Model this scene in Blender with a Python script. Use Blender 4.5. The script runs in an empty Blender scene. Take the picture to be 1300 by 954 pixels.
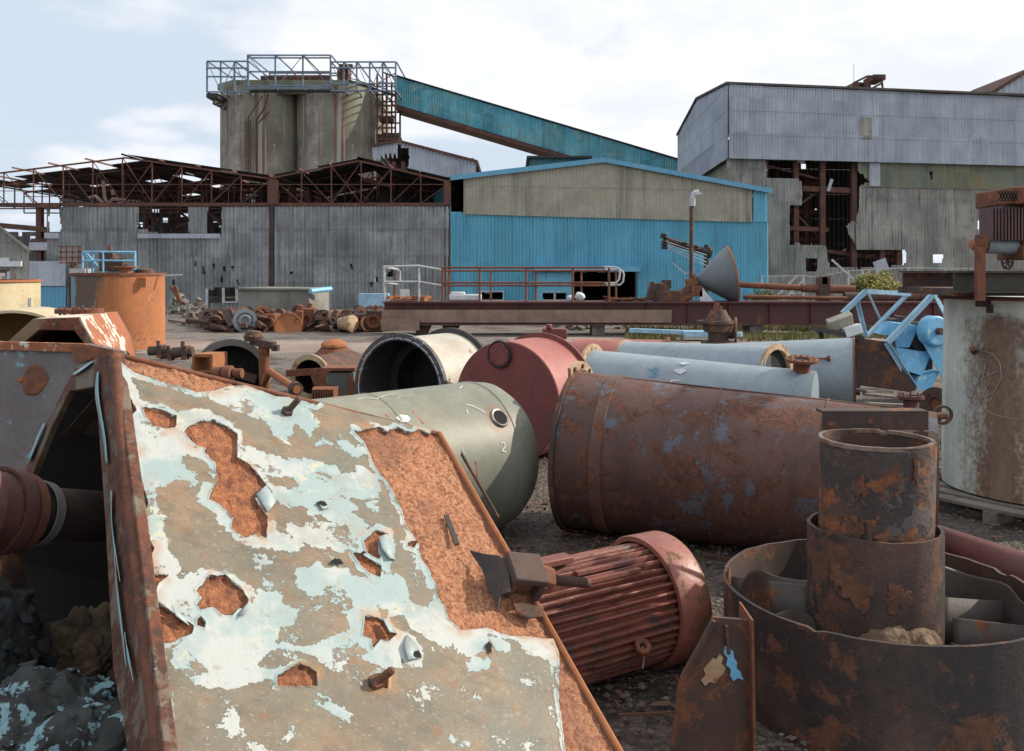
import bpy, bmesh, math, random
import numpy as np
from mathutils import Vector, Matrix, noise as mnoise
V = Vector
F = 1150.0; HOR = 345.0; EYE = 1.75
PI = math.pi
rnd = random.Random(7)
scene = bpy.context.scene
COL = scene.collection

def W(px, py, d):
    """a point d metres ahead that the lens sees at photo pixel px, py"""
    return V(((px-650)/F*d, d, EYE-(py-HOR)/F*d))
def G(px, d, z=0.0):
    return V(((px-650)/F*d, d, z))
def pix(p):
    return (650+p[0]/p[1]*F, HOR-(p[2]-EYE)/p[1]*F)

# ------------------------------------------------------------------ node helpers
class NT:
    def __init__(s, nt):
        s.nt = nt; s.n = nt.nodes; s.l = nt.links
    def new(s, t, **k):
        n = s.n.new(t)
        for a, b in k.items(): setattr(n, a, b)
        return n
    def put(s, sock, v):
        if isinstance(v, bpy.types.NodeSocket): s.l.new(v, sock)
        elif isinstance(v, (tuple, list)) and len(v) == 3 and sock.type == 'RGBA': sock.default_value = (*v, 1)
        else: sock.default_value = v
    def math(s, op, a, b=None, c=None, clamp=False):
        n = s.new('ShaderNodeMath', operation=op); n.use_clamp = clamp
        s.put(n.inputs[0], a)
        if b is not None: s.put(n.inputs[1], b)
        if c is not None: s.put(n.inputs[2], c)
        return n.outputs[0]
    def mix(s, f, a, b, blend='MIX'):
        n = s.new('ShaderNodeMix', data_type='RGBA', blend_type=blend)
        s.put(n.inputs[0], f); s.put(n.inputs[6], a); s.put(n.inputs[7], b)
        return n.outputs[2]
    def vmul(s, v, sc):
        n = s.new('ShaderNodeVectorMath', operation='MULTIPLY')
        s.put(n.inputs[0], v); n.inputs[1].default_value = sc
        return n.outputs[0]
    def noise(s, vec, scale, detail=5, rough=.55, dist=0.0):
        n = s.new('ShaderNodeTexNoise')
        s.put(n.inputs['Vector'], vec); n.inputs['Scale'].default_value = scale
        n.inputs['Detail'].default_value = detail; n.inputs['Roughness'].default_value = rough
        n.inputs['Distortion'].default_value = dist
        return n.outputs[0]
    def voro(s, vec, scale, feature='F1', out=0, rnd=1.0):
        n = s.new('ShaderNodeTexVoronoi', feature=feature)
        s.put(n.inputs['Vector'], vec); n.inputs['Scale'].default_value = scale
        n.inputs['Randomness'].default_value = rnd
        return n.outputs[out]
    def step(s, v, lo, hi):
        n = s.new('ShaderNodeMapRange', interpolation_type='SMOOTHSTEP')
        s.put(n.inputs[0], v); s.put(n.inputs[1], lo); s.put(n.inputs[2], hi)
        n.inputs[3].default_value = 0; n.inputs[4].default_value = 1
        return n.outputs[0]
    def attr(s, name):
        n = s.new('ShaderNodeAttribute', attribute_type='GEOMETRY', attribute_name=name)
        return n.outputs['Fac']

MATS = {}
def mat_base(name):
    m = bpy.data.materials.new(name); m.use_nodes = True
    t = NT(m.node_tree); b = t.n['Principled BSDF']
    tc = t.new('ShaderNodeTexCoord').outputs['Object']
    MATS[name] = m
    return m, t, b, tc
RUST_A = (.235, .088, .042); RUST_B = (.105, .044, .028); RUST_C = (.42, .17, .06)

def M(name, base, alt=None, alt_amt=.5, alt_scale=1.6, rust=0.0, rscale=3.0, ra=RUST_A, rb=RUST_B,
      chips=None, chip_amt=.3, chip_scale=8.0, streak=0.0, streak_col=(.09, .06, .045), sscale=3.0,
      rough=.65, bump=.25, bscale=60.0, metal=0.0, fine=.25, sheet=0.0, sheet_w=.98, seed=0.0, lapz=0.0, depth=.004, mott=.30):
    """weathered surface: two-tone coat, optional rust through it, chips of another paint, vertical streaks"""
    m, t, b, tc = mat_base(name)
    off = t.new('ShaderNodeVectorMath', operation='ADD')
    t.put(off.inputs[0], tc); off.inputs[1].default_value = (seed*7.3, seed*3.1, seed*5.7)
    P = off.outputs[0]
    if alt is None: alt = tuple(c*.72 for c in base)
    n1 = t.noise(P, alt_scale, 6, .6)
    c = t.mix(t.step(n1, .5+(.5-alt_amt)*.5-.13, .5+(.5-alt_amt)*.5+.13), base, alt)
    if sheet:
        w = t.new('ShaderNodeSeparateXYZ'); t.put(w.inputs[0], P)
        fx = t.math('FLOOR', t.math('DIVIDE', w.outputs[0], sheet_w))
        fz = t.math('FLOOR', t.math('DIVIDE', w.outputs[2], lapz or 1.9))
        cmb = t.new('ShaderNodeCombineXYZ'); t.put(cmb.inputs[0], fx); t.put(cmb.inputs[2], fz)
        wn = t.new('ShaderNodeTexWhiteNoise', noise_dimensions='3D'); t.put(wn.inputs['Vector'], cmb.outputs[0])
        v = t.math('MULTIPLY_ADD', wn.outputs[0], sheet, 1-sheet*.55)
        gv = t.new('ShaderNodeCombineColor')
        for i in range(3): t.put(gv.inputs[i], v)
        c = t.mix(1.0, c, gv.outputs[0], 'MULTIPLY')
    n2 = t.noise(P, bscale, 4, .7)
    nm = t.noise(P, bscale*.28, 6, .68); nk = t.math('MULTIPLY_ADD', nm, mott*2, 1-mott); gk = t.new('ShaderNodeCombineColor')
    for i in range(3): t.put(gk.inputs[i], nk)
    c = t.mix(1.0, c, gk.outputs[0], 'MULTIPLY')
    if fine:
        k = t.math('MULTIPLY_ADD', n2, fine*2, 1-fine)
        g = t.new('ShaderNodeCombineColor')
        for i in range(3): t.put(g.inputs[i], k)
        c = t.mix(1.0, c, g.outputs[0], 'MULTIPLY')
    if chips is not None:
        n3 = t.noise(P, chip_scale, 8, .62, .3)
        n3 = t.math('ADD', n3, t.math('MULTIPLY_ADD', nm, .34, -.17)); n3 = t.math('ADD', n3, t.math('MULTIPLY_ADD', n2, .22, -.11))
        cm = t.step(n3, .655-chip_amt*.32, .685-chip_amt*.32)
        c = t.mix(cm, c, chips)
    if streak:
        sv = t.vmul(P, (1, 1, .07)); n4 = t.noise(sv, sscale, 5, .65)
        sm = t.math('MULTIPLY', t.step(n4, .48, .72), streak)
        c = t.mix(sm, c, streak_col)
    h = t.math('MULTIPLY', n2, .5)
    if rust:
        n5 = t.noise(P, rscale, 9, .66, .2)
        n5 = t.math('ADD', n5, t.math('MULTIPLY_ADD', n2, .16, -.08))
        th = .78-rust*.56
        rm = t.step(n5, th-.03, th+.03)
        nr = t.noise(P, rscale*4, 6, .7)
        rc = t.mix(t.step(nr, .36, .64), rb, ra); rc = t.mix(t.step(nm, .50, .66), rc, rb)
        rc = t.mix(t.math('MULTIPLY', t.step(t.noise(P, bscale*1.6, 3, .8), .55, .7), .5), rc, RUST_B)
        c = t.mix(rm, c, rc)
        h = t.math('ADD', h, t.math('MULTIPLY', t.noise(P, bscale*1.3, 5, .8), t.math('MULTIPLY', rm, .8)))
        h = t.math('SUBTRACT', h, t.math('MULTIPLY', rm, .5))
        t.put(b.inputs['Roughness'], t.math('MULTIPLY_ADD', rm, .9-rough, rough))
    else:
        b.inputs['Roughness'].default_value = rough
    b.inputs['Metallic'].default_value = metal
    t.put(b.inputs['Base Color'], c)
    bp = t.new('ShaderNodeBump'); bp.inputs['Strength'].default_value = min(1, bump*2); bp.inputs['Distance'].default_value = depth
    t.put(bp.inputs['Height'], h); t.put(b.inputs['Normal'], bp.outputs[0])
    return m

# ------------------------------------------------------------------ mesh helpers
def basis(a):
    a = V(a).normalized()
    u = V((0, 0, 1)) if abs(a.z) < .9 else V((0, 1, 0))
    s = a.cross(u).normalized(); u = s.cross(a).normalized()
    return a, s, u
class MB:
    def __init__(s): s.v = []; s.f = []; s.m = []
    def add(s, vs, fs, mi=0):
        o = len(s.v); s.v += [tuple(p) for p in vs]
        for f in fs: s.f.append(tuple(i+o for i in f)); s.m.append(mi)
        return s
    def box(s, c, size, R=None, mi=0):
        c = V(c); hx, hy, hz = size[0]/2, size[1]/2, size[2]/2
        vs = []
        for x in (-hx, hx):
            for y in (-hy, hy):
                for z in (-hz, hz):
                    p = V((x, y, z))
                    if R is not None: p = R @ p
                    vs.append(c+p)
        return s.add(vs, [(0,1,3,2),(4,6,7,5),(0,4,5,1),(2,3,7,6),(0,2,6,4),(1,5,7,3)], mi)
    def beam(s, p0, p1, w, h, mi=0):
        p0, p1 = V(p0), V(p1); a, sd, u = basis(p1-p0)
        R = Matrix((a, sd, u)).transposed()
        return s.box((p0+p1)/2, ((p1-p0).length, w, h), R, mi)
    def angle(s, p0, p1, w, t=None, mi=0, flip=1):
        """L-section"""
        t = t or w*.14
        p0, p1 = V(p0), V(p1); a, sd, u = basis(p1-p0); R = Matrix((a, sd, u)).transposed(); L = (p1-p0).length
        c = (p0+p1)/2
        s.box(c+u*(w/2-t/2), (L, w, t), R, mi)
        s.box(c+sd*flip*(w/2-t/2)-u*(t/2+.0005), (L, t, w-t), R, mi)
        return s
    def ibeam(s, p0, p1, h, w, t=.03, mi=0):
        p0, p1 = V(p0), V(p1); a, sd, u = basis(p1-p0); R = Matrix((a, sd, u)).transposed(); L = (p1-p0).length
        c = (p0+p1)/2
        s.box(c+u*(h/2-t/2), (L, w, t), R, mi); s.box(c-u*(h/2-t/2), (L, w, t), R, mi)
        s.box(c, (L, t*.8, h-2*t-.002), R, mi)
        return s
    def lathe(s, p, axis, prof, seg=32, mi=0, cap0=False, cap1=False, wob=0.0, a0=0.0, a1=2*PI):
        p = V(p); a, sd, u = basis(axis); full = abs(a1-a0-2*PI) < 1e-6
        n = len(prof); vs = []; ns = seg if full else seg+1
        for k, (t, r) in enumerate(prof):
            for i in range(ns):
                g = a0+(a1-a0)*i/seg
                rr = r
                if wob: rr = r*(1+wob*mnoise.noise(V((math.cos(g)*1.3, math.sin(g)*1.3, t*1.5))))
                vs.append(p+a*t+sd*(math.cos(g)*rr)+u*(math.sin(g)*rr))
        fs = []
        for k in range(n-1):
            for i in range(seg):
                j = (i+1) % ns if full else i+1
                fs.append((k*ns+i, k*ns+j, (k+1)*ns+j, (k+1)*ns+i))
        if cap0: fs.append(tuple(range(ns))[::-1])
        if cap1: fs.append(tuple((n-1)*ns+i for i in range(ns)))
        return s.add(vs, fs, mi)
    def tube(s, p0, p1, r, seg=12, r1=None, cap=True, mi=0):
        p0, p1 = V(p0), V(p1)
        return s.lathe(p0, p1-p0, [(0, r), ((p1-p0).length, r if r1 is None else r1)], seg, mi, cap, cap)
    def path(s, pts, r, seg=8, mi=0, cap=True):
        pts = [V(p) for p in pts]; n = len(pts); vs = []; side = None
        for i, p in enumerate(pts):
            tg = (pts[min(i+1, n-1)]-pts[max(i-1, 0)]).normalized()
            if side is None: _, side, up = basis(tg)
            else:
                side = (side-tg*side.dot(tg)).normalized()
            up = side.cross(tg).normalized()
            for k in range(seg):
                g = 2*PI*k/seg; vs.append(p+side*math.cos(g)*r+up*math.sin(g)*r)
        fs = [(i*seg+k, i*seg+(k+1)%seg, (i+1)*seg+(k+1)%seg, (i+1)*seg+k) for i in range(n-1) for k in range(seg)]
        if cap: fs += [tuple(range(seg))[::-1], tuple((n-1)*seg+k for k in range(seg))]
        return s.add(vs, fs, mi)
    def prism(s, pts, off, mi=0):
        pts = [V(p) for p in pts]; n = len(pts); off = V(off)
        vs = pts+[p+off for p in pts]
        fs = [tuple(range(n)), tuple(range(2*n-1, n-1, -1))]+[(i, i+n, (i+1) % n+n, (i+1) % n) for i in range(n)]
        return s.add(vs, fs, mi)
    def ring_plate(s, outer, inner, off, mi=0):
        """plate with a hole: outer and inner loops with the same count"""
        n = len(outer); off = V(off)
        o = [V(p) for p in outer]; i_ = [V(p) for p in inner]
        vs = o+i_+[p+off for p in o]+[p+off for p in i_]; fs = []
        for k in range(n):
            j = (k+1) % n
            fs += [(k, j, n+j, n+k), (2*n+k, 3*n+k, 3*n+j, 2*n+j), (k, 2*n+k, 2*n+j, j), (n+k, n+j, 3*n+j, 3*n+k)]
        return s.add(vs, fs, mi)
    def flange(s, p, axis, ro, ri, t, nb=0, rb=.012, seg=40, mi=0, drop=()):
        """annular flange with bolt heads (nb)"""
        p = V(p); a, sd, u = basis(axis)
        s.lathe(p, a, [(0, ri), (0, ro), (t, ro), (t, ri), (0, ri)], seg, mi)
        for k in range(nb):
            if k in drop: continue
            g = 2*PI*(k+.5)/nb; c = p+(sd*math.cos(g)+u*math.sin(g))*((ro+ri)/2)
            s.tube(c-a*.014, c+a*(t+.012), rb, 6, mi=mi)
        return s
    def build(s, name, mat, parent=None, smooth=35, loc=None, bevel=0.0):
        me = bpy.data.meshes.new(name)
        if parent is not None: o0 = V(parent['_base'])
        elif loc is not None: o0 = V(loc)
        else:
            a = np.array(s.v); o0 = V(((a[:, 0].min()+a[:, 0].max())/2, (a[:, 1].min()+a[:, 1].max())/2, a[:, 2].min()))
        me.from_pydata([tuple(V(p)-o0) for p in s.v], [], s.f)
        mats = mat if isinstance(mat, (list, tuple)) else [mat]
        for q in mats: me.materials.append(q)
        if len(mats) > 1: me.polygons.foreach_set('material_index', s.m)
        bm = bmesh.new(); bm.from_mesh(me); bmesh.ops.recalc_face_normals(bm, faces=bm.faces); bm.to_mesh(me); bm.free()
        if smooth:
            me.polygons.foreach_set('use_smooth', [True]*len(me.polygons)); me.set_sharp_from_angle(angle=math.radians(smooth))
        o = bpy.data.objects.new(name, me); COL.objects.link(o)
        if parent is not None:
            o.parent = parent
            if parent.type == 'MESH': pass
        else: o.location = o0
        o['_base'] = tuple(o0)
        if bevel:
            bv = o.modifiers.new('bevel', 'BEVEL'); bv.width = bevel; bv.segments = 2; bv.limit_method = 'ANGLE'; bv.angle_limit = math.radians(50)
        return o
def tag(o, label=None, cat=None, group=None, kind=None):
    if label: o['label'] = label
    if cat: o['category'] = cat
    if group: o['group'] = group
    if kind: o['kind'] = kind
    return o
def thing(name, label, cat, loc, group=None):
    o = bpy.data.objects.new(name, None); COL.objects.link(o); o.location = V(loc); o['_base'] = tuple(V(loc))
    o.empty_display_size = .2
    return tag(o, label, cat, group)
def inpoly(x, y, poly):
    c = False; n = len(poly); j = n-1
    for i in range(n):
        xi, yi = poly[i]; xj, yj = poly[j]
        if (yi > y) != (yj > y) and x < (xj-xi)*(y-yi)/(yj-yi+1e-12)+xi: c = not c
        j = i
    return c
def corr(mb, A, B, top, bot, pitch=.15, amp=.022, holes=None, lap=1.9, cell=.2, jag=.0, out=None, mi=0, per=4, warp=0.0):
    """corrugated sheeting on the line A-B between heights bot(s) and top(s); holes(p) removes cells; laps step out"""
    A = V((A[0], A[1], 0)); B = V((B[0], B[1], 0)); L = (B-A).length; d = (B-A).normalized()
    nrm = V((d.y, -d.x, 0))
    if nrm.y > 0 and out is None: nrm = -nrm
    if out is not None and nrm.dot(V(out)) < 0: nrm = -nrm
    step = pitch/per; n = int(L/step)
    zmin = min(bot(L*i/20) for i in range(21)); zmax = max(top(L*i/20) for i in range(21))
    cuts = set(); z = zmin
    while z < zmax: cuts.add(round(z, 3)); z += lap
    if holes:
        z = zmin
        while z < zmax: cuts.add(round(z, 3)); z += cell
    cuts = sorted(cuts); cuts.append(zmax+1)
    def pt(s, z, row):
        base = amp*math.cos(2*PI*s/pitch)
        f = ((z-zmin) % lap)/lap
        if z >= (row+1)*lap+zmin-1e-4: f = 1.0
        o = base+.022*(1-f)
        if warp: o += warp*mnoise.noise(V((s*.9, z*.7, 3.3)))
        return A+d*s+nrm*o+V((0, 0, z))
    idx = {}
    vs = []; fs = []
    def vi(i, z, row):
        k = (i, round(z, 3), row)
        if k not in idx:
            idx[k] = len(vs); vs.append(pt(i*step, z, row))
        return idx[k]
    for i in range(n):
        s0, s1 = i*step, (i+1)*step; sm = (s0+s1)/2
        sheet = math.floor(sm/.98)
        jj = jag*mnoise.noise(V((sheet*3.7, 1.1, .3))) if jag else 0
        tz0, tz1 = top(s0)+jj, top(s1)+jj; bz0, bz1 = bot(s0), bot(s1)
        for k in range(len(cuts)-1):
            za, zb = cuts[k], cuts[k+1]
            row = int((za-zmin+1e-3)/lap)
            if zb <= min(bz0, bz1)+1e-4 or za >= max(tz0, tz1)-1e-4: continue
            a0, a1 = max(za, bz0), max(za, bz1); b0, b1 = min(zb, tz0), min(zb, tz1)
            if b0 <= a0+1e-4 and b1 <= a1+1e-4: continue
            b0 = max(b0, a0); b1 = max(b1, a1)
            if holes:
                zc = (a0+b0)/2; p = A+d*sm+V((0, 0, zc))
                q = V((sheet*1.3, zc*.0, 2.2))
                jit = mnoise.noise(V((sm*2.1, zc*1.7, 9.1)))*.09
                if holes(V((p.x+jit*d.x, p.y, p.z+jit*.8))): continue
            fs.append((vi(i, a0, row), vi(i+1, a1, row), vi(i+1, b1, row), vi(i, b0, row)))
    mb.add(vs, fs, mi)
    return mb
def rough_blob(mb, c, size, seed, sub=6, mi=0, amp=.3):
    bm = bmesh.new(); bmesh.ops.create_icosphere(bm, subdivisions=sub, radius=1); vs = []
    for v in bm.verts:
        p = v.co.copy(); k = 1.0; a = amp; f = 1.3
        for o_ in range(5):
            k += a*(abs(mnoise.noise(p*f+V((seed*3.1, seed, o_))))*1.6-.4); a *= .5; f *= 2.1
        vs.append(V(c)+V((p.x*size[0]*k, p.y*size[1]*k, p.z*size[2]*k)))
    fs = [tuple(v.index for v in f.verts) for f in bm.faces]; bm.free(); mb.add(vs, fs, mi); return mb
def chunk(mb, c, s, r, n=11, mi=0, flat=1.0):
    """angular broken lump: hull of random points"""
    bm = bmesh.new()
    for k in range(n):
        u = V((r.gauss(0, 1), r.gauss(0, 1), r.gauss(0, 1))).normalized()*r.uniform(.75, 1); bm.verts.new((u.x*s, u.y*s*.8, u.z*s*flat))
    bmesh.ops.convex_hull(bm, input=bm.verts); bm.verts.ensure_lookup_table()
    used = [v for v in bm.verts if v.link_faces]; ix = {v: i for i, v in enumerate(used)}
    R = Matrix.Rotation(r.uniform(0, 6), 3, 'Z')
    mb.add([V(c)+R @ v.co for v in used], [tuple(ix[v] for v in f.verts) for f in bm.faces], mi); bm.free(); return mb
def ragged(mb, c, ztop, amp=.006, dent=.006, f=4.0, seed=0, z0=0.0):
    """bend and nick the lip of an upright ring"""
    out = []
    for p in mb.v:
        x, y, z = p; g = math.atan2(y-c[1], x-c[0]); q = V((math.cos(g)*f, math.sin(g)*f, seed)); k = max(0, (z-z0)/(ztop-z0)) if ztop > z0 else 0
        n1_ = mnoise.noise(q*.5); n2_ = mnoise.noise(q*2.2); n3_ = mnoise.noise(q*5)
        rr = math.hypot(x-c[0], y-c[1]); d_ = k*k*(dent*2*n1_+dent*.6*n2_)
        if z > ztop-.03: z += amp*(n1_+.7*n2_+.5*n3_)-(.012 if n2_ > .42 else 0)
        out.append((x+math.cos(g)*d_, y+math.sin(g)*d_, z))
    mb.v = out; return mb
def pixhole(polys):
    def h(p):
        x, y = pix(p)
        return any(inpoly(x, y, q) for q in polys)
    return h
def ring_pts(c, axis, r, n=24, a0=0, a1=2*PI):
    a, s, u = basis(axis); return [V(c)+(s*math.cos(a0+(a1-a0)*i/n)+u*math.sin(a0+(a1-a0)*i/n))*r for i in range(n+1)]
def lumpy(mb, c, size, seed, sub=3, amp=.25, mi=0, freq=1.6, R=None):
    bm = bmesh.new(); bmesh.ops.create_icosphere(bm, subdivisions=sub, radius=1)
    vs = []
    for v in bm.verts:
        p = v.co.copy(); k = 1+amp*mnoise.noise(p*freq+V((seed*3.1, seed, 0)))+amp*.4*mnoise.noise(p*freq*3+V((seed, 0, 5)))
        q = V((p.x*size[0]*k, p.y*size[1]*k, p.z*size[2]*k))
        if R is not None: q = R @ q
        vs.append(V(c)+q)
    fs = [tuple(v.index for v in f.verts) for f in bm.faces]
    bm.free(); mb.add(vs, fs, mi)
    return mb

# ------------------------------------------------------------------ materials
m_corr_grey = M('grey_fibre_sheet', (.21, .225, .235), (.32, .34, .35), .5, .5, streak=.8, streak_col=(.085, .088, .088), sscale=6.5, rough=.85, bump=.2, bscale=14, sheet=.35, fine=.3, lapz=1.2)
m_corr_pale = M('pale_galvanised_sheet', (.44, .48, .54), (.36, .40, .46), .5, .7, streak=.6, streak_col=(.21, .24, .29), sscale=7, rough=.6, bump=.15, bscale=10, sheet=.22, fine=.25)
m_corr_mid = M('old_grey_sheet', (.27, .265, .25), (.36, .35, .32), .45, .6, streak=.8, streak_col=(.10, .095, .085), sscale=6.5, rough=.85, bump=.2, bscale=12, sheet=.35, fine=.3)
m_corr_green = M('lichened_green_sheet', (.2, .23, .185), (.27, .24, .14), .4, .5, streak=.5, streak_col=(.13, .12, .085), rough=.85, bump=.2, bscale=12, sheet=.25)
m_blue = M('blue_sheet', (.11, .37, .52), (.135, .42, .57), .5, .4, streak=.6, streak_col=(.06, .19, .29), sscale=6, rough=.5, bump=.12, bscale=12, sheet=.2, fine=.12, lapz=2.2, mott=.15, rust=.10, rscale=1.2)
m_bluetrim = M('blue_trim', (.10, .31, .47), (.12, .35, .52), .5, 1, rough=.5, bump=.1, streak=.2, streak_col=(.05, .17, .26))
m_cream = M('olive_cream_sheet', (.31, .30, .235), (.38, .37, .30), .5, .5, streak=.7, streak_col=(.12, .12, .085), sscale=1.3, rough=.8, bump=.12, bscale=12, sheet=.1, fine=.2)
m_teal = M('teal_sheet', (.095, .33, .41), (.19, .45, .50), .45, .35, streak=.5, streak_col=(.055, .17, .20), sscale=2, rough=.6, bump=.15, bscale=8, sheet=.4, fine=.25, chips=(.24, .40, .38), chip_amt=.25, chip_scale=1.2)
m_concrete = M('stained_concrete', (.38, .35, .30), (.17, .15, .13), .5, .28, streak=.9, streak_col=(.19, .11, .08), sscale=1.3, rough=.9, bump=.3, bscale=5, chips=(.40, .39, .36), chip_amt=.06, chip_scale=1.8, fine=.3)
tt_ = NT(m_concrete.node_tree); bb_ = tt_.n['Principled BSDF']; old = bb_.inputs['Base Color'].links[0].from_socket
tco = tt_.new('ShaderNodeTexCoord').outputs['Object']; vs_ = tt_.vmul(tco, (1, 1, .05)); n_a = tt_.noise(vs_, .75, 6, .6); n_b = tt_.noise(tco, 1.1, 6, .65)
sp_ = tt_.new('ShaderNodeSeparateXYZ'); tt_.put(sp_.inputs[0], tco)
gm = tt_.step(tt_.math('ADD', n_a, tt_.math('MULTIPLY', tt_.step(sp_.outputs[2], 5, 17), .10)), .52, .62); c_ = tt_.mix(tt_.math('MULTIPLY', gm, .5), old, (.17, .185, .115))
n_c = tt_.noise(tt_.vmul(tco, (1.3, 1.3, .04)), 1.3, 6, .6); c_ = tt_.mix(tt_.math('MULTIPLY', tt_.step(n_c, .55, .64), .85), c_, (.20, .09, .065)); c_ = tt_.mix(tt_.math('MULTIPLY', tt_.step(tt_.noise(tt_.vmul(tco, (1.7, 1.7, .05)), 1.1, 6, .6), .58, .66), .6), c_, (.50, .48, .43))
tt_.put(bb_.inputs['Base Color'], c_)
m_conc_green = M('mossy_concrete', (.16, .19, .11), (.24, .24, .19), .5, .4, rough=.9, bscale=6, streak=.6, streak_col=(.10, .09, .07), sscale=1.2)
m_block = M('grey_blockwork', (.25, .245, .22), (.17, .165, .15), .5, .9, streak=.4, rough=.9, bscale=14)
m_rust = M('rust_steel', (.21, .078, .04), (.13, .055, .035), .5, 2, rough=.85, bump=.4, bscale=50, rust=.5, rscale=4)
m_rust_far = M('rust_red_steel', (.105, .045, .034), (.07, .034, .028), .5, 1, rough=.8, bump=.2, bscale=10, rust=.35, rscale=1.5)
m_rust_dark = M('dark_rust_steel', (.085, .048, .036), (.05, .036, .032), .5, 3, rough=.8, bump=.5, bscale=70, rust=.42, rscale=5, ra=(.24, .095, .045), rb=(.09, .045, .03))
m_rust_orange = M('bright_rust', (.36, .145, .06), (.27, .10, .045), .5, 1.1, rough=.9, bump=.35, bscale=40, rust=.35, rscale=1.2, rb=(.2, .08, .04), streak=.4, streak_col=(.26, .09, .035))
m_dark = M('grimy_dark_steel', (.05, .047, .045), (.03, .028, .028), .5, 3, rough=.7, bump=.3, rust=.2)
m_black = M('black_gap', (.012, .011, .011), rough=.95)  # near-black stands in for shade in holes, bores and behind torn sheets
m_galv = M('galvanised_pipe', (.52, .54, .56), (.4, .42, .44), .5, 3, rough=.45, metal=.3, rust=.12, rscale=6)
m_lattice = M('blue_grey_steel', (.17, .24, .31), (.12, .17, .23), .5, 1, rough=.6, rust=.22, rscale=2, bscale=20)
m_girder = M('maroon_girder_paint', (.105, .032, .03), (.075, .026, .026), .5, .8, rough=.6, rust=.3, rscale=1.5, streak=.4, streak_col=(.05, .02, .02), bscale=20)
m_timber = M('weathered_board', (.29, .20, .155), (.20, .14, .11), .5, 1.3, streak=.35, streak_col=(.11, .065, .05), rough=.85, bscale=30, rust=.15, rscale=2)
m_palletw = M('grey_timber', (.20, .175, .15), (.12, .105, .09), .5, 4, rough=.9, bscale=40, bump=.4)
m_cblue = M('sky_blue_paint', (.12, .38, .62), (.17, .46, .70), .5, 2, rough=.5, rust=.2, rscale=6, bump=.15, chips=(.45, .55, .6), chip_amt=.15)
m_palerail = M('pale_blue_rail', (.32, .52, .66), (.22, .40, .54), .5, 3, rough=.5, rust=.16, rscale=8)
# ------------------------------------------------------------------ ground
def ground_mat():
    m, t, b, tc = mat_base('yard_gravel')
    n1 = t.noise(tc, .22, 6, .6); n2 = t.noise(tc, 1.4, 6, .65); n3 = t.noise(tc, 45, 4, .8)
    v = t.voro(tc, 38, out=1)
    sp = t.new('ShaderNodeSeparateXYZ'); t.put(sp.inputs[0], tc)
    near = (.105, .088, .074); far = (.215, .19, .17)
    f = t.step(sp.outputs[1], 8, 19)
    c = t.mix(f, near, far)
    c = t.mix(t.math('MULTIPLY', t.step(n1, .45, .62), .55), c, (.12, .085, .07))
    c = t.mix(t.math('MULTIPLY', t.step(n2, .5, .7), .5), c, (.15, .10, .075))
    c = t.mix(t.math('MULTIPLY', t.step(t.noise(tc, .75, 7, .62, .5), .54, .60), .65), c, (.045, .038, .034))
    c = t.mix(t.math('MULTIPLY', t.step(t.noise(t.vmul(tc, (1, 1.6, 1)), .55, 7, .6, .3), .56, .64), .6), c, (.24, .19, .13))
    bw = t.new('ShaderNodeRGBToBW'); t.put(bw.inputs[0], v)
    k = t.math('MULTIPLY_ADD', bw.outputs[0], 1.3, .35)
    g = t.new('ShaderNodeCombineColor')
    for i in range(3): t.put(g.inputs[i], k)
    c = t.mix(1.0, c, g.outputs[0], 'MULTIPLY')
    t.put(b.inputs['Base Color'], c); b.inputs['Roughness'].default_value = .92
    bp = t.new('ShaderNodeBump'); bp.inputs['Strength'].default_value = 1; bp.inputs['Distance'].default_value = .03
    hh = t.math('SUBTRACT', t.math('MULTIPLY', n3, .6), t.voro(tc, 38))
    t.put(bp.inputs['Height'], hh); t.put(b.inputs['Normal'], bp.outputs[0])
    return m
m_ground = ground_mat()
mb = MB(); xs = [-900, -300, -120]+[x for x in range(-60, 61, 1)]+[120, 300, 900]; ys = [-60, -20]+[y*.8 for y in range(-5, 80)]+[80, 120, 250, 600, 1800]
vs = []
for y in ys:
    for x in xs:
        z = .05*mnoise.noise(V((x*.35, y*.35, 0)))+.02*mnoise.noise(V((x*1.3, y*1.3, 4)))
        if y > 65 or abs(x) > 60: z = -.02
        vs.append((x, y, z))
nx = len(xs); mb.add(vs, [(j*nx+i, j*nx+i+1, (j+1)*nx+i+1, (j+1)*nx+i) for j in range(len(ys)-1) for i in range(nx-1)])
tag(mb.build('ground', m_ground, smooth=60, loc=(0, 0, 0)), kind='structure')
m_track = M('rolled_track', (.22, .16, .135), (.29, .24, .21), .5, .35, rough=.95, bump=.3, bscale=20, fine=.3)
mb = MB()
L = [W(160, 436, 1), W(1300, 436, 1)]
pa = [(-30, 20.5), (-12, 20.6), (-6, 20.9), (0, 21.5), (8, 22.0), (20, 22.0)]
vs = []
for x, y in pa: vs += [(x, y-1.5, .0), (x, y+2.6, .0)]
mb.add(vs, [(2*i, 2*i+2, 2*i+3, 2*i+1) for i in range(len(pa)-1)])
tag(mb.build('road', m_track, loc=(0, 21, 0)), kind='structure')
m_stone = M('loose_stone', (.15, .13, .115), (.09, .075, .065), .5, 12, rough=.95, bscale=60)
mb = MB(); r2 = random.Random(3)
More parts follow.
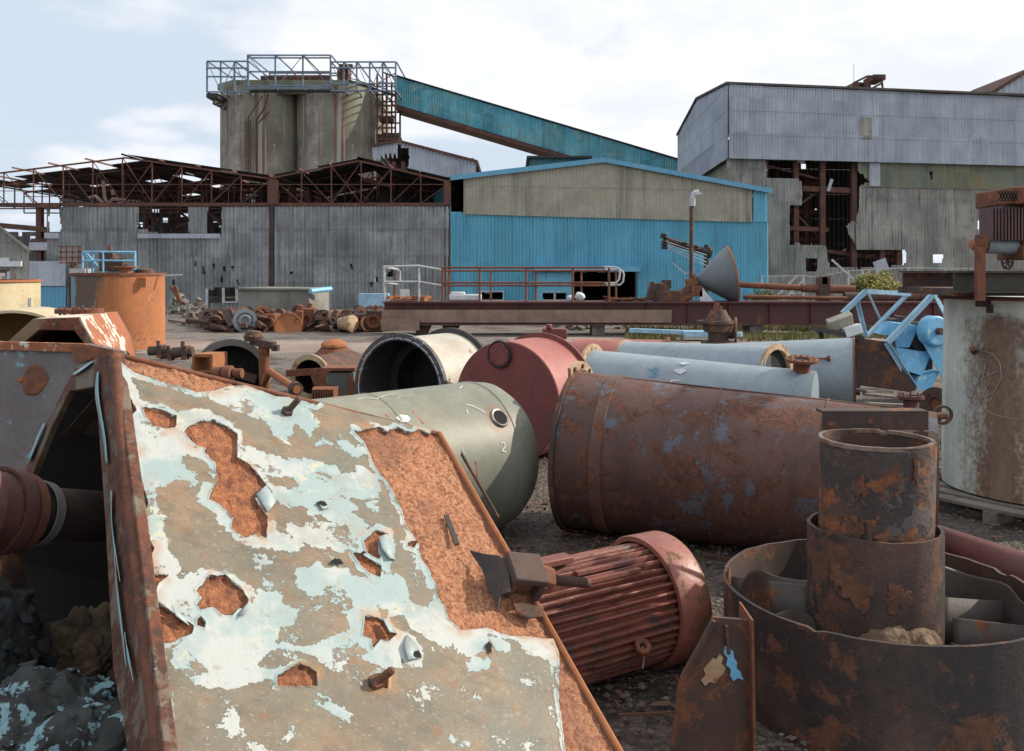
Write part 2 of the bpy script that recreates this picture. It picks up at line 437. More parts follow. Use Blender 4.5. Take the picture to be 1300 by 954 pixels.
for k in range(5200):
    y = 3.2+9*r2.random()**1.3; x = (-.15+r2.random()*.75)*y*(1 if r2.random() < .8 else -1)
    s = .008+.018*r2.random()**3
    vs = [(x+s*r2.uniform(.6, 1.2)*a, y+s*r2.uniform(.6, 1.2)*b_, .02+.03*mnoise.noise(V((x*.35, y*.35, 0)))*1.6+s*.6*c_*r2.uniform(.6, 1.2)) for a, b_, c_ in ((1,0,0),(-1,0,0),(0,1,0),(0,-1,0),(0,0,1),(0,0,-1))]
    mb.add(vs, [(0,2,4),(2,1,4),(1,3,4),(3,0,4),(2,0,5),(1,2,5),(3,1,5),(0,3,5)])
tag(mb.build('gravel', m_stone, smooth=0), kind='stuff')
mb = MB()
for k in range(900):
    y = 3.4+9*r2.random()**1.2; x = (-.12+r2.random()*.72)*y; z = .03+.05*mnoise.noise(V((x*.35, y*.35, 0))); s = .02+.06*r2.random()**2; a = r2.uniform(0, PI)
    if k % 4 == 0: mb.beam((x, y, z), (x+math.cos(a)*s*4, y+math.sin(a)*s*4, z+.01), .008, .008)
    elif k % 4 == 1: mb.tube((x, y, z-.005), (x+math.cos(a)*s*.6, y+math.sin(a)*s*.6, z), .011, 6)
    else: chunk(mb, (x, y, z), s*.7, r2, 7, flat=.22)
tag(mb.build('rust_litter', M('litter_rust', (.17, .075, .045), (.10, .055, .04), .5, 9, rough=.9)), kind='stuff')
mb = MB()
for k in range(1500):
    y = r2.uniform(4.5, 13); x = (-.05+r2.random()*.65)*y
    if mnoise.noise(V((x*1.3, y*1.3, 6))) < .22: continue
    for q in range(4):
        a = r2.uniform(0, 6.3); L_ = r2.uniform(.02, .06); xx = x+r2.uniform(-.02, .02); yy = y+r2.uniform(-.02, .02); mb.add([(xx-.004, yy, .0), (xx+.004, yy, .0), (xx+math.cos(a)*L_*.6, yy+math.sin(a)*L_*.6, .04+L_)], [(0, 1, 2)])
tag(mb.build('weeds', M('dull_weed', (.09, .10, .035), (.13, .11, .05), .5, 3, rough=.9, bump=0), smooth=0), kind='stuff')
m_grass = M('dry_grass', (.12, .125, .035), (.17, .14, .06), .5, .8, rough=.9, bump=0)
mb = MB()
for k in range(9000):
    y = r2.uniform(22.6, 29.5); x = r2.uniform(3.0, 10.5)*y/24
    if mnoise.noise(V((x*.5, y*.6, 0))) < -.12: continue
    h = r2.uniform(.05, .16); w_ = .02; a = r2.uniform(0, PI); dx, dy = math.cos(a)*w_, math.sin(a)*w_
    z0 = .0; mb.add([(x-dx, y-dy, z0), (x+dx, y+dy, z0), (x+r2.uniform(-.05, .05), y, z0+h+.05)], [(0, 1, 2)])
tag(mb.build('grass', m_grass, smooth=0), kind='stuff')

def facade_pt(A, d, px):
    """distance s along the wall line seen at photo column px"""
    k = (px-650)/F
    return (A[0]-k*A[1])/(k*d[1]-d[0])

# ------------------------------------------------------------------ derelict open-framed shed on the left
D0 = 43.0
def zb(py, d=D0): return EYE-(py-HOR)/F*d
def xb(px, d=D0): return (px-650)/F*d
shed = thing('derelict_shed', 'long grey corrugated shed with bare rusty roof trusses and missing panels', 'shed', (xb(320), D0, 0))
hol = pixhole([[(176, 262), (239, 262), (240, 298), (210, 300), (176, 290)], [(264, 262), (281, 262), (281, 298), (264, 298)],
               [(262, 367), (302, 365), (302, 384), (268, 384), (268, 396), (262, 396)], [(62, 262), (76, 262), (76, 297), (62, 297)],
               [(493, 343), (499, 343), (499, 353), (493, 352)]]+
              [[(x, y), (x+3, y-1), (x+4, y+dy), (x+1, y+dy+2)] for x, y, dy in ((257,337,10),(270,335,5),(283,338,5),(293,338,6),(280,350,9),(300,355,6),(218,355,7),(367,345,4),(470,358,4),(476,352,5),(444,336,4),(246,334,3))])
mb = MB(); corr(mb, (xb(60), D0), (xb(343), D0), lambda s: 4.82, lambda s: 0, .19, .042, hol, lap=1.25, cell=.125, warp=.05)
mb.build('wall', m_corr_grey, shed)
mb = MB(); corr(mb, (xb(349), D0), (xb(571), D0), lambda s: 4.84, lambda s: 0, .19, .042, hol, lap=1.25, cell=.125, warp=.05)
mb.build('wall', m_corr_grey, shed)
mb = MB(); mb.tube((xb(346), D0-.05, 0), (xb(346), D0-.05, 4.9), .07); mb.build('drainpipe', m_dark, shed)
mb = MB(); mb.box((xb(316), D0+.02, 4.9), (xb(572)-xb(60), .12, .1)); mb.build('eaves_beam', m_rust_far, shed)
# trusses: front gables of two bays; several behind
def truss(y, xs_, ridge, z_b, z_l, z_r, z_ridge, mat, w=.1, step=1.4, mid=True, zmid=None):
    mb = MB()
    xl, xr = xs_
    top = lambda x: z_l+(z_ridge-z_l)*(x-xl)/(ridge-xl) if x < ridge else z_ridge+(z_r-z_ridge)*(x-ridge)/(xr-ridge)
    mb.beam((xl, y, top(xl)), (ridge, y, z_ridge), w, w*1.3); mb.beam((ridge+.003, y+.003, z_ridge), (xr, y+.003, top(xr)), w, w*1.3)
    mb.beam((xl, y+.004, z_b), (xr, y+.004, z_b), w, w)
    n = int((xr-xl)/step); 
    for i in range(n+1):
        x = xl+(xr-xl)*i/n
        if top(x)-z_b < .25: continue
        mb.beam((x, y-w*.4, z_b), (x, y-w*.4, top(x)), w*.8, w*.8)
        x2 = x+(xr-xl)/n*(1 if x < ridge else -1)
        if xl < x2 < xr: mb.beam((x2, y+w*.5, z_b), (x, y+w*.5, top(x)), w*.55, w*.55)
    if mid: mb.beam((xl, y-w, (zmid or (z_b+.9))), (xr, y-w, (zmid or (z_b+.9))), w*.5, w*.5)
    return mb.build('roof_truss', mat, shed)
m_truss = M('truss_rust', (.15, .06, .042), (.10, .045, .035), .5, 1, rough=.8, rust=.3, rscale=1.5)
xl0, xr0, rg0 = xb(-70), xb(344), xb(159); rg1, xr1 = xb(456), xb(572)
for i, y in enumerate((43.0, 46.5, 50, 54, 58, 62)):
    w_t = .06 if i == 0 else .065
    m_ = m_truss if i == 0 else m_rust_far
    truss(y, (xl0, xr0), rg0, 4.98, 6.1, 6.15, 7.15, m_, w_t)
    truss(y, (xr0+.05, xr1), rg1, 4.98, 6.2, 6.0, 7.0, m_, w_t)
# side frames of the far left opening
for y in (43.2, 47, 51, 56, 61):
    mb = MB(); mb.ibeam((xb(48), y, 0), (xb(48), y, 5), .3, .25); mb.build('column', m_rust_far, shed)
    mb = MB(); mb.ibeam((xb(345), y, 0), (xb(345), y, 6.2), .4, .3) ; mb.build('column', m_rust_far, shed)
    mb = MB(); mb.ibeam((xb(567), y, 0), (xb(567), y, 6.1), .4, .3); mb.build('column', m_rust_far, shed)
for px in (347, 568):
    mb = MB(); mb.box((xb(px), D0-.05, 5.5), (.5 if px == 347 else .3, .1, 1.15)); mb.build('valley_plate', m_truss, shed)
# purlins protruding + torn roof sheets
mb = MB(); mr = MB()
for (xa, za, xc, zc) in ((xl0, 6.1, rg0, 7.15), (rg0, 7.15, xr0, 6.15), (xr0, 6.2, rg1, 7.0), (rg1, 7.0, xr1, 6.0)):
    L = math.hypot(xc-xa, zc-za); n = max(3, int(L/1.5))
    for i in range(n+1):
        x = xa+(xc-xa)*i/n; z = za+(zc-za)*i/n+.12
        mb.beam((x, 42.6, z), (x, 64, z), .06, .07)
mb.build('purlin', m_truss, shed)
def roofstrip(xa, za, xc, zc, y0, y1, keep, seed):
    mb = MB(); L = math.hypot(xc-xa, zc-za); nx_ = int(abs(xc-xa)/.95); ny_ = int((y1-y0)/1.3)
    for i in range(nx_):
        for j in range(ny_):
            yc = y0+(j+.5)*(y1-y0)/ny_
            q = mnoise.noise(V((i*.55+seed, j*.5, 0)))
            if q > keep: continue
            a = i/nx_; b_ = (i+1)/nx_
            za_, zb_ = za+(zc-za)*a+.2, za+(zc-za)*b_+.2
            d = .03*mnoise.noise(V((i, j, 3)))
            xa_, xb_ = xa+(xc-xa)*a, xa+(xc-xa)*b_
            ya, yb = y0+j*(y1-y0)/ny_, y0+(j+1)*(y1-y0)/ny_
            mb.add([(xa_, ya, za_+d), (xb_, ya, zb_-d), (xb_, yb+.02, zb_+d), (xa_, yb+.02, za_-d), (xa_, ya, za_+d-.02), (xb_, ya, zb_-d-.02), (xb_, yb, zb_+d-.02), (xa_, yb, za_-d-.02)],
                   [(0,1,2,3), (4,7,6,5), (0,4,5,1), (1,5,6,2), (2,6,7,3), (3,7,4,0)])
    return mb
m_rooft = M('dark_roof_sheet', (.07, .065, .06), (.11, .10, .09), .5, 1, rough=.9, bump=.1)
roofstrip(xl0, 6.1, rg0, 7.15, 45.5, 66, .34, 0).build('roof', m_rooft, shed)
roofstrip(rg0, 7.15, xr0, 6.15, 43.3, 66, .34, 9).build('roof', m_rooft, shed)
roofstrip(xr0, 6.2, rg1, 7.0, 43.4, 66, .34, 21).build('roof', m_rooft, shed)
roofstrip(rg1, 7.0, xr1, 6.0, 43.0, 66, .36, 31).build('roof', m_rooft, shed)
hb = lambda p: mnoise.noise(V((p.x*.8, p.z*1.5, 7))) > .5 or mnoise.noise(V((p.x*3, p.z*3, 17))) > .52
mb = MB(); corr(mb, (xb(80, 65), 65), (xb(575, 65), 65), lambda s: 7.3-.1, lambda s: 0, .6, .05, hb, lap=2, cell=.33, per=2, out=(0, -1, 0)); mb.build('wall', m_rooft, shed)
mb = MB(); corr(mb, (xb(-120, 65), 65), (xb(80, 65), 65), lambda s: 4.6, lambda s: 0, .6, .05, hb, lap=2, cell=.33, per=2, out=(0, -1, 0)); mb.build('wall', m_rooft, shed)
# machinery wreckage tangle inside
mb = MB(); r3 = random.Random(5)
for k in range(150):
    x = r3.uniform(xb(60), xb(560)); y = r3.uniform(45, 60); z = r3.uniform(3, 6.2)
    a = V((r3.uniform(-1, 1), r3.uniform(-.6, .6), r3.uniform(-.8, .8)))*r3.uniform(.4, 1.8)
    mb.beam(V((x, y, z)), V((x, y, z))+a, r3.uniform(.05, .14), r3.uniform(.05, .2))
tag(mb.build('roof_wreckage', m_rust_far, shed), kind='stuff')
mb = MB(); mb.path([W(131, 230, 45), W(133, 252, 45), W(140, 262, 45)], .09); mb.path([W(113, 252, 45), W(121, 249, 45), W(131, 258, 45)], .09); mb.tube(W(143, 241, 45), W(144, 248, 45), .1)
mb.path([W(138, 262, 45), W(143, 253, 45), W(160, 255, 45)], .1)
mb.build('bent_pipework', m_timber, shed)
mb = MB()
for px in (263, 284, 301): mb.box((xb(px), D0-.02, (zb(366)+zb(394))/2 if px == 263 else zb(375)), (.12, .1, 1.0 if px == 263 else .7))
mb.box((xb(292), D0-.021, zb(384)), (.7, .1, .07)); mb.build('window_frame', m_galv, shed)
# left end: blue-white door leaf and rail
mb = MB(); corr(mb, (xb(46), 42.4), (xb(92), 42.4), lambda s: zb(332), lambda s: zb(363), .19, .02, lap=1.3); mb.build('door_panel', m_corr_pale, shed)
mb = MB(); corr(mb, (xb(49), 42.45), (xb(92), 42.45), lambda s: zb(364), lambda s: 0, .19, .02, lap=1.3); mb.build('door_panel', m_bluetrim, shed)
mb = MB(); mb.beam(W(40, 311, 43.1), W(76, 311, 43.1), .15, .6); mb.beam(W(-40, 260, 42.9), W(76, 262, 42.9), .15, .18); mb.beam(W(-40, 283, 43.1), W(62, 292, 43.1), .15, .25); mb.build('lintel', m_rust_dark, shed)
mb = MB(); corr(mb, (xb(58), 42.9), (xb(76), 42.9), lambda s: zb(296), lambda s: zb(303), .19, .02); mb.build('loose_sheet', m_corr_pale, shed); mb = MB(); corr(mb, (xb(38), 42.95), (xb(62), 42.95), lambda s: zb(308), lambda s: zb(318), .19, .02); mb.build('loose_sheet', m_corr_pale, shed); mb = MB(); corr(mb, (xb(176), 42.9), (xb(281), 42.9), lambda s: zb(297), lambda s: zb(303), .19, .02)
mb.build('loose_sheet', m_corr_pale, shed)

# upper gabled section standing behind the second bay
up = thing('upper_shed', 'small torn gable of pale corrugated sheet rising beside the silos', 'shed', (xb(540, 50), 50, 0))
dU = 50.0
poly_up = [(473, 186), (505, 180), (605, 206), (605, 223), (520, 222), (473, 222)]
def u_top(s):
    px = 650+(xb(473, dU)+s)/dU*F
    py = 186+(180-186)*(px-473)/32 if px < 505 else 180+(206-180)*(px-505)/100
    return zb(py, dU)
def u_bot(s):
    px = 650+(xb(473, dU)+s)/dU*F
    if px < 505: return zb(198+7*math.sin(px*1.1)*.6+(4 if px < 484 else 0), dU)
    return zb(225, dU)
mb = MB(); corr(mb, (xb(473, dU), dU), (xb(605, dU), dU), u_top, u_bot, .19, .03, pixhole([[(505, 184), (519, 188), (519, 226), (503, 226)]]), lap=1.2, cell=.2)
mb.build('gable_sheet', m_corr_pale, up)
mb = MB(); mb.beam(W(473, 185, 49.9), W(505, 179, 49.9), .12, .15); mb.beam(W(505, 179, 49.9), W(605, 205, 49.9), .12, .15); mb.build('verge', m_rust_far, up)
mb = MB(); mb.prism([W(505, 180, 50.1), W(605, 206, 50.1), W(607, 204, 50.1), W(505, 178, 50.1)], (0, 8, 0)); mb.build('roof', m_rooft, up); mb = MB(); mb.prism([W(473, 186, 50.1), W(505, 180, 50.1), W(505, 178, 50.1), W(473, 184, 50.1)], (0, 8, 0)); mb.build('roof', m_rooft, up)
mb = MB(); mb.box((xb(540, 58), 58, 4.5), (6.2, .2, 9)); mb.build('rear_wall', m_rooft, up)
for px in (480, 500, 512, 530, 603):
    mb = MB(); mb.ibeam((xb(px, 50.2), 50.2, 0), (xb(px, 50.2), 50.2, zb(205, 50)), .2, .2); mb.build('column', m_rust_far, up)
for i in range(5): mb = MB(); mb.beam(W(478+i*8, 190, 51+i), W(500+i*6, 222, 51+i), .08, .1); mb.build('roof_bracing', m_rust_far, up)

# ------------------------------------------------------------------ silos
SD = 75.0
silo_r = 3.2; sx1, sx2 = xb(331, SD), xb(427, SD); ztop = zb(118, SD)
for i, (x, y, lab) in enumerate(((sx1, SD, 'stained concrete silo, left one of the front pair, with iron pipes down it'),
                                 (sx2, SD, 'stained concrete silo, right one of the front pair, nearer the blue conveyor'),
                                 (sx1+.3, SD+6.6, 'rear concrete silo mostly hidden by the left front silo'),
                                 (sx2+.3, SD+6.6, 'rear concrete silo mostly hidden by the right front silo'))):
    mb = MB(); mb.lathe((x, y, 0), (0, 0, 1), [(0, silo_r), (ztop, silo_r)], 64, cap1=True, wob=.006)
    s = mb.build('concrete_silo', m_concrete); tag(s, lab, 'silo', 'cluster of concrete silos')
    if i == 0:
        mb = MB()
        mb.path([W(340, 120, 71.2), W(338, 134, 71.3), W(326, 152, 71.3), W(326, 222, 71.3)], .07)
        mb.path([W(342, 142, 71.3), W(328, 156, 71.2)], .06); mb.path([W(333, 122, 71.3), W(315, 150, 71.3), W(315, 222, 71.3)], .05)
        mb.build('downpipe', m_rust_far, s)
        mb = MB()
        for px in (312, 318): mb.beam(W(px, 152, 71.35), W(px, 222, 71.35), .06, .06)
        for k in range(20): mb.beam(W(312, 155+k*3.5, 71.35), W(318, 155+k*3.5, 71.35), .04, .04)
        mb.build('ladder', m_rust_far, s)
cap = thing('silo_roof_deck', 'mossy concrete slab bridging the silo tops with a rust brown cabin', 'deck', (xb(380, SD), SD, ztop))
mb = MB(); mb.prism([(sx1-3.2, SD-1.2, ztop+.02), (sx1-1.5, SD-2.8, ztop+.02), (sx2+1.5, SD-2.8, ztop+.02), (sx2+3.2, SD-1.2, ztop+.02), (sx2+3.2, SD+9, ztop+.02), (sx1-3.2, SD+9, ztop+.02)], (0, 0, .45)); 
mb.box((xb(379, 72), 72.6, ztop-.3), (3.6, .5, .55)); mb.build('slab', m_conc_green, cap)
mb = MB(); corr(mb, (xb(331, 74), 74), (xb(419, 74), 74), lambda s: zb(96.5, 74), lambda s: ztop+.3, .3, .05, lap=9, out=(0, -1, 0)); mb.box(((xb(331, 74)+xb(419, 74))/2, 76.6, (zb(97, 74)+ztop+.4)/2), (5.6, 5, zb(97, 74)-ztop-.4)); mb.build('cabin', m_rust_far, cap)
mb = MB(); mb.box((xb(437, 75), 75, ztop+1.2), (.9, 1.5, 1.5)); mb.box((xb(440, 74), 73.8, ztop+1.9), (1.1, .5, .3)); mb.build('motor_housing', m_rust_far, cap)
gan = thing('silo_gantry', 'pale blue grey open steel walkway frame around the silo tops', 'gantry', (xb(387, 72), 72, ztop))
def frame(xa, xc, ya, yc, z0, z1, nx_, rails=(1.0,), diag=True, w=.12):
    mb = MB()
    for y in (ya, yc):
        for i in range(nx_+1):
            x = xa+(xc-xa)*i/nx_; mb.beam((x, y, z0), (x, y, z1), w, w)
            if diag and i < nx_ and y == ya: mb.beam((x, y+.05, z0 if i % 2 else z1), (xa+(xc-xa)*(i+1)/nx_, y+.05, z1 if i % 2 else z0), w*.4, w*.4)
        for r_ in (0,)+tuple(rails): mb.beam((xa, y-.07, z0+(z1-z0)*r_), (xc, y-.07, z0+(z1-z0)*r_), w*.9, w*.9)
    for i in range(nx_+1):
        x = xa+(xc-xa)*i/nx_
        for r_ in (0, 1): mb.beam((x+.07, ya, z0+(z1-z0)*r_), (x+.07, yc, z0+(z1-z0)*r_), w*.8, w*.8)
    return mb
zg = lambda py: zb(py, 72)
frame(xb(271, 72), xb(322, 72), 70.5, 80, zg(122), zg(84), 3, (.5, .78, 1.0)).build('walkway_frame', m_lattice, gan)
frame(xb(321, 72), xb(424, 72), 70.6, 77, zg(117), zg(76), 3, (.07, .5, .92, 1.0)).build('cabin_frame', m_lattice, gan)
frame(xb(424, 72), xb(505, 72), 70.7, 80, zg(120), zg(84), 5, (.25, .8, 1.0)).build('walkway_frame', m_lattice, gan)
mb = MB(); mb.box((xb(277, 72), 75, zg(126)), (.9, 9, .35)); mb.beam(W(271, 130, 70.6), W(287, 138, 71.5), .2, .3); mb.box((xb(380, 72), 70.9, zg(119.5)), (7.5, .5, .14)); mb.build('deck_plate', m_dark, gan)
mb = MB()
for xx in (xb(480, 73), xb(492, 73), xb(503, 73)):
    for y in (72.5, 75.5): mb.beam((xx, y, zb(186, 73)), (xx, y, zb(96, 73)), .14, .14)
for k in range(6):
    z = zb(178-k*14, 73); mb.beam((xb(480, 73), 72.45, z), (xb(503, 73), 72.45, z), .12, .14); mb.beam((xb(480, 73), 75.5, z), (xb(503, 73), 75.5, z), .1, .12)
    mb.beam((xb(480 if k % 2 else 503, 73), 72.5, z), (xb(503 if k % 2 else 480, 73), 72.5, z+.85), .06, .06)
mb.box((xb(492, 73), 74, zb(175, 73)), (1.8, 2.5, .5)); mb.box((xb(489, 73), 74, zb(150, 73)), (1, 1.5, .4))
tag(mb.build('stair_tower', m_rust_far, gan))
mb = MB(); mb.beam(W(443, 103, 71), W(500, 121, 71), .1, .2); mb.beam(W(443, 99, 71), W(500, 117, 71), .06, .06); mb.beam(W(486, 92, 71), W(504, 99, 71), .1, .1); mb.build('stair', m_dark, gan)

# ------------------------------------------------------------------ conveyor gallery
cv_ = thing('conveyor_gallery', 'long teal clad conveyor gallery sloping down from the silo tops', 'conveyor', W(505, 115, 74))
def cvq(px, up_, d): return W(px, (97.5 if up_ else 133)+(px-503)*(.296 if up_ else .294)*(1 if px < 1000 else 1), d)
mb = MB(); A_ = cvq(503, 1, 74); B_ = cvq(503, 0, 74); C_ = cvq(868, 0, 74); E_ = cvq(868, 1, 74)
n = 120
for (off, nm) in ((0, 'side_cladding'), (3.0, 'side_cladding')):
    vs = []; fs = []; rr = random.Random(4)
    for i in range(n*2+1):
        k = i/(n*2); o = .05*math.cos(i*PI)
        sag = .05*math.sin(k*40)
        vs += [B_.lerp(C_, k)+V((0, off+o, 0)), A_.lerp(E_, k)+V((0, off+o, .06*mnoise.noise(V((math.floor(i/8)*1.7, 0, 0)))))]
    fs = [(2*i, 2*i+2, 2*i+3, 2*i+1) for i in range(n*2)]
    MB().add(vs, fs).build(nm, m_teal, cv_, smooth=0)
mb = MB(); mb.prism([A_+V((0, -.15, .05)), E_+V((0, -.15, .05)), E_+V((0, -.15, .13)), A_+V((0, -.15, .13))], (0, 3.3, 0)); mb.build('roof', m_dark, cv_)
mb = MB(); mb.prism([B_+V((0, -.1, -.35)), C_+V((0, -.1, -.35)), C_+V((0, -.1, -.05)), B_+V((0, -.1, -.05))], (0, 3.2, 0)); mb.build('floor_truss', m_rust_far, cv_)
mb = MB(); mb.prism([A_, B_, B_+V((0, 3, 0)), A_+V((0, 3, 0))], (.05, 0, 0)); mb.build('end_panel', m_dark, cv_)
for px in (775, 850):
    for y in (74.2, 76.8): mb = MB(); mb.beam(V((xb(px, 74), y, 0)), V((xb(px, 74), y, zb(133+(px-503)*.294, 74))), .3, .3); mb.build('trestle_leg', m_rust_far, cv_)

# ------------------------------------------------------------------ blue shed
bs = thing('blue_shed', 'wide sky blue corrugated shed with cream upper gable band', 'shed', (4, 44.5, 0))
BA = V((xb(572), 43.0)); BB = V((xb(975, 46), 46.0)); bd = (BB-BA).normalized(); BL = (BB-BA).length
def bs_s(px): return facade_pt(BA, bd, px)
def bs_p(px, z, out=0): 
    s = bs_s(px); p = BA+bd*s; return V((p.x+bd.y*out, p.y-bd.x*out, z))
def bs_z(px, py):
    s = bs_s(px); y = (BA+bd*s).y; return EYE-(py-HOR)/F*y
ap = bs_s(765)
zl, za, zr = bs_z(573, 229), bs_z(765, 171), bs_z(975, 245)
za = bs_z(765, 206)
btop = lambda s: (zl+(za-zl)*s/ap if s < ap else za+(zr-za)*(s-ap)/(BL-ap))
zc0, zc1 = bs_z(590, 270), bs_z(955, 281)
czb = lambda s: zc0+(zc1-zc0)*s/BL
door = [(726, 345), (808, 345), (808, 420), (726, 420)]
hl = pixhole([door, [(610, 371), (639, 371), (639, 381), (610, 381)], [(687, 372), (719, 372), (719, 381), (687, 381)]])
mb = MB(); corr(mb, BA, BB, lambda s: czb(s)+.03, lambda s: 0, .17, .04, hl, lap=9, cell=.1, per=4); mb.build('wall', m_blue, bs)
crA, crB = bs_p(588, 0, .09), bs_p(955, 0, .09)
s0 = bs_s(588)
mb = MB(); corr(mb, crA, crB, lambda s: btop(s+s0)-.02, lambda s: czb(s+s0)-.08, .17, .028, pixhole([[(570, 236), (585, 240), (590, 262), (570, 270)]]), lap=1.6, cell=.3, per=4); mb.build('upper_cladding', m_cream, bs)
crA, crB = bs_p(955.3, 0, .05), bs_p(975, 0, .05); s1 = bs_s(955.3)
mb = MB(); corr(mb, crA, crB, lambda s: btop(s+s1), lambda s: czb(s+s1)-.05, .17, .028, lap=9, per=4); mb.build('corner_cladding', m_blue, bs)
mb = MB()
P = [bs_p(571, zl-.1, .32), bs_p(765, za-.1, .32), bs_p(978, zr-.12, .32)]
for a, b_ in ((0, 1), (1, 2)): mb.prism([P[a]+V((0, 0, .06)), P[b_]+V((0, 0, .06)), P[b_]+V((0, 0, .29)), P[a]+V((0, 0, .29))], (bd.y*-.1, bd.x*.1, 0))
mb.build('fascia', m_bluetrim, bs)
for a, b_ in ((0, 1), (1, 2)):
    mb = MB(); q = [P[a]+V((0, .05, .22)), P[b_]+V((0, .05, .22)), P[b_]+V((0, .05, .28)), P[a]+V((0, .05, .28))]
    mb.prism(q, (-bd.y*18, bd.x*18, 0)); mb.build('roof', m_dark, bs)
mb = MB(); mb.prism([bs_p(571.5, 0, -.1), bs_p(571.5, zl-.1, -.1), bs_p(571.5, zl-.1, -18), bs_p(571.5, 0, -18)], (.05, 0, 0)); mb.build('side_wall', m_blue, bs); mb = MB(); mb.prism([bs_p(974.5, 0, -.1), bs_p(974.5, zr-.1, -.1), bs_p(974.5, zr-.1, -18), bs_p(974.5, 0, -18)], (.05, 0, 0)); mb.build('side_wall', m_blue, bs)
mb = MB(); mb.prism([bs_p(571.5, 0, -18), bs_p(571.5, zl, -18), bs_p(765, za, -18), bs_p(974.5, zr, -18), bs_p(974.5, 0, -18)], (0, .1, 0)); mb.build('rear_wall', m_dark, bs)
mb = MB(); mb.prism([bs_p(676, bs_z(676, 345), .02), bs_p(809, bs_z(809, 345), .02), bs_p(809, bs_z(809, 338.5), .02), bs_p(676, bs_z(676, 338.5), .02)], (bd.y*.45, -bd.x*.45, 0)); mb.build('door_canopy', m_bluetrim, bs)
crA, crB = bs_p(681, 0, .14), bs_p(727, 0, .14)
mb = MB(); corr(mb, crA, crB, lambda s: bs_z(700, 346), lambda s: 0, .3, .03, pixhole([[(687, 372), (719, 372), (719, 381), (687, 381)]]), lap=9, cell=.12); mb.build('sliding_door', m_blue, bs)
for (a, b_) in ((610, 639), (687, 703), (703.5, 719)):
    mb = MB(); zt, zq = bs_z(a, 371), bs_z(a, 382)
    for pz in (zt, zq): mb.prism([bs_p(a, pz, .16), bs_p(b_, pz, .16), bs_p(b_, pz+.05, .16), bs_p(a, pz+.05, .16)], (0, .1, 0))
    for px in (a, b_-.9): mb.prism([bs_p(px, zq+.055, .16), bs_p(px+.9, zq+.055, .16), bs_p(px+.9, zt-.005, .16), bs_p(px, zt-.005, .16)], (0, .1, 0))
    mb.build('window_frame', m_galv, bs)
mb = MB(); mb.prism([bs_p(727, 0, .06), bs_p(729, 0, .06), bs_p(729, bs_z(727, 345), .06), bs_p(727, bs_z(727, 345), .06)], (0, .15, 0)); mb.prism([bs_p(806, 0, .06), bs_p(808, 0, .06), bs_p(808, bs_z(808, 345), .06), bs_p(806, bs_z(808, 345), .06)], (0, .15, 0)); mb.build('door_frame', m_dark, bs)
# teal roof block behind the blue shed
tb = thing('teal_roof_block', 'low dark teal clad block peeping over the blue shed roof', 'building', (xb(706, 64), 64, 0))
mb = MB(); corr(mb, (xb(672, 64), 64), (xb(745, 64), 64), lambda s: zb(201, 64), lambda s: 0, .4, .04, lap=9, out=(0, -1, 0)); mb.build('wall', M('dark_teal_sheet', (.045, .14, .18), (.06, .18, .22), .5, .5, streak=.4, streak_col=(.03, .07, .09)), tb)
mb = MB(); mb.box((xb(710, 64), 67, zb(200, 64)), (4.6, 6.6, .15)); mb.box((xb(708, 64), 67.5, zb(201, 64)/2-.3), (3.9, 5, zb(201, 64)-.8)); mb.build('roof', m_dark, tb)

# ------------------------------------------------------------------ tall grey building on the right
rb = thing('tall_grey_building', 'tall grey corrugated works building with a ragged hole in its front', 'building', (20, 52, 0))
RA = V((11.96, 50.0)); RB = V((37.0, 54.9)); rd = (RB-RA).normalized(); RL = (RB-RA).length
def rb_s(px): return facade_pt(RA, rd, px)
def rb_p(px, z, out=0):
    s = rb_s(px); p = RA+rd*s; return V((p.x+rd.y*out, p.y-rd.x*out, z))
def rb_z(px, py):
    y = (RA+rd*rb_s(px)).y; return EYE-(py-HOR)/F*y
def z4(pts): return [(850+x/2.889, 80+y/2.889) for x, y in pts]
zt_ = 12.06; zm = 8.0
hu = pixhole([[(1290, 90), (1300, 90), (1300, 100)], z4([(890, 118), (902, 118), (900, 130), (893, 128)])])
mb = MB(); corr(mb, RA, RB, lambda s: zt_, lambda s: zm, .19, .042, None, lap=1.33, jag=.05, per=4, warp=.04); mb.build('upper_cladding', m_corr_pale, rb)
big = z4([(355, 355), (690, 360), (695, 400), (740, 438), (700, 446), (697, 470), (697, 530), (683, 580), (665, 582), (650, 600), (690, 690), (820, 682), (862, 690), (870, 735), (760, 752), (590, 752), (568, 668), (440, 664), (440, 525), (485, 520), (485, 430), (355, 420)])
hr = pixhole([big, z4([(500, 715), (540, 715), (540, 765), (500, 765)]), z4([(968, 702), (1002, 700), (1002, 735), (968, 735)]), z4([(1128, 578), (1167, 578), (1165, 655), (1138, 658)]), z4([(955, 395), (968, 395), (966, 430), (956, 425)])])
l0 = RA+V((-rd.y, rd.x))*.35; l1 = RB+V((-rd.y, rd.x))*.35
sg = lambda px: rb_s(px)
mb = MB(); corr(mb, l0, l0+rd*rb_s(1090), lambda s: zm+.3, lambda s: 0, .19, .042, hr, lap=1.5, cell=.125, per=4, warp=.06); mb.build('lower_cladding', m_corr_mid, rb)
mb = MB(); corr(mb, l0+rd*rb_s(1090), l1, lambda s: rb_z(1200, 239)+.05, lambda s: 0, .19, .042, hr, lap=1.5, cell=.125, per=4, warp=.06); mb.build('lower_cladding', m_corr_mid, rb)
mb = MB(); corr(mb, l0+rd*(rb_s(1088))+V((rd.y, -rd.x))*.05, l1+V((rd.y, -rd.x))*.05, lambda s: zm+.3, lambda s: rb_z(1200, 239), .19, .042, hr, lap=3, cell=.125, per=4, warp=.04); mb.build('green_cladding', m_corr_green, rb)
mb = MB()
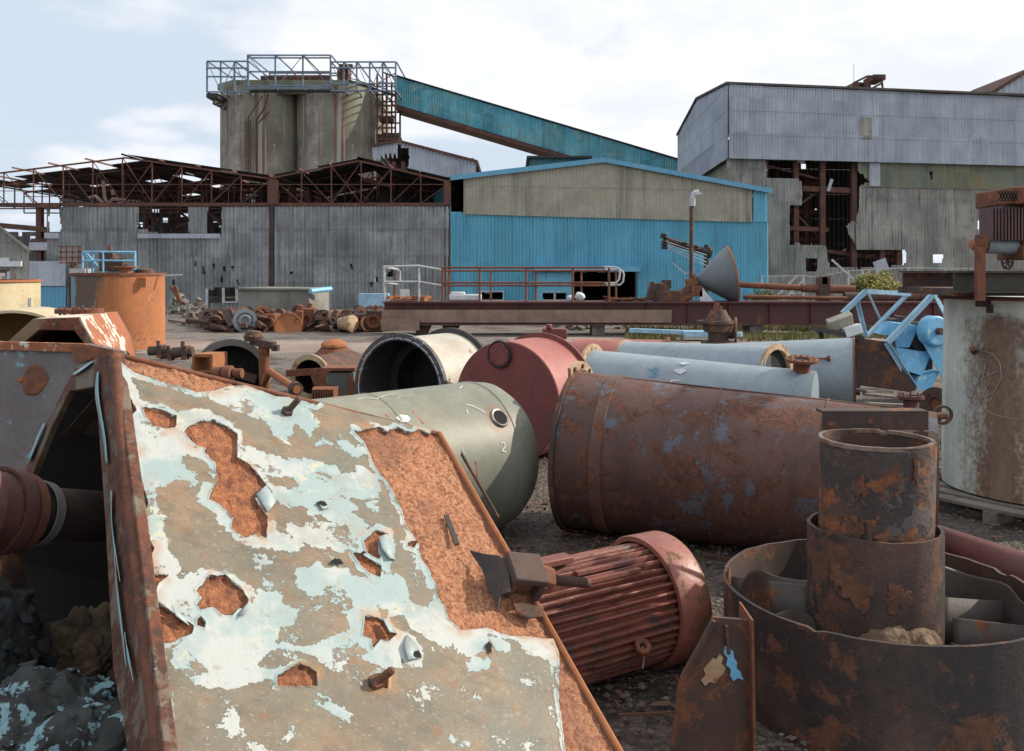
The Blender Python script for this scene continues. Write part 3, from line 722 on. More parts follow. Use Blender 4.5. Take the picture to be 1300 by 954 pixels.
for a, b_ in ((1153, 1161),): corr(mb, rb_p(1106, 0, -.22), rb_p(1121, 0, -.22), lambda s: zm, lambda s: rb_z(1110, 236), .19, .03)
mb.build('patch_sheet', m_corr_pale, rb)
mb = MB(); corr(mb, rb_p(1091, 0, .06), rb_p(1106, 0, .06), lambda s: rb_z(1095, 149), lambda s: rb_z(1095, 176), .19, .03); mb.build('louvre', m_corr_mid, rb)
# left end: straight back
ls = V((.05, 1)).normalized(); LLn = 21.0
def gtop(s): return 12.06+(1.25)*min(1, s/11.0) if s < 11 else 13.31-(.95)*(s-11)/10
mb = MB(); corr(mb, (RA.x-.02, RA.y), (RA.x+ls.x*LLn, RA.y+ls.y*LLn), gtop, lambda s: zm+.03, .19, .042, None, lap=1.33, out=(-1, 0, 0), warp=.03); mb.build('gable_cladding', m_corr_pale, rb)
mb = MB(); corr(mb, (RA.x+.35, RA.y+.36), (RA.x+.35+ls.x*LLn, RA.y+.36+ls.y*LLn), lambda s: zm+.3, lambda s: 0, .19, .042, None, lap=1.5, out=(-1, 0, 0)); mb.build('side_cladding', m_cream, rb)
mb = MB()
lp = [V((RA.x-.15, RA.y-.1, 12.1)), V((RA.x-.15+ls.x*11, RA.y+11, 13.36)), V((RA.x-.15+ls.x*21, RA.y+21, 12.4))]
for a, b_ in ((0, 1), (1, 2)): mb = MB(); mb.prism([lp[a], lp[b_], lp[b_]+V((0, 0, .12)), lp[a]+V((0, 0, .12))], (26, 4.8, 0)); mb.build('roof', m_rooft, rb)
mb = MB(); mb.prism([(RA.x+ls.x*21, RA.y+21, 0), (RB.x+1, RB.y+21, 0), (RB.x+1, RB.y+21, 12.2), (RA.x+ls.x*21, RA.y+21, 12.2)], (0, .1, 0))
# the rear wall has lost its sheets behind the right hand half, below 6 m
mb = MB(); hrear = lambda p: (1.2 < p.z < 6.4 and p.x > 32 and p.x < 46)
corr(mb, (RA.x+1, RA.y+21), (RB.x+4, RB.y+21), lambda s: 12.2, lambda s: 0, .4, .04, lambda p: hrear(p) or mnoise.noise(V((p.x*1.9, p.z*1.9, 2))) > .6, lap=2, cell=.4, per=2, out=(0, -1, 0)); mb.build('rear_wall', m_black, rb)  # wall coloured black so the interior reads as shaded
for px, out in ((978, -.7), (1020, -.9), (1052, -.7), (1092, -.7), (1128, -.7), (1150, -.7), (1155, -6), (1000, -5), (1040, -5), (1080, -5), (1030, -11), (1070, -11)):
    p = rb_p(px, 0, out); mb = MB(); mb.ibeam(p, p+V((0, 0, 8 if out > -8 else 10)), .35, .3, mi=0); mb.build('column', m_rust_far, rb)
for (px0, py0, px1, py1, out, w_) in ((975, 236, 1095, 241, -.8, .3), (975, 288, 1060, 291, -.8, .25), (1012, 268, 1052, 240, -1, .12), (1020, 268, 1050, 300, -1, .1), (985, 208, 1050, 225, -1, .12), (975, 262, 1095, 262, -5, .25), (975, 300, 1095, 300, -5, .25), (975, 222, 1095, 222, -5, .25), (1060, 318, 1150, 330, -1.2, .2), (1055, 336, 1150, 316, -2, .12), (1110, 325, 1155, 320, -1, .15)):
    mb = MB(); mb.beam(rb_p(px0, rb_z(px0, py0), out), rb_p(px1, rb_z(px1, py1), out), w_, w_); mb.build('crossbeam', m_rust_far, rb)
mb = MB()
for k in range(60):
    px = r3.uniform(985, 1150); o = r3.uniform(-9, -1.5); p = rb_p(px, r3.uniform(.2, 3.2 if px > 1060 else 5), o)
    mb.beam(p, p+V((r3.uniform(-1, 1), r3.uniform(-.4, .4), r3.uniform(-.9, .9)))*r3.uniform(.5, 1.4), .1, r3.uniform(.05, .4))
tag(mb.build('fallen_steelwork', m_rust_dark, rb), kind='stuff')
for (a, b_, c_, e_) in ((1061, 234, 4, 16), (1024, 203, 9, 6)): 
    mb = MB(); mb.box(rb_p(a, rb_z(a, b_), -.6), (c_*.045, .04, e_*.045), Matrix.Rotation(.3, 3, 'Y')); mb.build('hanging_scrap', m_corr_pale, rb)
mb = MB(); mb.box(rb_p(1009, rb_z(1009, 271), -2), (.35, .1, .6)); mb.build('hanging_scrap', m_corr_pale, rb)
# broken sheet leaning in the hole
mb = MB(); mb.box(rb_p(1113, rb_z(1113, 341), .5), (.75, .05, 1.0), Matrix.Rotation(-.35, 3, 'Y')); tag(mb.build('corrugated_sheet_offcut', m_corr_pale), 'bent grey sheet leaning in the torn opening above the round bush', 'metal sheet')

# higher block at far right & roof gantry
hb_ = thing('rear_high_block', 'higher corrugated block rising behind the tall building at the right edge', 'building', (38, 62, 0))
mb = MB()
def hbt(s): 
    px = 650+(xb(1253, 60)+s)/60*F
    return zb(122-(px-1253)*.62, 60) if px > 1253 else 5
corr(mb, (xb(1253, 60), 60), (xb(1330, 60), 60), lambda s: min(hbt(s), zb(84, 60)), lambda s: 0, .4, .04, lap=1.5, out=(0, -1, 0)); mb.build('wall', m_corr_pale, hb_)
mb = MB(); mb.beam(W(1253, 122, 59.9), W(1312, 85, 59.9), .15, .2); mb.beam(W(1248, 124, 59.5), W(1256, 118, 59.5), .3, .3); mb.prism([W(1253, 122, 60.1), W(1312, 85, 60.1), W(1312, 84, 60.1), W(1253, 121, 60.1)], (0, 8, 0)); mb.build('verge', m_rust_far, hb_)
rg = thing('roof_hoist_frame', 'small rusty hoist frame perched on the tall building roof', 'hoist frame', W(1100, 118, 55))
mb = MB()
q = lambda x, y, d=55: W(x, y, d)
for a, b_ in (((1083, 117), (1083, 108)), ((1083, 106), (1101, 97)), ((1083, 114), (1103, 104)), ((1102, 97), (1119, 98)), ((1119, 98), (1121, 117)), ((1102, 97), (1099, 117)), ((1099, 117), (1119, 106)), ((1083, 108), (1100, 109))):
    mb.beam(q(*a), q(*b_), .09, .12); 
    mb.beam(q(*a)+V((0, 2, 0)), q(*b_)+V((0, 2, 0)), .09, .12)
mb.build('frame', m_rust_far, rg)
mb = MB(); mb.box(q(1110, 101.5, 56), (.75, 1.6, .32)); mb.build('sheave_box', m_rust_far, rg); mb = MB(); mb.box(q(1091, 112, 56), (.8, 1.6, .35)); mb.build('sheave_box', m_rust_far, rg)
mb = MB(); mb.tube(W(1084, 82, 55), W(1084, 110, 55), .02, 5); mb.build('aerial', m_galv, rg)
# ------------------------------------------------------------------ more materials
m_vessel = M('green_grey_vessel', (.24, .235, .175), (.175, .185, .15), .5, 1.0, streak=.35, streak_col=(.13, .125, .10), rough=.5, bump=.12, bscale=30, fine=.2, chips=(.265, .26, .205), chip_amt=.10, chip_scale=2.4, seed=2)
m_red = M('red_oxide_paint', (.20, .052, .048), (.155, .045, .042), .5, 1.4, rough=.55, bump=.25, bscale=30, fine=.25, streak=.4, streak_col=(.09, .035, .03), sscale=5, rust=.22, rscale=5, chips=(.07, .03, .03), chip_amt=.06, chip_scale=22)
m_pink = M('faded_pink_paint', (.38, .135, .11), (.31, .10, .085), .5, 1.0, rough=.55, bump=.2, fine=.25, rust=.2, rscale=4, streak=.4, streak_col=(.22, .07, .06))
m_whitebody = M('dirty_white_paint', (.50, .48, .42), (.38, .36, .31), .5, 1.4, rough=.5, rust=.22, rscale=3, streak=.3, streak_col=(.3, .2, .12))
m_inside = M('dark_inside', (.045, .05, .055), (.03, .033, .036), .5, 1.5, rough=.75, chips=(.10, .10, .10), chip_amt=.15, bump=.2)  # very dark colour on the inside faces of open pipes
m_drum = M('brown_blue_drum', (.125, .056, .042), (.08, .042, .036), .5, 1.2, rough=.6, bump=.5, bscale=75, fine=.5, mott=.4, chips=(.10, .108, .135), chip_amt=.27, chip_scale=4.5, streak=.55, streak_col=(.045, .03, .028), sscale=5, rust=.44, rscale=6, ra=(.18, .07, .04), rb=(.075, .036, .028), seed=1, depth=.006)
m_pipeblue = M('grey_blue_pipe_paint', (.27, .325, .365), (.22, .275, .315), .45, 1.1, rough=.45, bump=.1, bscale=40, fine=.12, streak=.25, streak_col=(.13, .17, .19), rust=.12, rscale=7)
m_tankpale = M('pale_green_rusty_tank', (.60, .62, .56), (.46, .51, .46), .5, 2, rough=.55, bump=.25, bscale=60, rust=.24, rscale=2.6, ra=(.17, .085, .042), rb=(.22, .13, .07), streak=.45, streak_col=(.13, .10, .06), sscale=5, fine=.25, seed=4.4)
m_motor = M('red_motor_paint', (.23, .075, .052), (.155, .055, .042), .5, 4, rough=.6, bump=.5, bscale=80, fine=.4, mott=.4, chips=(.10, .07, .06), chip_amt=.22, chip_scale=12, rust=.42, rscale=8, ra=(.19, .075, .045), rb=(.12, .04, .03))
m_ring = M('scorched_brown_ring', (.115, .068, .052), (.034, .028, .029), .68, 1.9, rough=.6, bump=.7, bscale=75, fine=.5, mott=.45, streak=.5, streak_col=(.03, .024, .024), sscale=4, rust=.40, rscale=6, ra=(.17, .075, .042), rb=(.10, .05, .033), depth=.006)
m_ringin = M('grey_blade_steel', (.085, .070, .062), (.06, .048, .043), .5, 4, rough=.6, rust=.35, rscale=5)
m_drum2 = M('scaly_dark_drum', (.075, .052, .045), (.04, .032, .031), .5, 3, rough=.6, bump=.9, bscale=60, fine=.6, mott=.5, rust=.40, rscale=5, ra=(.33, .12, .045), rb=(.12, .05, .03), chips=(.10, .085, .08), chip_amt=.35, chip_scale=9, seed=3, depth=.008)
m_creamp = M('cream_paint', (.55, .47, .30), (.45, .37, .22), .5, 2, rough=.55, rust=.2, rscale=6, chips=(.2, .35, .5), chip_amt=.05, chip_scale=3)
m_flangecream = M('cream_rusty_flange', (.46, .36, .23), (.33, .2, .12), .5, 5, rough=.7, rust=.3, rscale=8)
m_yellow = M('ochre_lining', (.30, .20, .07), (.22, .13, .05), .5, 1.5, rough=.8, rust=.2, rscale=3)
m_peel = M('peeling_blue_over_rust', (.17, .13, .09), (.11, .085, .06), .5, 3, rough=.7, bump=.5, bscale=50, chips=(.26, .50, .56), chip_amt=.30, chip_scale=6, rust=.52, rscale=6, ra=(.17, .06, .032), rb=(.07, .034, .026), depth=.006)
m_peelside = M('scuffed_blue_brown_side', (.20, .18, .165), (.14, .13, .13), .5, 2, rough=.6, bump=.35, bscale=40, chips=(.19, .36, .44), chip_amt=.18, chip_scale=7, rust=.3, rscale=2.2, streak=.3, streak_col=(.08, .06, .05))
m_peelwhite = M('white_flakes_on_rust', (.36, .135, .065), (.30, .10, .045), .5, 4, rough=.8, bump=.4, chips=(.62, .60, .52), chip_amt=.42, chip_scale=2.3, rust=.3, rscale=5)
m_rock = M('grey_blue_rubble', (.022, .026, .029), (.012, .014, .015), .5, 7, rough=.95, bump=.9, bscale=30, fine=.4, depth=.01)
m_cement = M('crusty_cement', (.19, .135, .085), (.10, .06, .035), .5, 9, rough=.95, bump=1, bscale=45, depth=.01, rust=.25, rscale=6)
m_dirtlump = M('sunlit_soil', (.12, .085, .048), (.05, .036, .024), .5, 7, rough=.95, bump=.9, bscale=30, depth=.01)
m_leaf = M('yellow_green_leaf', (.25, .22, .035), (.13, .14, .025), .5, 1.2, rough=.7, bump=0)
m_leafd = M('green_leaf', (.05, .085, .022), (.035, .06, .018), .5, 1.2, rough=.7, bump=0)
m_signw = M('white_panel', (.62, .66, .68), (.5, .55, .58), .5, 4, rough=.5, rust=.12, rscale=8)
m_rubber = M('black_rubber', (.02, .02, .02), rough=.7)

tt_ = NT(m_tankpale.node_tree); bb_ = tt_.n['Principled BSDF']; old = bb_.inputs['Base Color'].links[0].from_socket
tco = tt_.new('ShaderNodeTexCoord').outputs['Object']; sp_ = tt_.new('ShaderNodeSeparateXYZ'); tt_.put(sp_.inputs[0], tco)
# one broad rust run down the side that looks towards the ring
ua = tt_.math('ARCTAN2', tt_.math('ADD', sp_.outputs[0], 0), tt_.math('MULTIPLY', sp_.outputs[1], -1))
nz1 = tt_.noise(tt_.vmul(tco, (1, 1, .16)), 4.2, 8, .66); nz2 = tt_.noise(tco, 26, 6, .7)
ds = tt_.math('ABSOLUTE', tt_.math('ADD', ua, .98)); ds = tt_.math('SUBTRACT', .40, ds); ds = tt_.math('ADD', ds, tt_.math('MULTIPLY_ADD', nz1, 1.1, -.55)); ds = tt_.math('ADD', ds, tt_.math('MULTIPLY_ADD', nz2, .5, -.25))
ds = tt_.math('SUBTRACT', ds, tt_.math('MULTIPLY', tt_.step(sp_.outputs[2], 1.22, 1.42), .6))
mk = tt_.step(ds, -.10, .22); stc = tt_.mix(tt_.step(nz2, .4, .62), (.20, .105, .052), (.115, .068, .040)); stc = tt_.mix(tt_.step(nz1, .45, .6), stc, (.22, .15, .085))
tt_.put(bb_.inputs['Base Color'], tt_.mix(tt_.math('MULTIPLY', mk, .93), old, stc))

def hitcyl(px, py, c, a, R, R1=None, L=1):
    """where the line of sight through a photo pixel meets a lying cylinder; with its normal"""
    o = V((0, 0, EYE)); d = V(((px-650)/F, 1, -(py-HOR)/F)); a = V(a).normalized(); c = V(c)
    dd = d-a*d.dot(a); oo = (o-c); oo = oo-a*oo.dot(a)
    A = dd.dot(dd); B = 2*dd.dot(oo); C = oo.dot(oo)-R*R
    D = max(B*B-4*A*C, 0); t = (-B-math.sqrt(D))/(2*A); p = o+d*t
    n = (p-c); n = (n-a*n.dot(a)).normalized()
    return p, n
def wall_ring(ro, ri, L, lip=0.0):
    return [(0, ri), (0, ro), (L, ro), (L, ri)]
def barrel(mb, c, a, ro, ri, L, seg=64, r1=None, mi_out=0, mi_in=1, back=True, wob=0.0):
    """open pipe from c along a: outside mi_out, inside mi_in"""
    r1 = ro if r1 is None else r1; k = r1/ro
    mb.lathe(c, a, [(0, ro), (L, r1)], seg, mi_out, wob=wob)
    mb.lathe(c, a, [(0, ri), (L, ri*k)], seg, mi_in, wob=wob)
    mb.lathe(c, a, [(0, ro), (0, ri)], seg, mi_out); 
    mb.lathe(c, a, [(L, r1), (L, ri*k)], seg, mi_out)
    if back: mb.lathe(c, a, [(L-.01, ri*k), (L-.01, .001)], seg, mi_in)
    return mb

# ------------------------------------------------------------------ green grey vessel
va = V((.72, .69, 0)).normalized(); vc = V((-.2, 6.2, .5)); R = .5
v = thing('green_grey_vessel', 'green grey cylindrical vessel with a round hole, lying behind the peeling duct', 'vessel', (-.8, 5.6, 0))
mb = MB(); prof = [(-1.9, R-.02), (-1.9, R), (-.95, R), (-.945, R+.004), (-.93, R+.004), (-.925, R), (-.12, R), (-.115, R+.005), (-.1, R+.005), (-.095, R), (.02, R-.012), (.1, R-.06), (.17, R-.16), (.21, R-.3), (.22, .001)]
mb.lathe(vc, va, prof, 96, wob=.004); mb.lathe(vc, va, [(-1.9, R-.02), (-1.88, .001)], 48); mb.build('shell', m_vessel, v)
p, n = hitcyl(634, 531, vc, va, R)
mb = MB(); mb.lathe(p-n*.02, n, [(0, .052), (.03, .052), (.033, .062), (.02, .068)], 32); mb.build('nozzle_rim', M('bare_rim', (.35, .35, .34), (.2, .19, .18), .5, 20, rough=.4, metal=.4, rust=.2, rscale=20), v)
mb = MB(); mb.lathe(p-n*.02, n, [(.0265, .05), (.0265, .001)], 32); mb.build('hole', m_black, v)
tt_ = NT(m_vessel.node_tree); bb_ = tt_.n['Principled BSDF']; old = bb_.inputs['Base Color'].links[0].from_socket
tco = tt_.new('ShaderNodeTexCoord').outputs['Object']; dn_ = tt_.new('ShaderNodeVectorMath', operation='DISTANCE'); tt_.put(dn_.inputs[0], tco); dn_.inputs[1].default_value = tuple(p-V(v['_base']))
dd_ = tt_.math('ADD', dn_.outputs['Value'], tt_.math('MULTIPLY_ADD', tt_.noise(tco, 14, 6, .65), .12, -.06)); mk_ = tt_.math('SUBTRACT', 1, tt_.step(dd_, .05, .135)); tt_.put(bb_.inputs['Base Color'], tt_.mix(tt_.math('MULTIPLY', mk_, .85), old, (.20, .095, .042)))
m_chalk = M('chalk', (.6, .6, .55), rough=.9)
m_pinkm = M('pink_marker', (.42, .18, .18), rough=.8)
def strokes(mb, pts, c, a, R, w=.004, lift=.003):
    q = [hitcyl(x, y, c, a, R) for x, y in pts]
    for (p0, n0), (p1, n1) in zip(q, q[1:]):
        s = (p1-p0).cross(n0).normalized()*w
        mb.add([p0+n0*lift-s, p0+n0*lift+s, p1+n1*lift+s, p1+n1*lift-s], [(0, 1, 2, 3)])
mb = MB()
for pts in ([(453, 508), (462, 506), (478, 507), (488, 503), (500, 501)], [(592, 514), (600, 516), (610, 521), (616, 525)], [(580, 489), (587, 490), (584, 494)], [(586, 570), (589, 576), (588, 578)], [(636, 563), (640, 562), (641, 567), (637, 573), (642, 574)], [(592, 520), (594, 526)]):
    mb = MB(); strokes(mb, pts, vc, va, R); mb.build('chalk_mark', m_chalk, v)
mb = MB()
for pts in ([(524, 522), (538, 538)], [(604, 585), (607, 606)], [(490, 526), (494, 530)]): mb = MB(); strokes(mb, pts, vc, va, R, .006); mb.build('pink_paint_mark', m_pinkm, v)
mb = MB()
c0 = [hitcyl(x, y, vc, va, R) for x, y in ((502, 532), (507, 527), (517, 528), (521, 532), (518, 537), (509, 536))]; mb.add([p+n*.004 for p, n in c0], [tuple(range(6))]); mb.build('white_paint_mark', m_signw, v)

# ------------------------------------------------------------------ red oxide drum with a flat end
ra_ = V((.52, .86, 0)).normalized(); rc_ = W(643, 507, 8.3)+V((0, 0, 0)); rc_.z = .555
v = thing('red_drum', 'red oxide drum with a flat lid and black ring handle, beside the dark open pipe', 'drum', (rc_.x, rc_.y+.3, 0))
mb = MB(); mb.lathe(rc_, ra_, [(0, .535), (0, .555), (.03, .555), (.62, .555), (.62, .55)], 96); mb.build('shell', m_pink, v)
mb = MB(); mb.lathe(rc_, ra_, [(-.012, .001), (-.012, .548), (-.002, .556), (.004, .552)], 96); mb.build('lid', m_red, v)
mb = MB(); mb.lathe(rc_+ra_*.62, ra_, [(0, .53), (0, .60), (.025, .60), (.025, .53)], 96, cap0=True); mb.build('rim_flange', m_red, v)
def onplane(px, py, c, n):
    o = V((0, 0, EYE)); d = V(((px-650)/F, 1, -(py-HOR)/F)); return o+d*((V(c)-o).dot(n)/d.dot(n))
hc = onplane(634, 450, rc_-ra_*.03, ra_)
mb = MB(); mb.path(ring_pts(hc, ra_, .118, 32), .011, 8); mb.build('ring_handle', m_rubber, v)
mb = MB(); mb.lathe(hc, ra_, [(-.01, .001), (-.01, .105), (.02, .105)], 32); 
for k in range(8):
    g = 2*PI*k/8; a, s_, u_ = basis(ra_); c_ = hc+(s_*math.cos(g)+u_*math.sin(g))*.085; mb.tube(c_-ra_*.022, c_, .009, 6)
mb.build('blind_flange', m_red, v)
mb = MB()
for k in range(34):
    r_ = .53*math.sqrt(rnd.random()); g = rnd.random()*2*PI; a, s_, u_ = basis(ra_); c_ = rc_-ra_*.0135+(s_*math.cos(g)+u_*math.sin(g))*r_
    mb.lathe(c_, ra_, [(0, .004+.003*rnd.random()), (-.0015, .001)], 6)
mb.build('pitting', m_rust_dark, v)

# pink pipe behind it
pc = G(728, 13.6, .38); pa = (G(848, 13.4, .38)-pc); PL = pa.length
v = thing('pink_pipe', 'pink painted pipe with a rusty open end, lying behind the blue pipes', 'pipe', ((pc+pa/2).x, 13.5, 0))
mb = MB(); barrel(mb, pc, pa, .36, .345, PL, 48); mb.build('shell', [m_pink, m_dark], v)
pe = V((.95, -.3, 0)).normalized(); pm = pc+pa.normalized()*(PL-.16)
mb = MB(); mb.lathe(pc+pa.normalized()*(PL), pa, [(-.02, .355), (-.02, .40), (.03, .40), (.03, .30), (-.02, .30)], 40); mb.build('end_flange', m_rust, v)
v = thing('red_stub', 'short red flanged stub standing between the open pipe and the red drum', 'pipe fitting', G(597, 11, 0))
mb = MB(); mb.tube(G(597, 11, 0), G(597, 11, .82), .11, 24); mb.build('pipe', m_pink, v)
mb = MB(); mb.flange(G(597, 11, .82), (0, 0, 1), .17, .08, .03, 6); mb.build('flange', m_red, v)
v = thing('red_valve_block', 'small red valve block on a stem behind the red drum lid', 'valve', G(704, 12, 0))
mb = MB(); mb.tube(G(704, 12, 0), G(704, 12, .86), .08, 16); mb.build('stem', m_red, v)
mb = MB(); mb.box(G(704, 12, .93), (.32, .2, .14)); mb.tube(G(697, 11.9, 1.0), G(697, 11.9, 1.06), .04); mb.build('body', m_red, v, bevel=.015)

# ------------------------------------------------------------------ dark open pipe with a bolted flange
oa = V((.5, .86, 0)).normalized(); oc = G(506, 9.07, .568)
v = thing('open_white_pipe', 'wide dirty white pipe whose dark open end with bolted flange faces us', 'pipe', (oc.x, oc.y+.4, 0))
mb = MB(); barrel(mb, oc+oa*.05, oa, .515, .495, .85, 80); mb.build('shell', [m_whitebody, m_inside], v)
mb = MB(); mb.flange(oc, oa, .565, .495, .05, 28, .012, 80); mb.build('flange', M('grimy_blue_flange', (.075, .08, .09), (.05, .05, .055), .5, 5, rough=.6, chips=(.3, .33, .36), chip_amt=.2, chip_scale=14, rust=.35, rscale=7), v)
mb = MB(); mb.lathe(oc+oa*.012, oa, [(0, .497), (-.016, .512), (-.018, .516), (-.013, .52)], 80); mb.build('gasket_lip', m_signw, v)
mb = MB(); mb.flange(oc+oa*.9, oa, .57, .5, .04, 0, 0, 80); mb.build('rear_flange', m_dark, v)
mb = MB(); mb.lathe(oc+oa*.5, oa, [(0, .494), (0, .40), (.02, .40), (.02, .494)], 64); mb.build('inner_ring', m_inside, v)

m_collar = M('brown_collar', (.17, .085, .06), (.11, .055, .04), .5, 5, rough=.7, bump=.5, rust=.35, rscale=7)
# ------------------------------------------------------------------ big brown drum
dl = V((.455, 6.23, .527)); dr = V((2.52, 5.42, .455)); da = (dr-dl); DL = da.length; da = da/DL
v = thing('brown_drum', 'huge rust brown drum with worn blue paint lying across the yard', 'drum', (1.5, 5.8, 0))
rr_ = lambda t: .527-(.072)*t/DL
prof = [(0, .45), (0, rr_(0)), (.22, rr_(.22)), (.222, rr_(.22)+.006), (.30, rr_(.3)+.006), (.302, rr_(.3))]
for k in range(1, 9): prof.append((.302+(DL-.302)*k/8, rr_(.302+(DL-.302)*k/8)))
prof += [(DL, .4)]
mb = MB(); mb.lathe(dl, da, prof, 128, cap0=True, cap1=True, wob=.016); mb.build('shell', m_drum, v)
for tq in (.95, 1.6):
    mb = MB(); mb.lathe(dl, da, [(tq, rr_(tq)-.003), (tq+.003, rr_(tq)+.005), (tq+.015, rr_(tq)+.005), (tq+.018, rr_(tq)-.003)], 128, wob=.016); mb.build('weld_seam', m_drum, v)
mb = MB(); mb.lathe(dl-da*.03, da, [(0, .5), (0, .548), (.028, .548), (.028, .5)], 96); mb.build('end_rim', m_rust_dark, v)
p, n = hitcyl(748, 480, dl, da, .53)
# bolted flange segment rising at the left end
a, s_, u_ = basis(da)
def rimseg(r0, r1, g0, g1, off, t, n=16):
    o_ = [dl-da*off+(s_*math.cos(g0+(g1-g0)*i/n)+u_*math.sin(g0+(g1-g0)*i/n))*r1 for i in range(n+1)]
    i_ = [dl-da*off+(s_*math.cos(g1+(g0-g1)*i/n)+u_*math.sin(g1+(g0-g1)*i/n))*r0 for i in range(n+1)]
    return o_+i_, da*t
mb = MB(); q, o_ = rimseg(.5, .605, PI*.40, PI*.80, .035, .022); mb.prism(q, o_)
mb.build('flange_segment', m_flangecream, v)
for k in range(4):
    g = PI*(.44+.10*k); c_ = dl-da*.045+(s_*math.cos(g)+u_*math.sin(g))*.57; mb = MB(); mb.tube(c_, c_+da*.045, .016, 8); mb.build('bolt', m_rust_dark, v)
mb = MB(); mb.lathe(dl, da, [(.225, rr_(.225)+.002), (.228, rr_(.23)+.009), (.298, rr_(.3)+.009), (.301, rr_(.3)+.002)], 96); mb.build('weld_collar', m_collar, v)
mb = MB(); mb.beam(dl+da*.3+V((0, -.02, rr_(.3))), dl+da*DL*.98+V((0, -.02, rr_(DL*.98))), .02, .012); mb.build('seam_strip', m_rust_dark, v)
nb = hitcyl(1120, 522, dl, da, .468)[0]; nb = V((2.42, 5.50, .88))
mb = MB(); mb.tube(nb, nb+V((0, 0, .10)), .042, 24); mb.flange(nb+V((0, 0, .10)), (0, 0, 1), .078, .035, .018, 8, .007, 32); mb.build('nozzle', m_girder, v)
mb = MB(); mb.tube(nb+V((-.1, -.04, 0)), nb+V((.2, -.04, .0)), .022, 12); mb.box(nb+V((-.12, 0, .02)), (.05, .08, .07)); mb.lathe(nb+V((.19, -.02, -.0)), (0, 1, .1), [(0, .045), (0, .06), (.02, .06), (.02, .045), (0, .045)], 24); mb.build('pipe_fitting', m_rust_dark, v)

# ------------------------------------------------------------------ grey blue pipes
b0 = G(752, 10.4, .42); b1 = G(1034, 9.35, .36)
ba = (b1-b0); BLn = ba.length; ba = ba/BLn
v = thing('blue_flanged_pipe', 'long grey blue pipe with an upright bolted nozzle, nearest behind the brown drum', 'pipe', ((b0+b1)/2).to_2d().to_3d())
mb = MB(); barrel(mb, b0, ba, .43, .415, BLn, 80, .36); mb.lathe(b0+ba*(BLn+.002), ba, [(0, .355), (.0, .001)], 48); mb.lathe(b0, ba, [(BLn-.2, .366), (BLn-.2, .374), (BLn-.17, .374), (BLn-.17, .364)], 80); mb.build('shell', [m_pipeblue, m_dark], v)
mb = MB(); mb.flange(b0-ba*.03, ba, .50, .41, .035, 20, .012, 64); mb.build('end_flange', m_flangecream, v)
nz = b0.lerp(b1, .94)+V((0, -.05, .31))
mb = MB(); mb.tube(nz, nz+V((0, -.02, .155)), .085, 32); mb.build('nozzle_neck', m_rust, v)
mb = MB(); nt_ = V((0, -.12, .99)).normalized(); mb.flange(nz+V((0, -.02, .15)), nt_, .165, .085, .03, 12, .012, 48); mb.build('nozzle_flange', m_rust, v)
mb = MB(); mb.lathe(nz+V((0, -.02, .165)), nt_, [(0, .084), (0, .001)], 32); mb.build('bore', m_black, v)
mb = MB()
for pts in ([(826, 470), (833, 466), (829, 478), (823, 478)],): 
    strokes(mb, pts, b0, ba, .42, .006, .004)
strokes(mb, [(836, 466), (834, 474), (831, 479)], b0, ba, .42, .006, .004); strokes(mb, [(822, 468), (832, 472), (828, 476)], b0, ba, .42, .006, .004)
mb.build('blue_graffiti', M('graffiti_blue', (.15, .42, .6), rough=.8), v)
mb = MB()
for q in ([(855, 469), (868, 468), (872, 471), (864, 476), (857, 473)], [(861, 461), (870, 460), (876, 462), (866, 464)], [(850, 483), (862, 482), (864, 484), (852, 485)]):
    c9 = [hitcyl(x, y, b0, ba, .405) for x, y in q]; mb = MB(); mb.add([p+n*.004 for p, n in c9], [tuple(range(len(q)))]); mb.build('white_paint_mark', m_signw, v)
c0, c1 = G(795, 10.9, .60), G(982, 9.9, .63)
ca = (c1-c0).normalized()
v = thing('short_blue_pipe', 'grey blue pipe with a cream rimmed open end between the two longer blue ones', 'pipe', ((c0+c1)/2).to_2d().to_3d())
mb = MB(); barrel(mb, c0, ca, .31, .295, (c1-c0).length, 64); mb.build('shell', [m_pipeblue, m_inside], v)
ea = V((.45, -.89, .0)).normalized()
mb = MB(); mb.lathe(c1, (ca+ea*.9), [(-.10, .31), (.0, .31), (.03, .335), (.05, .335), (.05, .27), (-.05, .27)], 48); mb.lathe(c1, (ca+ea*.9), [(.0, .27), (-.0, .001)], 32, mi=1); mb.build('elbow_rim', [m_flangecream, m_black], v)
mb = MB(); mb.lathe(c0-ca*.01, ca, [(-.02, .2), (-.02, .33), (.02, .33), (.02, .2)], 48, cap0=True); mb.build('end_flange', m_flangecream, v)
for q in (c0.lerp(c1, .2), c0.lerp(c1, .8)): mb = MB(); mb.box((q.x, q.y, .16), (.2, .7, .30)); mb.build('timber_chock', m_palletw, v)
k0, k1 = G(868, 11.9, .42), G(1085, 11.15, .46)
ka = (k1-k0).normalized(); KL = (k1-k0).length
v = thing('blue_cone', 'grey blue tapered pipe widening to a flat closed end beside the blue machine', 'cone', ((k0+k1)/2).to_2d().to_3d())
mb = MB(); mb.lathe(k0, ka, [(0, .25), (0, .36), (KL, .475), (KL, .45)], 80, cap0=True, cap1=True); mb.build('shell', m_pipeblue, v)
mb = MB(); mb.lathe(k0+ka*KL, ka, [(-.012, .475), (-.012, .487), (.01, .487), (.01, .44)], 64); mb.build('end_rim', m_rust, v)
p, n = hitcyl(1052, 457, k0, ka, .46)
mb = MB(); mb.tube(p-n*.02, p+n*.07, .022, 10); mb.beam(p-ka*.25+n*.03, p+n*.03, .02, .02); mb.build('lifting_stud', m_rust, v)
mb = MB(); mb.beam(G(776, 11.9, .86), G(884, 11.9, .86), .04, .04); mb.build('rail', m_galv, v) if False else None

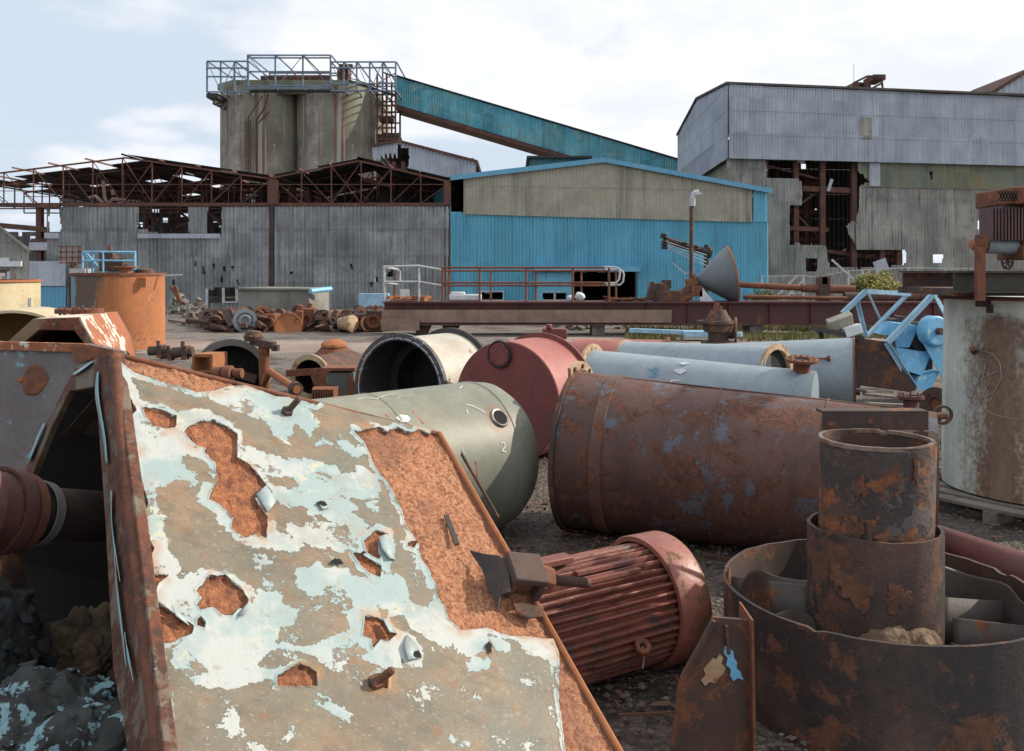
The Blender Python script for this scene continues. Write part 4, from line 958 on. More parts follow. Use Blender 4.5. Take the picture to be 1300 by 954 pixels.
# rusty gate valve
v = thing('gate_valve', 'rust covered gate valve with side handwheel rising above the blue pipes', 'valve', G(912, 12.6, 0))
d = 12.6; P = lambda x, y, dd=0: W(x, y, d+dd)
mb = MB(); mb.tube(G(912, d, 0), P(912, 405), .14, 24); mb.lathe(P(912, 412), (0, 0, 1), [(-.12, .14), (-.1, .2), (.0, .21), (.05, .19), (.14, .13), (.2, .1)], 24, cap1=True); mb.build('body', m_rust_dark, v)
mb = MB(); mb.flange(P(912, 438), (0, 0, 1), .24, .05, .05, 8, .02, 32); mb.flange(P(909, 411), (0, 0, 1), .26, .05, .04, 8, .02, 32); mb.build('flange', m_rust_dark, v)
mb = MB(); mb.tube(P(910, 412), P(910, 385), .03, 10); mb.tube(P(910, 396), P(912, 388), .06, 12); mb.build('stem', m_rust, v)
mb = MB(); mb.tube(P(915, 418), P(931, 420), .12, 20); mb.build('side_branch', m_rust_dark, v)
mb = MB(); hcx = P(934, 420); mb.path(ring_pts(hcx, (1, -.25, 0), .17, 24), .02, 6)
for k in range(5):
    a, s_, u_ = basis((1, -.25, 0)); g = 2*PI*k/5; mb.tube(hcx, hcx+(s_*math.cos(g)+u_*math.sin(g))*.17, .012, 6)
mb.build('handwheel', m_rust, v)

# ------------------------------------------------------------------ long girder with walkway railings
GD = 25.0
gx0, gx1 = (486-650)/F*GD, (1262-650)/F*GD
v = thing('long_girder', 'very long maroon steel girder carrying a walkway across the yard', 'girder', ((gx0+gx1)/2, GD+.5, 0))
ztg = .92; zbg = .30
mb = MB(); mb.box(((gx0+gx1)/2, GD+.45, ztg-.02), (gx1-gx0, 1.1, .045)); mb.build('top_flange', m_girder, v)
mb = MB(); mb.box(((gx0+gx1)/2, GD+.12, (ztg+zbg)/2-.02), (gx1-gx0-.05, .04, ztg-zbg-.06)); mb.build('web', m_girder, v)
mb = MB(); mb.box(((gx0+gx1)/2, GD+.4, zbg-.01), (gx1-gx0, 1.0, .045)); mb.build('bottom_flange', m_rust_dark, v)
mb = MB()
for k in range(15): 
    x = gx0+.5+k*(gx1-gx0-1)/14; mb.box((x, GD+.06, (ztg+zbg)/2-.02), (.03, .075, ztg-zbg-.08))
mb.build('stiffener', m_girder, v)
mb = MB(); x1 = (853-650)/F*GD; mb.box(((gx0+x1)/2-.02, GD-.04, .52), (x1-gx0, .09, .35)); mb.build('side_channel', m_timber, v)
mb = MB(); mb.box((gx0+.5, GD-.1, .28), (1.05, .2, .3)); mb.build('end_block', m_timber, v, bevel=.01)
for px in (535, 572):
    mb = MB(); mb.prism([G(px-11, GD+.1, zbg-.05), G(px+11, GD+.1, zbg-.05), G(px+5, GD+.1, -.02), G(px-5, GD+.1, -.02)], (0, .8, 0)); mb.build('support_leg', m_rust_dark, v)
for px in (760, 960, 1200):
    mb = MB(); mb.box((((px-650)/F*GD), GD+.45, .13), (.35, .9, .28)); mb.build('sleeper', m_palletw, v)
r_ = .028
def rail(y, z, xs_, zm_, mats, nm='railing'):
    mb = MB(); mb.path([V((xs_[0], y, z)), V((xs_[1], y, z))], r_, 8); mb.path([V((xs_[0], y, zm_)), V((xs_[1], y, zm_))], r_, 8); mb.build(nm, mats, v)
gx = lambda px, dd=GD: (px-650)/F*dd
rail(GD-.02, 1.86, (gx(562), gx(768)), 1.44, m_rust); rail(GD+.9, 1.77, (gx(566, GD+.9), gx(772, GD+.9)), 1.35, m_rust)
for i, px in enumerate((488, 532, 562, 609, 668, 727, 773)):
    mb = MB(); mb.tube((gx(px), GD-.02, ztg), (gx(px), GD-.02, 1.86), .032, 8); mb.build('post', m_galv if i < 2 else m_rust, v)
for px in (501, 570, 623, 680, 738, 782):
    mb = MB(); mb.tube((gx(px, GD+.9), GD+.9, ztg), (gx(px, GD+.9), GD+.9, 1.77), .03, 8); mb.build('post', m_rust, v)
def W2(x, y, dd=0): return W(x, y, GD+dd)
mb = MB()
mb.path([W2(487, 339), W2(531, 337.5), W2(562, 343), ], r_, 8); mb.path([W2(487, 358), W2(532, 358), W2(562, 363)], r_, 8)
mb.path([W2(487, 339.5), W2(504, 342, .9), W2(508, 345, .9), W2(508, 358, .9), W2(504, 361.5, .9), W2(487, 358.5)], r_, 8)
mb.path([W2(765, 339.5), W2(781, 339.5), W2(786, 341.5), W2(787, 346), W2(786, 355), W2(782, 359.5), W2(765, 360)], r_, 8)
mb.path([W2(768, 342.5, .9), W2(786, 342.5, .9), W2(791, 345, .9), W2(792, 349, .9), W2(791, 358, .9), W2(787, 362, .9), W2(770, 362.5, .9)], r_, 8)
mb.build('rail_end_hoop', m_galv, v)
# things standing on the walkway
def item(name, label, cat, c, mats, fn, group=None):
    t_ = None; mb = MB(); fn(mb); o = mb.build(name, mats); tag(o, label, cat, group); return o
r4 = random.Random(11)
def f(mb):
    for k in range(26):
        c_ = V((gx(r4.uniform(489, 548)), GD+r4.uniform(.05, .8), ztg+.06+.05*r4.random())); mb.box(c_, (r4.uniform(.06, .3), r4.uniform(.05, .2), r4.uniform(.04, .12)), Matrix.Rotation(r4.uniform(0, 3), 3, 'Z'))
tag((lambda mb: (f(mb), mb.build('rust_scale_heap', m_rust_orange))[1])(MB()), kind='stuff')
def f(mb): mb.box(W2(514, 372, .3), (.26, .02, .2)); mb.tube(W2(514, 384, .3), W2(514, 376, .3), .015)
item('notice_board', 'tiny white and blue notice on the left end of the long walkway', 'sign', None, m_signw, f)
def f(mb):
    mb.box((gx(590), GD+.4, ztg+.11), (.9, .5, .16)); mb.box((gx(580), GD+.4, ztg+.22), (.4, .3, .08))
o = item('pale_machine_cover', 'pale painted metal cover lying on the walkway before the blue wall', 'cover', None, m_signw, f); bv = o.modifiers.new('b', 'BEVEL'); bv.width = .03; bv.segments = 2
def f(mb):
    for k in range(12): mb.box((gx(r4.uniform(780, 830)), GD+r4.uniform(.1, .8), ztg+.04+.04*r4.random()), (r4.uniform(.3, .9), r4.uniform(.1, .3), .03), Matrix.Rotation(r4.uniform(-.15, .15), 3, 'Y'))
item('bent_plate_offcuts', 'flat heap of bent rusty plate offcuts by the walkway rail end', 'metal plates', None, m_rust, f)
def f(mb):
    for x, y, s_ in ((724, 379, .1), (736, 377, .14)): lumpy(mb, W2(x, y, .4), (s_, s_, s_), x, 2)
item('rag_bundle', 'small white rag bundle on the walkway in front of the dark doorway', 'rag', None, m_signw, f)
# cone funnel with rusty rim plate and seized machine beside it
v = thing('loading_funnel', 'big grey steel cone on its side with an orange rusty rim', 'funnel', W2(905, 385, .4))
mb = MB(); apx = W2(884, 357, .5); fa = (W2(926, 350, .5)-apx).normalized(); FL = (W2(926, 350, .5)-apx).length
mb.lathe(apx, fa, [(0, .1), (FL, .80)], 64); mb.lathe(apx, fa, [(.02, .08), (FL, .78)], 64); mb.build('cone', M('blue_grey_cone', (.15, .165, .18), (.11, .12, .14), .5, 1, rough=.5, rust=.1, bump=.1), v)
mb = MB(); mb.lathe(apx, fa, [(FL, .77), (FL, .83), (FL+.05, .83), (FL+.05, .77)], 64); mb.build('rim', m_rust_orange, v)
mb = MB(); mb.flange(apx-fa*.08, fa, .22, .06, .07, 8, .025, 24); mb.tube(apx-fa*.3, apx, .1); mb.build('neck_flange', m_rust, v)
v = thing('seized_winch', 'rusted seized machine with gear and lever beside the grey cone', 'winch', W2(860, 385, .4))
mb = MB(); mb.box(W2(852, 377, .4), (.9, .6, .35)); mb.lathe(W2(838, 372, .2), (0, 1, 0), [(0, .28), (.12, .28)], 20, cap0=True, cap1=True); mb.box(W2(826, 369, .4), (.12, .4, .5), Matrix.Rotation(.25, 3, 'Y')); mb.box(W2(846, 361, .5), (.25, .2, .25)); mb.build('body', m_rust_dark, v, bevel=.02)
mb = MB(); mb.beam(W2(856, 380, .3), W2(884, 357, .3), .1, .16); mb.beam(W2(862, 383, .1), W2(882, 372, .1), .08, .1); mb.box(W2(884, 370, .2), (.3, .2, .3)); mb.build('lever_arm', m_rust, v)
mb = MB(); mb.prism([W2(888, 372, .1), W2(892, 366, .1), W2(908, 385, .1), W2(889, 385, .1)], (0, .05, 0)); mb.build('guard', m_signw, v)
v = thing('upper_rust_pipe', 'long rust brown pipe held in a cradle above the girder, the higher one', 'pipe', W2(1000, 372, .7))
mb = MB(); mb.tube(W2(928, 361, .7), W2(1020, 366, .7), .085, 16); mb.tube(W2(1018, 366, .7), W2(1085, 368, .7), .12, 16); mb.build('tube', m_rust, v)
mb = MB(); mb.box(W2(1045, 369, .7), (.3, .3, .75)); mb.box(W2(1045, 356, .7), (.15, .3, .22)); mb.build('cradle', m_rust_dark, v)
v = thing('lower_rust_pipe', 'thin rust brown pipe lying on the girder top under the higher pipe', 'pipe', W2(1000, 380, .3))
mb = MB(); mb.tube(W2(944, 377, .3), W2(1075, 379, .3), .055, 12); mb.build('tube', m_rust, v)
v = thing('fat_rust_pipe', 'stout dark rust pipe lying on the right part of the girder', 'pipe', W2(1150, 378, .5))
mb = MB(); mb.tube(W2(1072, 378, .55), W2(1212, 376, .55), .15, 16); mb.build('tube', m_rust_dark, v)

# lamp pole, boom with wires
v = thing('lamp_pole', 'slim rusty pole with a white floodlight in front of the blue shed', 'street lamp', G(877, 30, 0))
mb = MB(); mb.tube(G(877, 30, 0), W(878, 262, 30), .07, 10); mb.build('pole', m_rust_dark, v)
mb = MB(); mb.tube(W(879, 262, 30), W(879.5, 247, 30), .1, 10); mb.path([W(879.5, 247, 30), W(882, 244, 30), W(887, 243.5, 30)], .07, 8); mb.box(W(886, 246, 30), (.22, .2, .1)); mb.build('lamp_head', m_galv, v)
v = thing('insulator_boom', 'dark slanting boom with strung wires before the blue wall', 'boom', G(897, 33, 0))
mb = MB(); mb.tube(W(842, 304, 33), W(900, 321, 33), .13, 12); mb.flange(W(899, 320.5, 33), (1, 0, -.3), .2, .06, .12, 0); mb.build('boom', m_dark, v)
mb = MB(); mb.tube(G(897, 33, 0), W(897, 311, 33), .09, 10); mb.build('post', m_dark, v)
for x, y in ((843, 300), (844, 309), (844, 314), (870, 311), (884, 315)): mb = MB(); mb.lathe(W(x, y, 32.8), (0, 0, 1), [(-.08, .09), (-.05, .14), (0, .14), (.02, .08), (.05, .14), (.1, .1)], 10, cap0=True, cap1=True); mb.build('insulator', m_dark, v)
mb = MB()
for k in range(4): mb.path([W(846+k*.5, 307+k*3, 32.7), W(870, 315+k*3.6, 32.7), W(897, 324+k*4.5, 32.7)], .012, 4)
mb.path([W(853, 333, 32.7), W(856, 336, 32.7), W(870, 348, 32.7), W(880, 343, 32.7)], .02, 4); mb.build('wire', m_galv, v)

# ------------------------------------------------------------------ fence, low wall and bushes on the right
v = thing('low_block_wall', 'low grey block wall running along the foot of the tall building', 'wall', (16.5, 44.5, 0))
mb = MB(); mb.prism([(13.0, 46.4, 0), (13.0, 46.4, 1.55), (29, 47.6, 1.75), (29, 47.6, 0)], (0, .25, 0)); mb.build('blockwork', m_block, v)
v = thing('mesh_fence', 'grey wire mesh fence on galvanised posts before the torn building', 'fence', (16, 40, 0))
fx = [(967, 351), (1020, 350), (1038, 352), (1077, 344), (1095, 343), (1153, 340), (1200, 341), (1250, 341)]
fp = [W(x, y, 40) for x, y in fx]
for a in fp:
    mb = MB(); mb.tube(V((a.x, a.y, 0)), a, .045, 8); mb.build('post', m_galv, v)
mb = MB()
for a, b_ in zip(fp, fp[1:]):
    mb.beam(a, b_, .03, .03); n = int((b_-a).length/.28)
    for i in range(n):
        t0 = a.lerp(b_, i/n); t1 = a.lerp(b_, (i+1)/n); mb.beam(t0, V((t1.x, t1.y, .1)), .007, .007); mb.beam(t1, V((t0.x, t0.y, .1)), .007, .007)
mb.build('wire_mesh', m_galv, v)
for i, (x0, y0, x1, y1) in enumerate(((985, 378, 1012, 350), (990, 386, 1020, 356), (1056, 330, 1085, 356))):
    mb = MB(); mb.beam(W(x0, y0, 39.5), W(x1, y1, 39.5), .08, .08); tag(mb.build('leaning_bar', m_galv), ('pale bar leaning on the fence, upper of the two near the blue shed corner', 'pale bar leaning on the fence, lower of the two near the blue shed corner', 'thin bar fallen across the torn building opening')[i], 'bar')
def bush(name, label, c, sx, sy, sz, mat, n, seed, leaf=.06):
    r = random.Random(seed); b_ = thing(name, label, 'bush', (c[0], c[1], 0))
    mb = MB()
    for k in range(14):
        a = r.uniform(0, 2*PI); mb.path([(c[0], c[1], 0), (c[0]+math.cos(a)*sx*.25, c[1]+math.sin(a)*sy*.25, sz*.4), (c[0]+math.cos(a)*sx*.55, c[1]+math.sin(a)*sy*.55, sz*.72)], .015, 5)
    mb.build('stem', m_rust_dark, b_)
    mb = MB()
    for k in range(n):
        while True:
            p = V((r.uniform(-1, 1), r.uniform(-1, 1), r.uniform(-.1, 1)))
            if p.length < 1 and p.length > .6: break
        p = p*(1+.22*mnoise.noise(p*2.6+V((seed, 0, 0)))+.08*mnoise.noise(p*7))
        q = V((c[0]+p.x*sx, c[1]+p.y*sy, c[2]+p.z*sz)); 
        if q.z < .02: continue
        u = V((r.gauss(0, 1), r.gauss(0, 1), r.gauss(0, 1))).normalized(); w_ = u.orthogonal().normalized()*leaf*r.uniform(.6, 1.3); u = u*leaf*r.uniform(.8, 1.7)
        mb.add([q-w_*.5, q+u, q+w_*.5, q-u], [(0, 1, 2, 3)])
    mb.build('foliage', mat, b_, smooth=0)
bush('round_bush', 'round yellow green bush behind the girder and blue machine', W(1112, 345, 33)*1 - V((0, 0, 1.75)), 1.3, 1.1, 1.66, m_leaf, 22000, 1, .055)
bush('dark_bush', 'dark green low bush to the right of the round yellow one', G(1165, 33), 1.1, .9, 1.2, m_leafd, 7000, 2, .08)
bush('small_bush', 'small green bush under the rusty pipe beside the blue shed', G(972, 36), .9, .7, 1.0, m_leafd, 3000, 3)

# ------------------------------------------------------------------ blue machine
v = thing('blue_machine', 'bright blue machine fallen over with angle iron guard frames and pulley', 'machine', G(1140, 12, 0))
X = lambda x, y, dd=0: W(820+x/3.17, 300+y/3.17, 12+dd)
def fr(pts, w_=.06, m_=m_palerail, close=False, dd=0):
    mb = MB(); q = [X(x, y, d_+dd) for x, y, d_ in pts]
    for i in range(len(q)-1): mb.angle(q[i], q[i+1], w_, .012)
    mb.build('guard_frame', m_, v)
fr([(790, 312, 0), (884, 222, 0), (1060, 232, .3), (890, 405, .1)]); fr([(850, 262, .05), (884, 402, .05)], .05); fr([(890, 225, .4), (940, 335, .5)], .04, m_lattice)
fr([(1085, 615, -.1), (970, 430, -.1), (1155, 235, 0), (1230, 372, .2), (1157, 476, .2)], .065); fr([(1158, 240, .5), (1000, 410, .4)], .04)
mb = MB(); mb.prism([X(845, 410, 0), X(968, 425, 0), X(1087, 620, -.15), X(1060, 628, -.15), X(850, 600, .1)], (0.03, .05, 0)); mb.build('base_plate', m_rust_dark, v)
mb = MB(); pc_ = X(1165, 382, -.05); mb.lathe(pc_, (.35, -.93, 0), [(-.12, .2), (.02, .2), (.04, .18), (.04, .06)], 40, cap0=True, cap1=True); mb.build('pulley_guard', m_cblue, v)
mb = MB(); mb.lathe(pc_, (.35, -.93, 0), [(.03, .045), (.12, .045)], 20, cap1=True); mb.build('shaft', m_rust_dark, v)
mb = MB(); mb.prism([X(1112, 345, .0), X(1108, 420, 0), X(1205, 600, -.1), X(1238, 575, -.1), X(1222, 395, 0)], (.1, .22, 0)); mb.build('belt_cover', m_cblue, v, bevel=.01)
mb = MB(); mb.prism([X(1005, 448, .1), X(1150, 470, .1), X(1112, 562, 0), X(1042, 540, 0)], (.03, .35, 0)); mb.prism([X(1100, 565, -.02), X(1182, 545, -.02), X(1140, 632, -.05), X(1078, 610, -.05)], (.03, .3, 0)); mb.build('side_plate', m_cblue, v)
mb = MB(); mb.prism([X(938, 395, .15), X(992, 348, .15), X(1100, 362, .1), X(1000, 402, .1)], (0, .3, .02)); mb.prism([X(1000, 400, .1), X(1100, 362, .1), X(1060, 448, .1), X(1010, 448, .1)], (0, .03, .0)); mb.build('hopper_chute', m_cblue, v)
mb = MB(); mb.lathe(X(1075, 400, .35), (.3, -1, 0), [(0, .2), (.2, .2)], 24, cap0=True, cap1=True); mb.tube(X(960, 340, .4), X(1050, 350, .4), .05); mb.box(X(1060, 500, .45), (.5, .3, .7)); mb.build('gearbox', m_dark, v)
mb = MB(); mb.path([X(1000, 320, .3), X(1050, 330, .4), X(1110, 322, .4), X(1145, 322, .3)], .012, 6); mb.path([X(940, 335, .4), X(990, 345, .4), X(1030, 330, .4)], .01, 6); mb.build('cable', m_rubber, v)
mb = MB(); mb.box(X(780, 345, -.1), (.33, .1, .17), Matrix.Rotation(-.35, 3, 'Y') @ Matrix.Rotation(.5, 3, 'X')); o = mb.build('junction_box', M('grimy_cream_box', (.42, .40, .32), (.3, .29, .24), .5, 6, rough=.6, rust=.2), v, bevel=.01)
mb = MB(); mb.box(X(830, 380, -.15), (.22, .12, .13), Matrix.Rotation(-.3, 3, 'Y')); mb.build('junction_box', m_signw, v, bevel=.01)
mb = MB(); mb.beam(X(680, 372, -.05), X(860, 410, -.05), .3, .06); mb.beam(X(700, 375, .1), X(720, 470, .1), .05, .05); mb.beam(X(850, 410, .1), X(850, 640, .1), .06, .06); mb.build('mounting_bar', m_dark, v)
mb = MB(); r5 = random.Random(2)
for i, (x, y, L_, w_, a) in enumerate(((900, 640, .8, .12, .25), (960, 655, .9, .14, -.15), (880, 610, .5, .3, .5))):
    mb = MB(); c_ = X(x, y, 0); mb.box((c_.x, 11.2+.3*i, .10+.05*i), (L_, w_, .03), Matrix.Rotation(a, 3, 'Z') @ Matrix.Rotation(.08, 3, 'Y')); tag(mb.build('loose_board', m_palletw), ('grey board on the ground under the blue machine, the nearest of three', 'grey board crossing the others under the blue machine', 'wide pale board leaning under the blue machine plate')[i], 'board')
mb = MB(); q = G(1190, 10.6, .2); v = thing('flanged_pipe_end', 'short rusty pipe with a round flange on the gravel by the pale tank', 'pipe fitting', (q.x, q.y, 0))
mb.flange(q, (-.75, -.66, 0), .2, .085, .035, 10, .014, 40); mb.build('flange', m_rust_dark, v)
mb = MB(); mb.tube(q, q+V((.75, .66, 0))*.35, .11, 24); mb.build('pipe', m_rust, v)
for i, (px, d, r_) in enumerate(((1199, 7.9, .09), (1182, 7.2, .10), (1213, 8.6, .08))):
    mb = MB(); q = G(px, d, r_+.03); mb.lathe(q, (.8, -.5, 0), [(0, r_*.4), (0, r_), (.05, r_), (.05, r_*.4), (0, r_*.4)], 24); tag(mb.build('cast_roller', m_rust_dark), ('small dark roller lying nearest the pallet corner', 'small dark roller tucked behind the scaly drum frame', 'small dark roller beside the bottom of the pale tank')[i], 'roller')

# ------------------------------------------------------------------ pale rusty tank on a pallet, with motor platform
tc_ = G(1332, 6.8, 0)
v = thing('pale_rusty_tank', 'tall pale green tank with a broad brown rust stain, standing on a pallet', 'tank', (tc_.x, tc_.y, .14))
mb = MB(); mb.lathe((tc_.x, tc_.y, 0), (0, 0, 1), [(.14, .70), (.14, .735), (.5, .732), (1.0, .722), (1.55, .715)], 128, wob=.004, cap0=True, cap1=True); mb.build('shell', m_tankpale, v)
mb = MB(); mb.lathe((tc_.x, tc_.y, 0), (0, 0, 1), [(1.545, .60), (1.545, .76), (1.57, .76), (1.57, .60)], 96); mb.build('top_rim', m_rust_dark, v)
def tank_pt(px, py, lift=.002):
    p, n = hitcyl(px, py, (tc_.x, tc_.y, 0), (0, 0, 1), .727); return p+n*lift
mb = MB()
for pts in ([(1240, 448), (1250, 446), (1262, 450), (1270, 462), (1272, 480), (1262, 498), (1250, 505), (1240, 500), (1234, 486), (1236, 466), (1242, 452)], [(1246, 470), (1236, 500), (1232, 512)], [(1252, 460), (1246, 490), (1252, 512)], [(1238, 490), (1252, 478), (1266, 472)], [(1256, 486), (1244, 512), (1258, 508), (1262, 500)], [(1250, 520), (1262, 526), (1276, 530), (1296, 533)], [(1225, 478), (1230, 506), (1240, 514)]):
    q = [tank_pt(*p, .004) for p in pts]
    for a, b_ in zip(q, q[1:]): mb.beam(a, b_, .004, .004)
mb.build('scratched_face', M('scratch', (.42, .36, .32), rough=.7), v)
mb = MB(); q = tank_pt(1236, 447, 0); mb.tube(q, q+V((-.05, -.08, .03)), .02, 8); mb.build('lug', m_rust_dark, v); mb = MB(); q = tank_pt(1251, 385, 0); mb.box(q, (.12, .05, .05)); mb.box(q+V((.03, -.02, -.04)), (.05, .04, .06)); mb.build('lug', m_rust_dark, v)
# platform
v = thing('motor_platform', 'rusty steel platform carrying a motor on top of the pale tank', 'platform', (tc_.x, tc_.y, 1.572))
mb = MB(); d = 6.3; mb.box((W(1285, 372, d).x+.2, 6.6, 1.61), (1.35, .9, .05)); mb.build('deck', m_rust_dark, v)
x0 = W(1197, 350, d).x; x1 = x0+1.5
mb = MB(); mb.ibeam((x0, 6.15, 1.68), (x1, 6.15, 1.68), .15, .12, .014); mb.build('edge_beam', m_timber if False else M('oily_beam', (.06, .055, .04), (.04, .04, .03), .5, 4, rough=.55, rust=.35, rscale=6), v)
mb = MB(); mb.ibeam((x0, 6.95, 1.68), (x1, 6.95, 1.68), .15, .12, .014); mb.build('edge_beam', m_rust_dark, v)
mb = MB(); mb.box((W(1248, 340, 6.0).x, 6.04, 1.745), (.05, .05, .38)); mb.box((W(1250, 310, 6.0).x, 6.04, 1.96), (.06, .06, .07)); mb.build('post', m_rust, v)
v = thing('platform_motor', 'rust brown motor with a louvred square hood on the tank platform', 'motor', W(1290, 345, 6.3))
mb = MB(); mb.box(W(1290, 252, 6.3)+V((.06, 0, 0)), (.44, .5, .115)); mb.build('hood', m_rust, v, bevel=.012)
mb = MB(); q = W(1276, 250, 6.05)
for k in range(6): mb.beam(q+V((-.05+.02*k, -.01, -.03)), q+V((-.02+.02*k, -.01, .035)), .006, .006); mb.beam(q+V((-.02+.02*k, -.012, -.03)), q+V((-.05+.02*k, -.012, .035)), .006, .006)
mb.build('grille', m_black, v)
mb = MB()
for k in range(11): mb.box(W(1257+k*4.2, 285, 6.12+.0*k), (.012, .06, .22))
mb.box(W(1278, 285, 6.3), (.22, .32, .24)); mb.build('finned_body', M('purple_brown_fins', (.10, .05, .05), (.07, .04, .04), .5, 4, rough=.5, rust=.25), v)
mb = MB(); mb.box(W(1297, 292, 6.25), (.14, .3, .33)); mb.box(W(1298, 322, 6.25), (.18, .34, .09)); mb.build('terminal_box', m_rust, v, bevel=.01)
mb = MB(); mb.tube(W(1252, 311, 6.2), W(1290, 313, 6.2), .06, 20); mb.build('shaft_housing', m_pipeblue, v)
mb = MB(); mb.tube(W(1236, 311, 6.2), W(1254, 311, 6.2), .04, 16); mb.tube(W(1232, 311, 6.2), W(1237, 311, 6.2), .033, 6); mb.tube(W(1247, 311, 6.2), W(1249, 311, 6.2), .055, 16); mb.build('coupling', m_rust_orange, v)
mb = MB(); hcx = W(1279, 331, 6.2); mb.path(ring_pts(hcx, (.5, -1, 0), .058, 20), .007, 6)
for k in range(4):
    a, s_, u_ = basis((.5, -1, 0)); g = PI*k/4+.3; mb.tube(hcx-(s_*math.cos(g)+u_*math.sin(g))*.055, hcx+(s_*math.cos(g)+u_*math.sin(g))*.055, .005, 5)
mb.build('handwheel', m_rust_dark, v)
# pallets
def pallet(cx, cy, rot, label, z=0):
    v = thing('timber_pallet', label, 'pallet', (cx, cy, z)); R_ = Matrix.Rotation(rot, 3, 'Z'); c0 = V((cx, cy, z))
    for k in range(10):
        mb = MB(); mb.box(c0+R_ @ V((-.86+k*.19, 0, .115)), (.12, 1.85, .022), R_ @ Matrix.Rotation(rnd.uniform(-.01, .01), 3, 'Z')); mb.build('top_board', m_palletw, v)
    for y in (-.86, 0, .86):
        mb = MB(); mb.box(c0+R_ @ V((0, y, .058)), (1.88, .09, .088), R_); mb.build('bearer', m_palletw, v)
pallet(tc_.x-.0, tc_.y-.05, .62, 'grey weathered pallet under the pale rusty tank')
mb = MB(); mb.tube(G(1186, 5.5, .12), G(1345, 4.75, .12), .095, 32); tag(mb.build('pinkish_pipe', M('dull_maroon_pipe', (.16, .065, .06), (.12, .05, .05), .5, 3, rough=.6, rust=.2)), 'dull maroon pipe lying on the ground behind the broken ring', 'pipe')

# ------------------------------------------------------------------ foreground ring with blades, hub and scaly drum
fc = G(1118, 3.72, 0); fx_, fy_ = fc.x, fc.y
v = thing('bladed_ring', 'wide rusty steel ring with bent radial blades and a central hub', 'impeller', (fx_, fy_, 0))
mb = MB(); barrel(mb, (fx_, fy_, 0), (0, 0, 1), .625, .61, .465, 128, back=False, wob=.006); ragged(mb, (fx_, fy_), .465, .004, .009, 3, 1); mb.build('outer_ring', [m_ring, m_rust_dark], v)
hx, hy = G(1110, 3.72, 0).x, fy_
mb = MB(); barrel(mb, (hx, hy, 0), (0, 0, 1), .262, .248, .71, 96, back=False, wob=.01); ragged(mb, (hx, hy), .71, .006, .005, 2.4, 5); mb.build('hub', [m_ring, m_rust_dark], v)
mb = MB(); mb.lathe((fx_, fy_, .13), (0, 0, 1), [(0, .609), (0, .01)], 64); mb.build('floor_plate', m_rust_dark, v)
for k, (g, z1, bend) in enumerate(((.15, .40, 0), (.55, .36, .04), (1.05, .38, 0), (2.2, .40, .05), (2.75, .42, .0), (3.25, .34, .03), (3.75, .30, 0), (4.25, .22, .0), (5.1, .22, 0), (5.55, .3, .03), (5.95, .36, 0))):
    c_, s_ = math.cos(g), math.sin(g); vs = []
    n = 10
    for i in range(n+1):
        r_ = .27+(.605-.27)*i/n; o_ = bend*math.sin(PI*i/n)
        for z in (.14, z1-.04*i/n*(k % 3 == 0)): vs.append((fx_+c_*r_-s_*o_, fy_+s_*r_+c_*o_, z))
    mb = MB(); mb.add(vs, [(2*i, 2*i+2, 2*i+3, 2*i+1) for i in range(n)]); o = mb.build('blade', m_ringin, v)
    sd = o.modifiers.new('s', 'SOLIDIFY'); sd.thickness = .008
# curled sheets at the sides
def curl(pts, z0, z1s, nm='curled_plate', mat=m_ringin):
    vs = []
    for i, (x, y) in enumerate(pts):
        vs += [(fx_+x, fy_+y, z0), (fx_+x*1.0, fy_+y, z1s[i])]
    mb = MB(); mb.add(vs, [(2*i, 2*i+2, 2*i+3, 2*i+1) for i in range(len(pts)-1)]); o = mb.build(nm, mat, v)
    sd = o.modifiers.new('s', 'SOLIDIFY'); sd.thickness = .009; ss = o.modifiers.new('u', 'SUBSURF'); ss.levels = 2; ss.render_levels = 2
curl([(.28, .28), (.34, .22), (.42, .24), (.5, .2), (.57, .06), (.53, -.06), (.56, -.16), (.6, -.2)], .14, [.46, .50, .46, .44, .47, .44, .42, .40])
curl([(-.57, -.16), (-.52, -.22), (-.44, -.2), (-.38, -.12), (-.28, -.1)], .14, [.36, .43, .45, .42, .38])
curl([(-.56, .14), (-.45, .2), (-.40, .16)], .14, [.46, .49, .46], mat=m_rust_dark)
mb = MB(); rough_blob(mb, (fx_-.02, fy_-.30, .16), (.25, .17, .22), 3, 6, amp=.28); tag(mb.build('cement_crust', m_cement), 'crusty tan cement lump inside the broken ring in front of its hub', 'cement lump')
